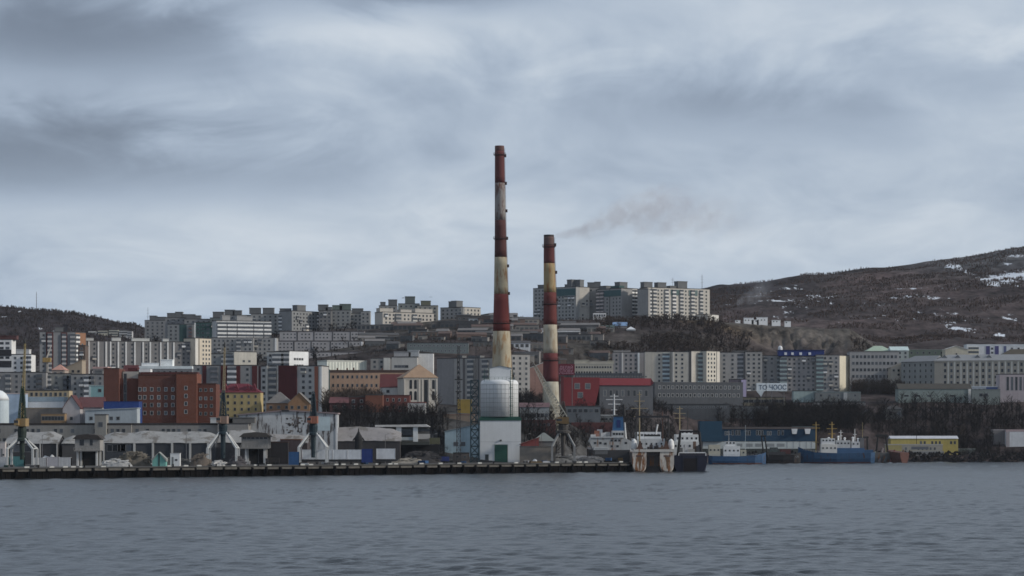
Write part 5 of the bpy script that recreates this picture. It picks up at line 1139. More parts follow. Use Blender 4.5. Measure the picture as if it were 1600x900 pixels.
heap('grey scrap heap under the yellow grey crane', 845, 905, 709, 1118, (.13, .13, .13), seed=8, n=190)
heap('dark scrap heap right of the yellow grey crane', 900, 945, 714, 1117, (.10, .10, .105), seed=9, n=150)
heap('white bagged heap right of the silo', 828, 846, 716, 1112, (.55, .56, .57), seed=10, chunks=False)
heap('dark timber heap in front of the derelict hall', 622, 692, 704, 1088, (.035, .033, .035), seed=11, n=140)
heap('pale plank pile at the foot of the second crane', 330, 350, 721, 1008, (.3, .29, .28), seed=12)
def tent():
    d = 1000; cx, cy, zb, L, rz = front_frame(238, 259, d, base=4.4); H = zt(707, d)-zb
    r = thing('green_tent', 'small turquoise gable ended hut with a dark centre post', 'hut', (cx, cy, zb)); h = L/2
    MB().prism([(-h, 0), (h, 0), (h, H*.4), (0, H), (-h, H*.4)], 0, 4).build('wall', M((.13, .40, .35), .8, .15), r)
    MB().box(-.25, .25, -.12, .02, 0, H*.93).build('post', M(DARK, .8), r)
    for sgn in (-1, 1): MB().prism([(sgn*h*1.1, H*.34), (0, H+.02), (0, H+.22), (sgn*h*1.1, H*.54)][::sgn], -.4, 4.3).build('roof', M((.24, .25, .24), .9), r)
tent()
def white_box(label, px0, px1, pyt, d, col=(.6, .61, .62), base=4.4, name='cabin'):
    cx, cy, zb, L, rz = front_frame(px0, px1, d, base=base); H = zt(pyt, d)-zb; r = thing(name, label, 'cabin', (cx, cy, zb))
    MB().box(-L/2, L/2, 0, 2.6, 0, H-.2).build('wall', M(col, .7, .15), r); MB().box(-L/2-.15, L/2+.15, -.15, 2.75, H-.2, H).build('roof', M((.4, .4, .4), .8), r)
    put('window', winmesh(1.1, .8, 'dark'), r, (L*.12, -.002, H*.4)); MB().box(-L*.35, -L*.35+.8, -.04, .02, .05, H*.7).build('door', M((.16, .17, .18), .8), r)
white_box('small white site cabin right of the turquoise hut', 266, 281, 708, 1004)
white_box('tiny white guard cabin under the left shed end', 0, 8, 690, 1030, (.5, .45, .44))
def dome_grab():
    d = 1050; x = wx_(558, d); r = thing('clamshell_grab', 'black domed crane grab hanging gear standing on the shed roofline', 'crane grab', (x, d+10, zt(690, d)-.0)); s = d/FPX
    MB().lathe([(6*s, -9), (6.5*s, 4*s), (5.5*s, 8*s), (3*s, 12*s), (1.2*s, 16*s), (.4*s, 21*s)], 14).build('shell', M((.012, .012, .014), .8), r)
    MB().tube((-6*s, 0, 6*s), (-9*s, 0, 1*s), .3).build('jaw', M((.012, .012, .014), .8), r); MB().tube((6*s, 0, 6*s), (9*s, 0, 1*s), .3).build('jaw', M((.012, .012, .014), .8), r)
dome_grab()
# lamp posts along the quay
for k, px in enumerate((66, 291, 404, 602, 676, 822, 846)):
    d = dq(px)+30; x = wx_(px, d); r = thing('lamp_post', 'slim grey lamp post standing on the quay deck', 'lamp post', (x, d, 4.4), 0, 'quay lamp posts')
    MB().tube((0, 0, 0), (0, 0, 13), .16, .09, 6).build('pole', M((.13, .13, .14), .7), r); MB().tube((0, 0, 12.9), (1.6, -.4, 13.3), .07, n=4).build('arm', M((.13, .13, .14), .7), r); MB().box(1.2, 2.1, -.7, -.3, 13.2, 13.4).build('lamp_head', M((.3, .3, .3), .6), r)
# ------------------------------------------------------------------ portal cranes
def portal_crane(label, px, d, half, pk, py_cab, py_boom, py_tip, cols, jib=None, base=4.4, hw=1.0):
    """pk: rows of leg knee, leg top; cols: legs, tower, cab, jib, tip"""
    x = wx_(px, d); r = thing('portal_crane', label, 'crane', (x, d, base)); s = d/FPX; z = lambda py: zt(py, d)-base
    lm, tm, cm, jm, pm = [M(c, .7, .2, .5, streak=.15) for c in cols]
    a = half*s; zk, ztop = z(pk[0]), z(pk[1])
    for sx in (-1, 1):
        for y in (-4.5, 4.5):
            lg = MB(); lg.box(sx*a-.45, sx*a+.45, y-.45, y+.45, .8, zk)
            lg.tube((sx*a, y, zk-.2), (sx*1.5, y*.35, ztop), .55, .45, 6); o = lg.build('leg', lm, r)
            MB().box(sx*a-.9, sx*a+.9, y-1.3, y+1.3, 0.02, .9).build('bogie', M((.06, .06, .065), .8), r)
    br = MB()
    for sx in (-1, 1): br.tube((sx*a, -4.5, zk), (sx*a, 4.5, zk), .3, n=5)
    br.build('side_beam', lm, r)
    MB().lathe([(2.6*hw, ztop-.8), (2.6*hw, ztop), (1.7*hw, ztop+.6)], 16).build('slew_ring', tm, r)
    MB().lathe([(.9, 3), (1.1, ztop-.8)], 10).build('king_post', tm, r)
    zc = z(py_cab)
    MB().lathe([(1.7*hw, ztop+.6), (1.9*hw, (ztop+zc)/2), (1.55*hw, zc-1.6)], 12).build('tower', tm, r)
    MB().box(-1.9*hw, 1.9*hw, -2.6, 4.5, zc-1.6, zc+1.6).build('machine_house', cm, r)
    cb = MB().box(-2.4*hw, -.6, -4.4, -2.62, zc-1.2, zc+1.0).build('cab', cm, r); MB().box(-2.3*hw, -.7, -4.45, -4.41, zc-.2, zc+.8).build('window', glass_dark, cb)
    zb_ = z(py_boom); zt_ = z(py_tip)
    up = MB()
    for sx in (-1, 1):
        for sy in (-1, 1): up.tube((sx*1.35*hw, sy*1.3, zc+1.6), (sx*.5, sy*.4+1, zb_), .22, .16, 5)
    n = 7
    for i in range(n):
        f0, f1 = i/n, (i+1)/n
        w0, w1 = 1.35*hw*(1-f0)+.5*f0, 1.35*hw*(1-f1)+.5*f1; h0 = zc+1.6+(zb_-zc-1.6)*f0; h1 = zc+1.6+(zb_-zc-1.6)*f1
        y0 = -1.3*(1-f0)+.6*f0; y1 = -1.3*(1-f1)+.6*f1
        up.tube((-w0, y0, h0), (w1, y1, h1), .13, n=4).tube((w0, y0, h0), (-w1, y1, h1), .13, n=4).tube((-w1, y1, h1), (w1, y1, h1), .13, n=4)
    up.build('mast_frame', tm, r)
    MB().prism([(-1.0*hw, zc+1.6), (1.0*hw, zc+1.6), (.42, zb_-1), (-.42, zb_-1)], 1.45, 1.7).build('mast_sheeting', tm, r)
    j0 = Vector((0, 1.0, zc+2)) if jib is None else Vector((0, 0, zc+1.0))
    j1 = Vector((0, 6.0, zt_)) if jib is None else Vector(((jib[0]-px)*s, 3.0, z(jib[1])))
    if jib is not None or zt_ > zb_+2:
        jb = MB(); ax = (j1-j0).normalized(); sd = Vector((0, 1, 0)) if jib is not None else Vector((1, 0, 0)); n_ = ax.cross(sd).normalized()
        N = 18; W0, W1 = (.55, .25) if jib is None else (1.9, .6)
        def J(f, a_, b_): w = W0*(1-f)+W1*f; return j0+(j1-j0)*f+sd*(a_*w)+n_*(b_*w)
        for a_, b_ in ((-1,-1),(1,-1),(1,1),(-1,1)): jb.tube(J(0, a_, b_), J(1, a_, b_), .15 if jib is None else .3, .11 if jib is None else .2, 4)
        for i in range(N):
            f0, f1 = i/N, (i+1)/N
            for (a_, b_), (c_, d_) in (((-1,-1),(1,-1)), ((1,-1),(1,1)), ((1,1),(-1,1)), ((-1,1),(-1,-1))):
                tw = .09 if jib is None else .17; jb.tube(J(f0, a_, b_), J(f1, c_, d_), tw, n=3).tube(J(f1, a_, b_), J(f1, c_, d_), tw, n=3)
        jb.build('jib', jm, r)
        hd = MB().tube(j1, j1+ax*2.2, .5, .3, 6); hd.build('jib_head', pm, r)
        MB().tube(j1, Vector((j1.x*.6, 2.2, zb_)), .06, n=3).tube(j1, Vector((j1.x+.3, j1.y+.3, 7.0)), .05, n=3).build('cable', M((.04, .04, .04), .7), r)
    cw = MB().box(-1.3, 1.3, 4.52, 6.5, zc+.2, zc+2.2).build('counterweight', M((.08, .08, .085), .8), r)
    return r
NAVY = (.008, .026, .038)
portal_crane('portal crane with green mast, yellow cab and tall yellow jib', 34.5, 978, 20, (701, 686), 660, 604, 536, ((.40, .41, .41), (.014, .028, .022), (.34, .22, .08), (.42, .32, .12), (.03, .03, .03)))
for o in [c for c in bpy.data.objects if c.name.startswith('mast_') and c.parent and 'green mast' in c.parent['label']]: o.data.materials[0] = M((.010, .034, .020), .7, .2)
portal_crane('portal crane with teal mast, dull orange cab and pale yellow jib', 348.5, 1028, 22.5, (700, 676), 656, 610, 542, ((.44, .45, .45), NAVY, (.26, .17, .13), (.40, .31, .17), (.03, .03, .03)))
portal_crane('portal crane with teal mast, red orange cab and no raised jib', 489.5, 1050, 21.5, (698, 677), 656, 612, 613, ((.44, .45, .45), NAVY, (.34, .12, .07), (.05, .06, .07), (.03, .03, .03)))
portal_crane('weathered grey portal crane with ochre cab and cream jib leaning left', 880, 1108, 17.5, (697, 674), 657, 627, 575, ((.20, .20, .20), (.05, .045, .042), (.20, .125, .045), (.44, .41, .33), (.1, .09, .08)), jib=(836, 572), hw=1.35)
# small tower crane between the left blocks
def tower_crane():
    d = 1500; x = wx_(74, d); zb = g1(x, d); r = thing('tower_crane', 'small yellow tower crane with raised jib among the left blocks', 'crane', (x, d, zb)); z = lambda py: zt(py, d)-zb
    m = M((.40, .25, .06), .7)
    MB().tube((0, 0, 0), (0, 0, z(566)), .8, .8, 4).build('mast', M((.35, .33, .3), .8), r); MB().box(-2.6, 2.2, -2, 2, z(566), z(559)).build('cab', m, r)
    MB().tube((-.5, 0, z(560)), (2.2, 0, z(541)), .55, .3, 4).build('jib', M((.50, .45, .38), .8), r)
tower_crane()

# ------------------------------------------------------------------ loose cargo on the quay
rgc = random.Random(31)
CC = (('white', (.62,.62,.63)), ('rust brown', (.15,.07,.04)), ('dark grey', (.05,.05,.055)), ('blue', (.02,.08,.2)), ('pale grey', (.34,.34,.34)), ('ochre', (.30,.18,.06)), ('dark green', (.02,.06,.045)), ('black', (.015,.015,.017)))
for k in range(46):
    px = rgc.uniform(815, 975) if k % 2 else rgc.uniform(0, 740); d = dq(px)+rgc.uniform(7, 24)
    if 748 < px < 816: continue
    nm, c = CC[rgc.randrange(8)]; w = rgc.uniform(1.2, 4.0); h = rgc.uniform(.8, 2.6); kind = rgc.randrange(3); x = wx_(px, d)
    if kind == 0:
        r = thing('cargo_crate', nm+' slatted cargo crate standing on the quay deck', 'crate', (x, d, 4.4), rgc.uniform(-.5, .5), 'loose cargo on the quay')
        MB().box(-w/2, w/2, 0, w*.8, .12, h).build('body', M(c, .9, .3, .8), r)
        for i in range(3): MB().box(-w/2-.04, w/2+.04, -.05, .0, .2+i*h*.3, .2+i*h*.3+.14).build('slat', M(tuple(q*.7 for q in c), .9), r)
    elif kind == 1:
        r = thing('drum_cluster', nm+' steel drums stacked upright on the quay deck', 'drums', (x, d, 4.4), rgc.uniform(-.5, .5), 'loose cargo on the quay')
        for i in range(4): MB().lathe([(.3, 0), (.32, .1), (.32, .85), (.29, .9)], 10, cx=-1+i*.68, cy=.2*(i % 2)).build('drum', M(c, .7, .3, .8), r)
    else:
        r = thing('timber_stack', nm+' stack of beams lying on the quay deck', 'stack', (x, d, 4.4), rgc.uniform(-.3, .3), 'loose cargo on the quay')
        for i in range(4):
            for j in range(2): MB().box(-w*.9, w*.9+rgc.uniform(-.4, .4), i*.36, i*.36+.3, j*.34, j*.34+.3).build('beam', M(c, .9, .3, .8), r)
# two parked lorries
for k, (px, c, lab) in enumerate(((655, (.05,.06,.08), 'dark flatbed lorry parked before the derelict hall'), (690, (.03,.05,.22), 'small blue van parked before the pale blue hall'), (905, (.5,.5,.51), 'white cab lorry parked right of the grey portal crane'), (424, (.06,.05,.045), 'dark lorry under the roofless store'))):
    d = dq(px)+22; x = wx_(px, d); r = thing('parked_lorry', lab, 'lorry', (x, d, 4.4)); m = M(c, .5, .15)
    MB().prism([(-3.2, .6), (-1.4, .6), (-1.4, 2.7), (-2.7, 2.7), (-3.2, 1.7)], 0, 2.3).build('cab', m, r); MB().box(-1.35, 3.4, 0, 2.3, .8, 1.1 if k == 0 else 2.9).build('load_bed', M(tuple(q*.8 for q in c), .8, .3), r)
    MB().box(-3.0, -2.0, -.03, .0, 1.75, 2.45).build('window', glass_dark, r)
    for wx__ in (-2.3, 1.2, 2.5):
        for y in (.0, 1.95): 
            w_ = MB().tube((wx__, y-.02, .48), (wx__, y+.36, .48), .48, n=12).build('wheel', M((.02,.02,.02), .9), r)

# ------------------------------------------------------------------ ships
def hull(b, secs, n=7, m=None):
    """secs: (y, half_beam_deck, half_beam_water, z_keel, z_deck); a lofted hull along y"""
    rings = []
    for y, bd, bw, zk, zd in secs:
        pr = [(0, zk), (bw*.6, zk+.05*(zd-zk)), (bw*.92, zk+.22*(zd-zk)), (bw*.35+bd*.65, zk+.6*(zd-zk)), (bd, zd)]
        rings.append([(x, y, z) for x, z in pr] + [(-x, y, z) for x, z in pr[:0:-1]])
    i = len(b.v); k = b._mat(m); N = len(rings[0])
    for r in rings: b.v += r
    for a in range(len(rings)-1):
        for j in range(N):
            q = (j+1) % N; b.f.append((i+a*N+j, i+a*N+q, i+(a+1)*N+q, i+(a+1)*N+j)); b.mi.append(k)
    b.f.append(tuple(range(i+N-1, i-1, -1))); b.mi.append(k); e = i+(len(rings)-1)*N; b.f.append(tuple(range(e, e+N))); b.mi.append(k)
    return b
def rail(r, pts, h=1.0, mat=None, name='railing'):
    b = MB()
    for p, q in zip(pts[:-1], pts[1:]):
        p, q = Vector(p), Vector(q); n = max(1, int((q-p).length/1.5))
        for zz in (h*.5, h): b.tube(p+Vector((0,0,zz)), q+Vector((0,0,zz)), .04, n=3)
        for i in range(n+1): b.tube(p+(q-p)*(i/n), p+(q-p)*(i/n)+Vector((0,0,h)), .04, n=3)
    return b.build(name, mat or M((.6,.6,.6), .6), r)
def mast(r, x, y, z0, z1, col, arms=((.55, 3), (.7, 4), (.85, 2.4)), rad=.22, name='mast'):
    m = M(col, .7, .25); o = MB().tube((x, y, z0), (x, y, z1), rad, rad*.55, 8).build(name, m, r)
    for f, w in arms: MB().tube((x-w/2, y, z0+(z1-z0)*f), (x+w/2, y, z0+(z1-z0)*f), rad*.45, n=5).build('crossarm', m, o)
    b = MB()
    for sx in (-1, 1): b.tube((x, y, z1-.5), (x+sx*3.2, y+1, z0+1), .045, n=3)
    b.build('stay', M((.05,.05,.05), .7), o); return o
RUST = (.20, .085, .032)
def rusty_trawler():
    d = 1118; s = d/FPX; x0 = wx_(1020.5, d); r = thing('rusty_trawler', 'rust streaked white stern trawler with an open slipway facing the viewer', 'ship', (x0, d, 0))
    q = lambda px: (px-1020.5)*s; z = lambda py: zt(py, d)
    wm = M((.52, .47, .41), .75, .25, .5, streak=.35, rust=RUST, rust_amt=.52); dk = M((.035, .03, .03), .9, .4)
    zd = z(706)
    hb = MB(); hull(hb, [(4, 9.2, 8.0, -3, zd-.6), (14, 9.6, 9.0, -4, zd-.4), (40, 9.6, 9.0, -4, zd), (56, 8.4, 6.0, -4, zd+1.5), (68, 3.5, 1.0, -4, zd+3.2), (73, .5, .2, -3, zd+3.8)])
    hb.build('hull', M((.10, .085, .08), .85, .3, .4, rust=RUST, rust_amt=.3), r)
    def leg(sg):
        b = MB(); N = 16; rings = []
        for y, k in ((-1.2, .90), (-.4, 1.0), (4.2, 1.04)):
            pr = []
            xi, xo = q(1031)*1.0, q(1053)
            for j in range(N+1):
                t = j/N; a = math.pi*t
                # rounded foot: from inner top round the bottom to outer top
                xx = (xi+xo)/2 - (xo-xi)/2*math.cos(a)*(1.0 if math.sin(a) < .999 else 1)
                zz = zd - (zd+.6)*math.sin(a)**.30*k if 0 < j < N else zd
                pr.append((sg*xx, y, zz))
            rings.append(pr)
        i0 = 0
        for p in rings: b.v += p
        M1 = N+1
        for a in range(2):
            for j in range(N): b.f.append((a*M1+j, a*M1+j+1, (a+1)*M1+j+1, (a+1)*M1+j)); b.mi.append(0)
        b.f.append(tuple(range(M1-1, -1, -1)) if sg > 0 else tuple(range(M1))); b.mi.append(0)
        b.build('stern_leg', wm, r)
        c = sg*(q(1031)+q(1053))/2      # rust run below the scupper
        for dx_, w_, z0_, k_ in ((.1, 1.05, 1.6, 0),):
            MB().prism([(c+dx_-w_*.3, z0_), (c+dx_+w_*.2, z0_-.3), (c+dx_+w_*.7, zd*.45), (c+dx_+w_, zd-2.4), (c+dx_-w_, zd-2.3), (c+dx_-w_*.5, zd*.5)], -1.23-.01*k_, -1.19).build('rust_stain', M((.21, .11, .05), .9, .5, .9, streak=.4), r)
        MB().box(c-1.6, c+1.6, -1.27, -1.18, zd-2.2, zd-1.6).build('name_plate', M((.11, .06, .05), .9, .4, .8), r)
    leg(1); leg(-1)
    MB().poly([(q(1010), -.8, -.5), (q(1031), -.8, -.5), (q(1031), 14, zd-.5), (q(1010), 14, zd-.5)]).build('slipway', dk, r)
    MB().box(q(990), q(1052.5), -1.5, 1.0, zd, zd+1.15).build('stern_beam', M((.50, .47, .43), .75, .2, .5, rust=RUST, rust_amt=.2), r)
    MB().box(q(991), q(1052), -.6, .2, zd-1.6, zd-.02).build('painted_shadow_bar', M((.05, .04, .038), .9), r)  # solid dark bar painted as the shade under the stern beam
    MB().box(-9.3, 9.3, 4.5, 40, zd-.8, zd-.3).build('deck', M((.16, .10, .07), .95, .3), r)
    for sg in (-1, 1):
        x = sg*q(1041)*1.0
        MB().prism([(x-1.7, zd+1.2), (x+1.7, zd+1.2), (x+1.1, zd+2.6), (x+.4, zd+5.0), (x-.2, zd+5.0), (x-.9, zd+2.6)], 1, 3.0).build('trawl_gallows', M((.12, .06, .042), .9, .35, .6), r)
        MB().tube((x*1.25, 6, zd), (x*1.22, 6, z(649)), .42, .34, 8).build('gantry_post', M((.03, .028, .03), .8), r)
        MB().lathe([(.1, zd+1.2), (1.3, zd+1.3), (1.5, zd+3.0), (1.1, zd+5.2), (.3, zd+6.0)], 14, cx=sg*q(1049.5), cy=4).build('winch_cover', M((.60, .60, .60), .7), r)
    MB().box(q(994), q(1047), 5.6, 6.5, z(652.5), z(649.5)).build('gantry_beam', M((.025, .025, .03), .8), r)
    MB().box(q(1008), q(1034), 10, 10.6, z(682), z(679)).build('gantry_beam', M((.03, .03, .032), .8), r)
    MB().tube((q(1037), 7, z(690)), (q(1036.5), 7, z(643)), .28, .16, 8).build('derrick', M((.16, .08, .06), .8), r)
    MB().tube((q(1027), 12, z(680)), (q(1030), 12, z(663)), .35, .35, 8).build('funnel_pipe', M((.66, .67, .68), .6), r)
    sh = M((.45, .47, .48), .7, .2)
    MB().box(-7.6, 7.6, 34, 50, zd, zd+6).build('superstructure', sh, r); MB().box(-6, 6, 37, 47, zd+6, zd+9.2).build('bridge', M((.60, .61, .62), .6), r)
    for i in range(7): put('window', winmesh(1.1, 1.0, 'dark'), r, (-4.8+i*1.6, 36.998, zd+7.2))
    for i in range(6): put('window', winmesh(.9, 1.0, 'dark'), r, (-6+i*2.4, 33.998, zd+3))
    mast(r, q(1002), 16, zd, z(611), (.36, .28, .15), ((.58, 5), (.72, 8), (.84, 5), (.95, 2)), .36)
    for i in range(14):
        a = random.Random(i); MB().box(q(1006+i*2.2), q(1006+i*2.2)+a.uniform(.8, 1.8), 3+a.random()*8, 5+a.random()*8, zd-.3, zd+a.uniform(.8, 3.4)).build('deck_gear', M(a.choice(((.07,.06,.06), (.16,.10,.07), (.25,.25,.24), (.05,.08,.08))), .9), r)
    rail(r, [(-9, 6, zd-.3), (-9.2, 33, zd)], 1.1); rail(r, [(9, 6, zd-.3), (9.2, 33, zd)], 1.1)
rusty_trawler()
def navy_trawler():
    d = 1128; s = d/FPX; x0 = wx_(1078.5, d); r = thing('navy_trawler', 'dark navy stern trawler with a black gantry and white rail', 'ship', (x0, d, 0)); q = lambda px: (px-1078.5)*s; z = lambda py: zt(py, d)
    zd = z(712); nv = M((.010, .013, .035), .6, .25, .4)
    b = MB(); hull(b, [(0, 8.2, 7.2, -1.5, zd), (6, 8.5, 8.0, -3, zd), (36, 8.5, 8.0, -3, zd+.4), (50, 6, 4, -3, zd+2.2), (60, .5, .2, -2, zd+4)]); b.build('hull', nv, r)
    for sg in (-1, 1): MB().box(sg*3.4-.12, sg*3.4+.12, -.25, .02, -.5, zd).build('slipway_edge', M((.02, .025, .05), .7), r)
    MB().prism([(-3.3, -.3), (3.3, -.3), (3.3, zd-1.2), (-3.3, zd-1.2)], -.12, .05).build('slipway', M((.012, .010, .014), .9), r)
    MB().box(q(1060), q(1103.5), -.3, .1, z(708), z(706.5)).box(q(1060), q(1061.2), -.3, .1, zd, z(706.5)).box(q(1102.3), q(1103.5), -.3, .1, zd, z(706.5)).build('white_rail', M((.62, .63, .64), .6), r)
    MB().box(q(1061), q(1102), 1, 2, zd, z(708)).build('transom_bulwark', M((.03, .03, .05), .7), r)
    gm = M((.012, .012, .015), .7)
    for sg in (-1, 1): MB().tube((sg*q(1097), 3, zd), (sg*q(1093.5), 3, z(675.5)), .75, .55, 8).build('gantry_post', gm, r)
    MB().box(-q(1094.5), q(1094.5), 2.4, 3.6, z(676), z(672.5)).build('gantry_beam', gm, r)
    sw = M((.55, .56, .56), .7, .2, .5)
    MB().box(-6.6, 6.6, 18, 34, zd, z(690)).build('superstructure', sw, r); MB().box(-5.4, 5.4, 20, 32, z(690), z(679)).build('bridge', sw, r); MB().box(-2.8, 2.8, 22, 30, z(679), z(672)).build('wheelhouse', M((.62, .63, .63), .6), r)
    for k, (py, n, w) in enumerate(((699, 6, 5.6), (687, 5, 4.4), (677, 3, 2))):
        for i in range(n): put('window', winmesh(1.0, 1.1, 'dark'), r, (-w+2*w*i/(n-1), (17.998, 19.998, 21.998)[k], z(py)))
    for i, (dx, py, w) in enumerate(((-4, 700, 2.2), (1.5, 702, 2.8), (4.6, 697, 1.6), (-1, 695, 1.4), (3.1, 690, 1.3))): MB().box(dx-w/2, dx+w/2, 9+i, 11.5+i, zd, z(py)).build('deck_gear', M(((.13,.13,.13), (.35,.34,.32), (.06,.06,.07), (.5,.5,.5), (.2,.12,.08))[i], .9), r)
    mast(r, q(1068), 26, z(672), z(634), (.40, .31, .16), ((.5, 5), (.7, 6), (.9, 3)), .3)
    MB().tube((q(1080.5), 24, z(690)), (q(1080.5), 24, z(640)), .2, .14, 6).build('aerial', M((.03, .03, .03), .7), r)
navy_trawler()
def white_ship():
    d = 1150; s = d/FPX; x0 = wx_(955, d); r = thing('grey_white_ship', 'moored grey white ship with blue funnel and tiered decks behind the quay end', 'ship', (x0, d, 0), 0); q = lambda px: (px-955)*s; z = lambda py: zt(py, d)
    lg = M((.36, .37, .375), .7, .22, .4, streak=.2, rust=(.20, .12, .08), rust_amt=.3); wt = M((.46, .47, .48), .65, .2, .5, streak=.2)
    zd = z(703)
    b = MB(); hull(b, [(0, 9.2, 8, -2, zd), (8, 10.4, 9.6, -4, zd), (44, 10.4, 9.6, -4, zd+.5), (62, 7, 4, -4, zd+3), (74, .5, .2, -3, zd+5)]); b.build('hull', M((.045, .045, .05), .7, .2, .4, rust=RUST, rust_amt=.2), r)
    prof = [(q(927), zd-.1), (q(986), zd-.1), (q(988), z(690)), (q(974), z(683)), (q(924), z(683)), (q(921), z(690))]
    MB().prism(prof, .5, 20).build('stern_house', lg, r)
    MB().box(q(923), q(975), .1, .5, z(684), z(682)).build('deck_edge', wt, r)
    MB().prism([(q(927), z(711)), (q(953), z(711)), (q(951), z(699)), (q(928), z(699))], .02, .5).build('stern_ramp', wt, r)
    for i in range(5): MB().box(q(929.5), q(949.5), -.03, .02, z(709.3-i*2), z(708.6-i*2)).build('ramp_rib', M((.25, .26, .27), .8), r)
    MB().box(q(957), q(975), 1, 14, z(683)+.002, z(673)).build('engine_casing', wt, r)
    fn = MB().prism([(q(958), z(673)), (q(975), z(673)), (q(974), z(651)), (q(960), z(651))], 3, 11).build('funnel', M((.020, .11, .26), .6, .1), r)
    MB().box(q(964), q(970), 2.9, 3.02, z(668), z(656)).build('emblem_panel', M((.008, .03, .16), .6), fn); MB().box(q(959.5), q(974.5), 2.7, 11.2, z(651), z(648.5)).build('cap', M((.03, .035, .04), .7), fn)
    MB().tube((q(976), 4, z(650)), (q(975), 4, z(632)), .8, .5, 8).build('exhaust', M((.02, .02, .022), .8), r)
    MB().tube((q(979), 5, z(690)), (q(976.5), 5, z(660)), .55, .4, 8).build('vent_pipe', wt, r)
    mast(r, q(961), 9, z(651), z(615), (.56, .57, .58), ((.3, 3), (.55, 6), (.75, 8), (.9, 4)), .4)
    for dx, a, bb, py, c in ((933, 2, 6, 673, (.36,.13,.07)), (943, 2, 5, 676, (.5,.5,.5)), (927, 1, 4, 679, (.6,.6,.6)), (950, 3, 6, 675, (.3,.31,.32)), (938, 6, 9, 671, (.55,.56,.57))): MB().box(q(dx-4), q(dx+4), a, bb, z(683), z(py)).build('deck_gear', M(c, .8, .2), r)
    for i in range(4): put('window', winmesh(1.1, 1.2, 'dark'), r, (q(959.5+i*4.4), .998, z(680)))
    for px, py in ((930, 694), (938, 694), (946, 695), (956, 690), (962, 690), (968, 690), (978, 694), (956, 699), (965, 699)): put('window', winmesh(1.3, 1.1, 'dark'), r, (q(px), .498, z(py)))
    rail(r, [(q(924), .6, z(682)), (q(956), .6, z(682))], 1.2)
    MB().lathe([(.2, 0), (1.6, .4), (1.9, 1.6), (1.4, 2.6), (.3, 3.0)], 12, cx=q(980), cy=-1).build('fender_ball', M((.4, .4, .4), .8), r)
white_ship()
def side_ship(name, label, px0, px1, d, pyd, hullc, prow=1, boot=(.12, .03, .03), parts=(), masts=(), bow=2.2):
    """hull lying side-on; prow=1 bow to the right"""
    s = d/FPX; pc = (px0+px1)/2; x0 = wx_(pc, d); r = thing(name, label, 'ship', (x0, d, 0)); q = lambda px: (px-pc)*s; z = lambda py: zt(py, d)
    L = (px1-px0)*s; zd = z(pyd); b = MB(); bm = L*.11+1.2
    secs = [(-L/2, bm*.7, bm*.5, -1, zd+.5), (-L/2+L*.06, bm*.95, bm*.8, -2, zd+.2), (0, bm, bm*.9, -2.5, zd), (L*.3, bm*.9, bm*.7, -2.5, zd+.4), (L*.43, bm*.5, bm*.3, -2, zd+bow*.6), (L*.5, .25, .05, -.2, zd+bow)]
    hull(b, secs)
    me = b.mesh('hull', M(hullc, .65, .25, .5, streak=.2, rust=(.05, .03, .025), rust_amt=.15)); o = put('hull', me, r, (0, bm, 0), -math.pi/2 if prow > 0 else math.pi/2)
    bb = MB(); hull(bb, [(y, a*1.004+.02, w*1.004+.02, zk, .75) for y, a, w, zk, zz in secs[1:5]]) ; put('boot_topping', bb.mesh('boot_topping', M(boot, .8, .3)), r, (0, bm, 0), -math.pi/2 if prow > 0 else math.pi/2)
    for nm, a, c, t, bo, col, y0, dp, nw in parts:
        h = MB().box(q(a), q(c), bm+y0, bm+y0+dp, z(bo), z(t)).build(nm, M(col, .7, .2, .5), r)
        for i in range(nw): put('window', winmesh(min(1.0, (c-a)*s/nw*.55), min(1.0, (bo-t)*s*.4), 'dark'), h, (q(a)+(q(c)-q(a))*(i+.5)/nw, bm+y0-.002, z(bo)+(z(t)-z(bo))*.5))
    for px, t, bo, col, arms, rad in masts: mast(r, q(px), bm, z(bo), z(t), col, arms, rad)
    return r, q, z, bm
WH = (.60, .61, .62); YM = (.42, .27, .05)
r, q, z, bm = side_ship('blue_tug', 'small bright blue workboat with white cabin and stepped deckhouse', 1108, 1198, 1352, 713, (.020, .085, .20), 1, (.14, .05, .04),
  parts=(('cream_deckhouse', 1108, 1126, 695, 714, (.46,.43,.34), -2.5, 5, 3), ('cabin', 1131, 1157, 697, 714, WH, -2.6, 5.2, 4), ('wheelhouse', 1134, 1150, 690, 697, WH, -2.0, 4, 3), ('locker', 1158, 1167, 703, 714, (.40,.38,.30), -2, 4, 1)),
  masts=((1140, 672, 690, (.3,.3,.3), ((.6, 3), (.85, 2)), .15), (1166, 664, 712, (.35,.42,.45), ((.8, 2),), .12)))
rail(r, [(q(1110), bm-4.8, z(713)), (q(1190), bm-4.6, z(713)+.4)], 1.0, M((.3,.35,.4), .6))
MB().tube((q(1195), bm, z(714)), (q(1191), bm, z(680)), .5, .35, 8).tube((q(1201), bm, z(714)), (q(1196), bm, z(680)), .5, .35, 8).tube((q(1190), bm, z(681)), (q(1198), bm, z(681)), .5, n=8).build('black_gallows', M((.014,.014,.016), .8), r)
r, q, z, bm = side_ship('black_barge', 'low black hulled boat with small white bow letters moored between two blue boats', 1196, 1252, 1390, 711, (.012, .012, .015), 1, (.02,.014,.014),
  parts=(('hold_cover', 1200, 1228, 706, 712, (.04,.04,.045), -2, 4, 0), ('wheelhouse', 1204, 1216, 699, 706, (.05,.07,.07), -1.5, 3, 2), ('cargo', 1220, 1236, 702, 709, (.10,.03,.03), -1.5, 3, 0)), bow=1.6)
lt = letters('КУРЖА', 1.7, M((.30,.31,.32), .7), r, (q(1239), bm-2.6, z(715)), squash=1.2)
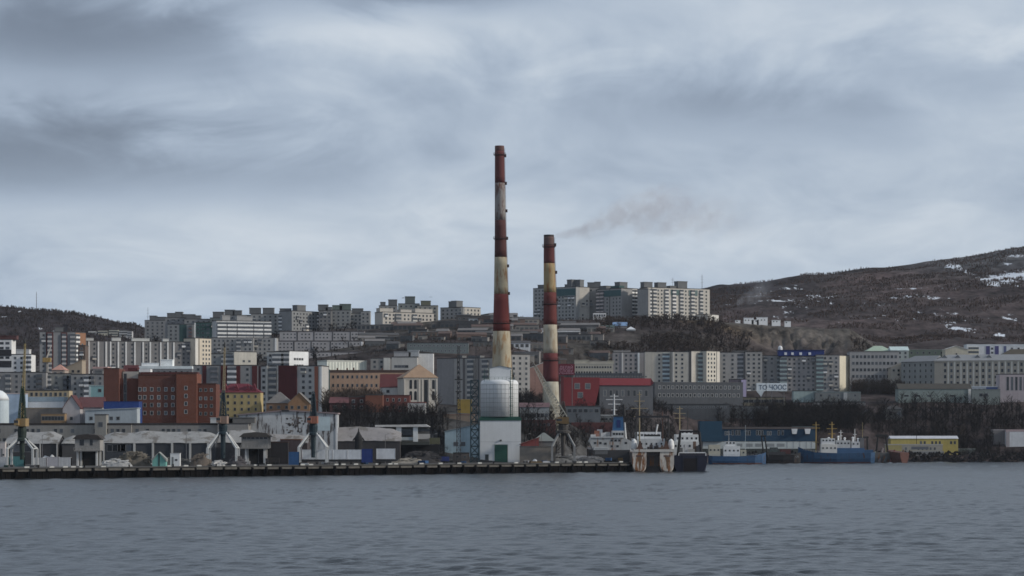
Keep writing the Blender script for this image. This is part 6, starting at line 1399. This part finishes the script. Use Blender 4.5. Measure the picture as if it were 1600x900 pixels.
r, q, z, bm = side_ship('blue_trawler', 'long blue trawler with white wheelhouse, yellow masts and high bow', 1249, 1368, 1392, 708, (.018, .075, .17), -1, (.09,.035,.04),
  parts=(('wheelhouse', 1284, 1309, 694, 709, (.56,.54,.50), -3, 6, 4), ('bridge', 1285, 1306, 685, 694, (.55,.56,.57), -2.5, 5, 4), ('boat_deck', 1309, 1352, 700, 709, (.03,.10,.22), -3, 6, 0), ('deckhouse', 1308, 1330, 688, 700, (.42,.43,.44), -2.5, 5, 4), ('deckhouse', 1332, 1345, 690, 700, (.50,.50,.51), -2.2, 4, 2), ('funnel', 1346, 1352, 684, 700, (.12,.12,.13), -1, 2.5, 0), ('poop', 1352, 1366, 703, 712, (.02,.08,.18), -2.6, 5.2, 0)),
  masts=((1277, 659, 708, YM, ((.35, 3), (.8, 5), (.9, 4)), .42), (1302, 659, 686, YM, ((.3, 4), (.6, 6), (.85, 3)), .5), (1316, 672, 690, (.6,.6,.6), ((.5, 2), (.8, 2.5)), .3), (1338, 670, 692, (.6,.6,.6), ((.6, 2),), .3), (1350, 660, 700, (.4,.32,.14), ((.7, 2),), .15)), bow=3.6)
for px, h in ((1297, 2.6), (1312, 3.4), (1322, 2.4), (1335, 2.8), (1343, 2.0)): MB().lathe([(.5, z(690)), (.55, z(690)+h*.7), (.9, z(690)+h*.8), (.2, z(690)+h)], 8, cx=q(px), cy=bm).build('ventilator', M((.66,.67,.67), .6), r)
rail(r, [(q(1256), bm-3.5, z(708)+1.5), (q(1284), bm-4.5, z(708))], 1.0)
# trawl gantry and scrapped hulls
def wreck():
    d = 1420; s = d/FPX; x0 = wx_(1380, d); r = thing('scrapped_trawler', 'scrapped rusting trawler stern with tall dark gantries', 'ship', (x0, d, 0)); q = lambda px: (px-1380)*s; z = lambda py: zt(py, d)
    b = MB(); hull(b, [(-8, 3, 2, -1, z(706)), (-3, 3.6, 3, -2, z(707)), (6, 3.6, 3, -2, z(708)), (12, 1.5, .8, -1, z(704))]); put('hull', b.mesh('hull', M((.10, .10, .10), .9, .4, .5, rust=RUST, rust_amt=.5)), r, (q(1372), 4, 0), math.pi/2)
    dk = M((.02, .02, .022), .85)
    for a, c, t in ((1343, 1345, 684), (1358, 1357, 683), (1371, 1374, 681), (1390, 1386, 681)): MB().tube((q(a), 5, z(712)), (q(c), 5, z(t)), .7, .5, 8).build('gantry_post', dk, r)
    MB().box(q(1342), q(1359), 4.5, 5.5, z(685), z(682)).box(q(1370), q(1389), 4.5, 5.5, z(682.5), z(679)).build('gantry_beam', dk, r)
    b = MB(); hull(b, [(-7, 3.4, 2.4, -1, z(707)), (0, 4, 3.4, -2, z(706)), (8, 2, 1, -1, z(703))]); put('bow_section', b.mesh('bow_section', M((.13, .055, .045), .9, .4, .5, streak=.3)), r, (q(1402), 0, 0), .5)
    for px, c in ((1366, (.13,.15,.14)), (1378, (.2,.17,.17)), (1386, (.10,.12,.12)), (1396, (.2,.06,.05)), (1410, (.16,.09,.05))): MB().tube((q(px)-1.5, 1, .3), (q(px)+1, 2, z(706)+(px % 7)*.4), .8, .5, 7).build('scrap_plate', M(c, .9, .4, .6), r)
wreck()
# ------------------------------------------------------------------ right bank buildings
def blue_white_hall():
    d = 1468; s = d/FPX; cx, cy, zb, L, rz = front_frame(1093, 1275, d, base=4.0); r = thing('blue_white_hall', 'long dark blue and white two storey hall with a tall windowless blue block', 'hall', (cx, cy, zb)); q = lambda px: (px-1184)*s; z = lambda py: zt(py, d)-zb
    bl = M((.008, .050, .105), .7, .15, .3, streak=.08); wt = M((.46, .50, .50), .75, .15)
    MB().box(q(1093), q(1128), -1, 14, z(690), z(658)).build('blue_block', M((.006, .058, .115), .7, .12, .3), r)
    MB().box(q(1098), q(1275), .1, 14, -2, z(690)+.0).build('white_wall', wt, r)
    MB().box(q(1128)+.01, q(1275), 0, 14, z(689.5), z(670.5)).build('blue_wall', bl, r)
    MB().box(q(1128)+.02, q(1276), -.4, 14.4, z(670.5), z(667)).build('roof', M((.10, .085, .085), .9, .2), r)
    MB().box(q(1240), q(1276), -.2, 10, z(670.4), z(666)).build('roof_ridge', M((.06, .09, .10), .9), r)
    wf = winmesh(1.3, 3.0, 'white'); wg = winmesh(1.2, 2.4, 'white2')
    for px in (1134, 1138, 1145, 1151, 1155, 1167, 1171, 1183, 1187, 1191, 1200, 1204, 1217, 1223): put('window', wf if px % 2 else wg, r, (q(px), -.002, z(680)))
    for px in (1241, 1261.5):
        MB().prism([(q(px-3.2), z(678)), (q(px+3.2), z(678)), (q(px+4.6), z(670)), (q(px-4.6), z(670))], -1.6, -.01).build('bay_window', M((.66, .67, .68), .7), r)
    for a, b in ((1152, 1160), (1166, 1176), (1180, 1190), (1196, 1210), (1214, 1226)): MB().box(q(a), q(b), .04, .12, z(698), z(693)).build('shutter', M((.24, .26, .27), .8), r)
    for px in (1230, 1240, 1250, 1260, 1268): MB().box(q(px)-.15, q(px)+.15, .0, .12, z(700), z(690.2)).build('wall_rib', M((.3, .32, .33), .8), r)
    MB().box(q(1096), q(1276), -2.5, -1.6, -2, z(701)).build('dark_plinth', M((.05, .06, .06), .9, .3), r)
blue_white_hall()
yb = B('yellow_house', 'long bright yellow house with pale roof edge on the rocky shore', 1392, 1497, 681, 1464, roof='gable', rh=1.6, dep=10, rcol=(.42,.43,.47), wall=(.52,.41,.08), fl=1, bays=10, ww=1.3, wh=1.9, top=1.6, wx=(.42,.98), cat='house', base=6.0, skipwin=.15)
B('yellow_annex', 'lower grey yellow annex with small windows under the yellow house', 1384, 1473, 694, 1459, fl=1, bays=13, ww=1.1, wh=1.6, top=1.4, wall=(.30,.28,.24), rcol=(.34,.33,.32), cat='annex', base=5.0, dep=4.8, skipwin=.3, ribs=[(0,.28,(.42,.35,.12),.1)], band=[(.45,.75,1.0,2.6,(.10,.11,.13),.1)])
B('concrete_barrier', 'low pale concrete yard wall on the shore under the yellow house', 1400, 1475, 705, 1455, fl=0, win=None, wall=(.22,.22,.225), rcol=(.25,.25,.25), cat='wall', base=3.5, dep=2)
B('greenhouse_shed', 'grey green flat roofed shed right of the yellow house', 1474, 1524, 701, 1466, fl=0, win=None, wall=(.085,.10,.095), rcol=(.16,.18,.175), cat='shed', base=5.5, dep=7)
B('white_shed', 'white walled shed with pinkish roof edge at the right shore', 1572, 1640, 671, 1496, fl=0, win=None, wall=(.50,.52,.55), rcol=(.40,.30,.31), parap=1.4, cat='shed', base=None, dep=9, ribs=[(0,.08,(.3,.27,.28),.2)])
B('white_shed', 'small pale lean-to beside the white shore shed', 1552, 1574, 671, 1500, fl=0, win=None, wall=(.16,.15,.15), rcol=(.34,.31,.32), cat='shed', base=None, dep=6)
# shore rocks
def rocks():
    rg = np.random.default_rng(8); b = MB()
    for i in range(900):
        px = rg.uniform(1110, 1720); d = 1440+rg.uniform(-3, 16); x = wx_(px, d); z0 = -0.6+(d-1437)*.32; w = rg.uniform(.6, 2.0)
        vs = [(x+w*math.cos(t)*rg.uniform(.7, 1.2), d+w*math.sin(t)*rg.uniform(.7, 1.2), z0) for t in np.linspace(0, 6.28, 6)[:-1]]
        k = len(b.v); b.v += vs + [(x+rg.uniform(-.4, .4), d, z0+w*rg.uniform(.7, 1.3))]
        for j in range(5): b.f.append((k+j, k+(j+1) % 5, k+5)); b.mi.append(0)
    o = b.build('shore_rocks', M((.014, .013, .014), .95, .5, .5, spec=.02)); o['kind'] = 'stuff'; o['label'] = 'dark boulders along the right hand shore'; o['category'] = 'rocks'
rocks()
# ------------------------------------------------------------------ vegetation: bare northern scrub
def tree_proto(rg, h, nb, twig, w):
    """bare tree as thin triangles: trunk, boughs, twigs. returns (n,3,3)"""
    T = []
    def strip(p, q, w0):
        d = q-p; a = np.cross(d, [0.3, 1, .2]); a = a/(np.linalg.norm(a)+1e-9)*w0
        a2 = np.cross(d, a); a2 = a2/(np.linalg.norm(a2)+1e-9)*w0
        T.append([p-a, p+a, q]); T.append([p-a2, p+a2, q])
    top = np.array([rg.normal(0, .08*h), rg.normal(0, .08*h), h]); strip(np.zeros(3), top, w*2.2)
    for _ in range(nb):
        f = rg.uniform(.15, .9); p = top*f; an = rg.uniform(0, 6.28); l = h*rg.uniform(.25, .5)*(1.15-f*.6)
        q = p+np.array([math.cos(an)*l*.75, math.sin(an)*l*.75, l*rg.uniform(.45, .95)]); strip(p, q, w)
        for _ in range(twig):
            g_ = rg.uniform(.3, 1); b = p+(q-p)*g_; an2 = an+rg.normal(0, .9); l2 = l*rg.uniform(.3, .6)
            e = b+np.array([math.cos(an2)*l2*.6, math.sin(an2)*l2*.6, l2*rg.uniform(.3, .9)])
            a = np.cross(e-b, [.2, .9, .3]); a = a/(np.linalg.norm(a)+1e-9)*w*.75; T.append([b-a, b+a, e])
    return np.array(T)
def scatter(name, label, pts, scl, protos, mat, cat):
    rg = np.random.default_rng(len(pts)); out = []
    for p, s in zip(pts, scl):
        pr = protos[rg.integers(len(protos))]; a = rg.uniform(0, 6.28); c, sn = math.cos(a), math.sin(a)
        q = pr*s; x = q[..., 0]*c-q[..., 1]*sn; y = q[..., 0]*sn+q[..., 1]*c
        out.append(np.stack([x+p[0], y+p[1], q[..., 2]+p[2]], -1))
    V = np.concatenate(out).reshape(-1, 3); F = np.arange(len(V)).reshape(-1, 3)
    me = grid_mesh(name, V, F); me.materials.append(mat)
    o = put(name, me); o['kind'] = 'stuff'; o['label'] = label; o['category'] = cat; return o
rgv = np.random.default_rng(77)
P_big = [tree_proto(rgv, 1.0, 14, 5, .011) for _ in range(6)]
P_bush = [tree_proto(rgv, 1.0, 12, 3, .022)*np.array([1.7, 1.7, .72]) for _ in range(6)]
P_tiny = [tree_proto(rgv, 1.0, 8, 2, .06)*np.array([1.9, 1.9, 1.0]) for _ in range(6)]
def field(n, px, d, size, dens=None, seed=0, keep=None):
    rg = np.random.default_rng(seed); P, S = [], []
    PX = rg.uniform(px[0], px[1], n); D = rg.uniform(d[0], d[1], n); XX = (PX-800)/FPX*D
    Z = gz(XX, D)+bump(XX, D, PX, D)*(gz(XX, D) > 6)
    cl = vnoise(XX/42, D/55, seed+5)
    for x, y, z_, c, pxx in zip(XX, D, Z, cl, PX):
        if z_ < 3.5 or (dens is not None and c < dens): continue
        if keep is not None and not keep(pxx, y): continue
        P.append((x, y, z_-.3)); S.append(rg.uniform(*size)*(1+.25*c))
    return P, S
bark = M((.032, .028, .029), 1.0, .35, .06, spec=.05); bark2 = M((.105, .080, .068), 1.0, .4, .03, spec=.05); bark4 = M((.15, .105, .09), 1.0, .45, .02, spec=.05); bark3 = M((.082, .064, .060), 1.0, .35, .02, spec=.05)
P, S = field(2600, (1120, 1680), (1484, 1660), (5, 11), -.45, 1, keep=lambda px, d: not (1150 < px < 1400 and 1553 < d) and not (d > 1565 and px > 1395) and not (1380 < px < 1500 and d < 1478) and not (px > 1555 and d < 1516))
scatter('bare_thicket', 'dark bare trees and thicket covering the right bank', P, S, P_big, bark, 'thicket')
P, S = field(420, (1330, 1420), (1640, 1685), (6, 11), -.6, 2); scatter('bare_thicket', 'brown bare shrubs in front of the four storey office', P, S, P_big, bark2, 'thicket')
P, S = field(700, (500, 700), (1112, 1172), (3.5, 7), -.5, 3, keep=lambda px, d: px > 520); scatter('bare_thicket', 'dark bare shrubs on the bank below the brick houses', P, S, P_big, bark, 'thicket')
P, S = field(260, (505, 600), (1205, 1262), (7, 12), -.6, 4); scatter('bare_thicket', 'bare trees in front of the long peach building', P, S, P_big, bark2, 'thicket')
P, S = field(420, (805, 900), (1160, 1340), (5, 11), -.3, 5, keep=lambda px, d: not (px > 870 and d < 1200)); scatter('bare_thicket', 'dark bare trees around the foot of the short chimney', P, S, P_big, bark, 'thicket')
P, S = field(520, (960, 1110), (1415, 1485), (4, 9), -.5, 12); scatter('bare_thicket', 'dark bare trees behind the moored trawlers', P, S, P_big, bark, 'thicket')
P, S = field(5200, (560, 1130), (1690, 1960), (3, 7), -.25, 6, keep=lambda px, d: px > 930 or ((px*7.3+d*3.1) % 1 < .42 and (px > 800 or d < 1900))); S = [s_*(.6 if p_[0]/p_[1]*FPX+800 < 930 else 1) for p_, s_ in zip(P, S)]; scatter('hillside_scrub', 'brown bare scrub over the slope below the hilltop complex', P, S, P_bush, bark2, 'scrub')
P, S = field(1700, (1000, 1420), (1720, 1985), (4, 8), -.3, 7, keep=lambda px, d: not (1175 < px < 1330 and d > 1900)); scatter('hillside_scrub', 'dark scrub wood on the slope under the white cabins', P, S, P_bush, bark3, 'scrub')
P, S = field(900, (-60, 560), (1560, 1960), (4, 8), -.1, 8); scatter('hillside_scrub', 'bare scrub between the blocks on the left slope', P, S, P_bush, bark, 'scrub')
P, S = field(18000, (1090, 1700), (2150, 3330), (1.2, 3.2), -.15, 9); scatter('hillside_scrub', 'thin brown birch scrub on the far right hill', P, S, P_tiny, bark4, 'scrub')
P, S = field(8000, (-100, 300), (2300, 3040), (1.6, 3.4), -.5, 10); scatter('hillside_scrub', 'dark low wood on the far left hill', P, S, P_tiny, bark3, 'scrub')
P, S = field(700, (1330, 1640), (1740, 1990), (4, 8), -.2, 11); scatter('hillside_scrub', 'low scrub behind the columned building', P, S, P_bush, bark2, 'scrub')
P, S = field(900, (1180, 1350), (1500, 1556), (4.5, 9), -.9, 14); scatter('bare_thicket', 'dark bare thicket above the blue white hall', P, S, P_big, bark, 'thicket')
P, S = field(700, (1500, 1680), (1450, 1500), (2, 4.5), -.7, 15, keep=lambda px, d: px < 1562 or d < 1470); scatter('bare_thicket', 'dark bare shrubs along the right hand shore', P, S, P_big, bark, 'thicket')
P, S = field(420, (900, 1062), (1305, 1392), (4, 8), -.6, 16); scatter('bare_thicket', 'dark bare shrubs on the bank under the slate wing', P, S, P_big, bark, 'thicket')
# a few single trees that stand clear
for k, (px, d, h, lab) in enumerate(((1437, 1500, 13, 'tall bare dark tree behind the yellow house'), (1350, 1512, 12, 'tall bare tree between the dark wooden house and the blue trawler'), (1502, 1500, 12, 'rounded brownish bare tree right of the yellow house'),
      (1228, 1520, 11, 'bare tree behind the bay windows of the blue hall'), (683, 1185, 11, 'bare tree beside the pyramid roofed tower house'), (862, 1150, 13, 'leafless tree in front of the short chimney'), (1160, 1520, 9, 'bare tree behind the blue block'))):
    x = wx_(px, d); zg = g1(x, d); pr = tree_proto(np.random.default_rng(k+50), 1.0, 26, 9, .010)*h
    r = thing('bare_tree', lab, 'tree', (x, d, zg))
    MB().tube((0, 0, -1), (0, 0, h*.45), h*.018, h*.011, 6).build('trunk', bark, r)
    V = pr.reshape(-1, 3); me = grid_mesh('crown', V, np.arange(len(V)).reshape(-1, 3)); me.materials.append(bark2 if k in (2, 4) else bark); put('crown', me, r)
# utility poles on the right bank
for k, (px, d, t) in enumerate(((1246, 1505, 655), (1432, 1462, 655), (1446, 1490, 660), (1197, 1535, 590), (1315, 1540, 640), (1512, 1500, 655))):
    x = wx_(px, d); zg = g1(x, d); H = zt(t, d)-zg
    r = thing('utility_pole', ('utility pole behind the dormer bays of the blue white hall', 'utility pole rising in front of the yellow house', 'utility pole just behind the yellow house', 'tall utility pole crossing the white sign board', 'utility pole above the wheelhouse of the blue trawler', 'utility pole between the yellow house and the white shore shed')[k], 'pole', (x, d, zg), 0, 'utility poles on the right bank')
    MB().tube((0, 0, -1), (0, 0, H), .2, .13, 6).build('pole', bark, r); MB().box(-1.2, 1.2, -.08, .08, H-1.2, H-1.0).build('crossarm', bark, r)
# ------------------------------------------------------------------ smoke from the short chimney
def plume(label, px, py, d, pts, dens, col, noise_s=.09):
    """pts: (s, rise, radius) along local +x"""
    x = wx_(px, d); z0 = zt(py, d); Ls = pts[-1][0]
    zmax = max(p[1]+p[2] for p in pts)+2; zmin = min(p[1]-p[2] for p in pts)-2; R = max(p[2] for p in pts)*1.1
    b = MB().box(0, Ls, -R, R, zmin, zmax); m = bpy.data.materials.new('smoke'); m.use_nodes = True; t = m.node_tree; t.nodes.clear()
    o_ = t.nodes.new('ShaderNodeOutputMaterial'); v = t.nodes.new('ShaderNodeVolumePrincipled'); t.links.new(v.outputs[0], o_.inputs['Volume'])
    v.inputs['Color'].default_value = (*col, 1); v.inputs['Anisotropy'].default_value = 0.2
    tc_ = t.nodes.new('ShaderNodeTexCoord'); pos = tc_.outputs['Object']
    nz = t.nodes.new('ShaderNodeTexNoise'); nz.inputs['Scale'].default_value = noise_s; nz.inputs['Detail'].default_value = 4; t.links.new(pos, nz.inputs['Vector'])
    nx, ny, nzz = sep(t, nz.outputs['Color']); x_, y_, z_ = sep(t, pos)
    def curve(idx):
        mr = t.nodes.new('ShaderNodeFloatCurve'); c = mr.mapping.curves[0]; vals = [p[idx] for p in pts]; lo, hi = min(vals), max(vals)
        P_ = [(p[0]/Ls, (p[idx]-lo)/max(hi-lo, 1e-6)) for p in pts]
        c.points[0].location = P_[0]; c.points[1].location = P_[-1]
        for p in P_[1:-1]: c.points.new(*p)
        mr.mapping.update(); t.links.new((x_/Ls).clamp().v, mr.inputs['Value']); return E(t, mr.outputs[0])*(hi-lo)+lo
    rad = curve(2); zc = curve(1)
    dy = y_+(ny-.5)*rad*1.5; dz_ = z_-zc+(nzz-.5)*rad*1.7
    r_ = (dy*dy+dz_*dz_).sqrt()/rad
    n2 = noise(t, pos, noise_s*2.2, 4, .6)
    fade = (x_/Ls).smooth(1.0, .35)*(x_.smooth(0, 2.0))
    fall = E(t, 1.0)-r_.smooth(.25, 1.0)
    den_ = fall*(n2-.32).mx(0)*3.0/rad*fade*dens
    t.links.new(den_.v, v.inputs['Density'])
    o = b.build('smoke_plume', m); o.location = (x, d, z0); o['kind'] = 'stuff'; o['label'] = label; o['category'] = 'smoke'
plume('thin pinkish grey smoke drifting right from the short chimney', 864, 368.5, 1240, [(0, -.4, 1.2), (11, 1.6, 4.2), (28, 7, 9), (45, 12.5, 14.5), (62, 12.5, 15.5), (80, 9.5, 15), (120, 7, 13)], .75, (.70, .63, .635))
plume('faint wisp of smoke over the far right hillside', 1150, 482, 2600, [(0, 6, 5), (14, 12, 10), (28, 18, 13), (45, 25, 14)], .5, (.6, .62, .66), .06)
# ------------------------------------------------------------------ haze
def haze():
    b = MB().box(-4200, 4200, -60, 7500, -10, 345)
    m = bpy.data.materials.new('haze'); m.use_nodes = True; t = m.node_tree; t.nodes.clear()
    o_ = t.nodes.new('ShaderNodeOutputMaterial'); v = t.nodes.new('ShaderNodeVolumePrincipled'); t.links.new(v.outputs[0], o_.inputs['Volume'])
    v.inputs['Color'].default_value = (.80, .88, 1.0, 1); v.inputs['Density'].default_value = 0.000015; v.inputs['Anisotropy'].default_value = 0.1
    o = b.build('haze', m); o['kind'] = 'stuff'
haze()
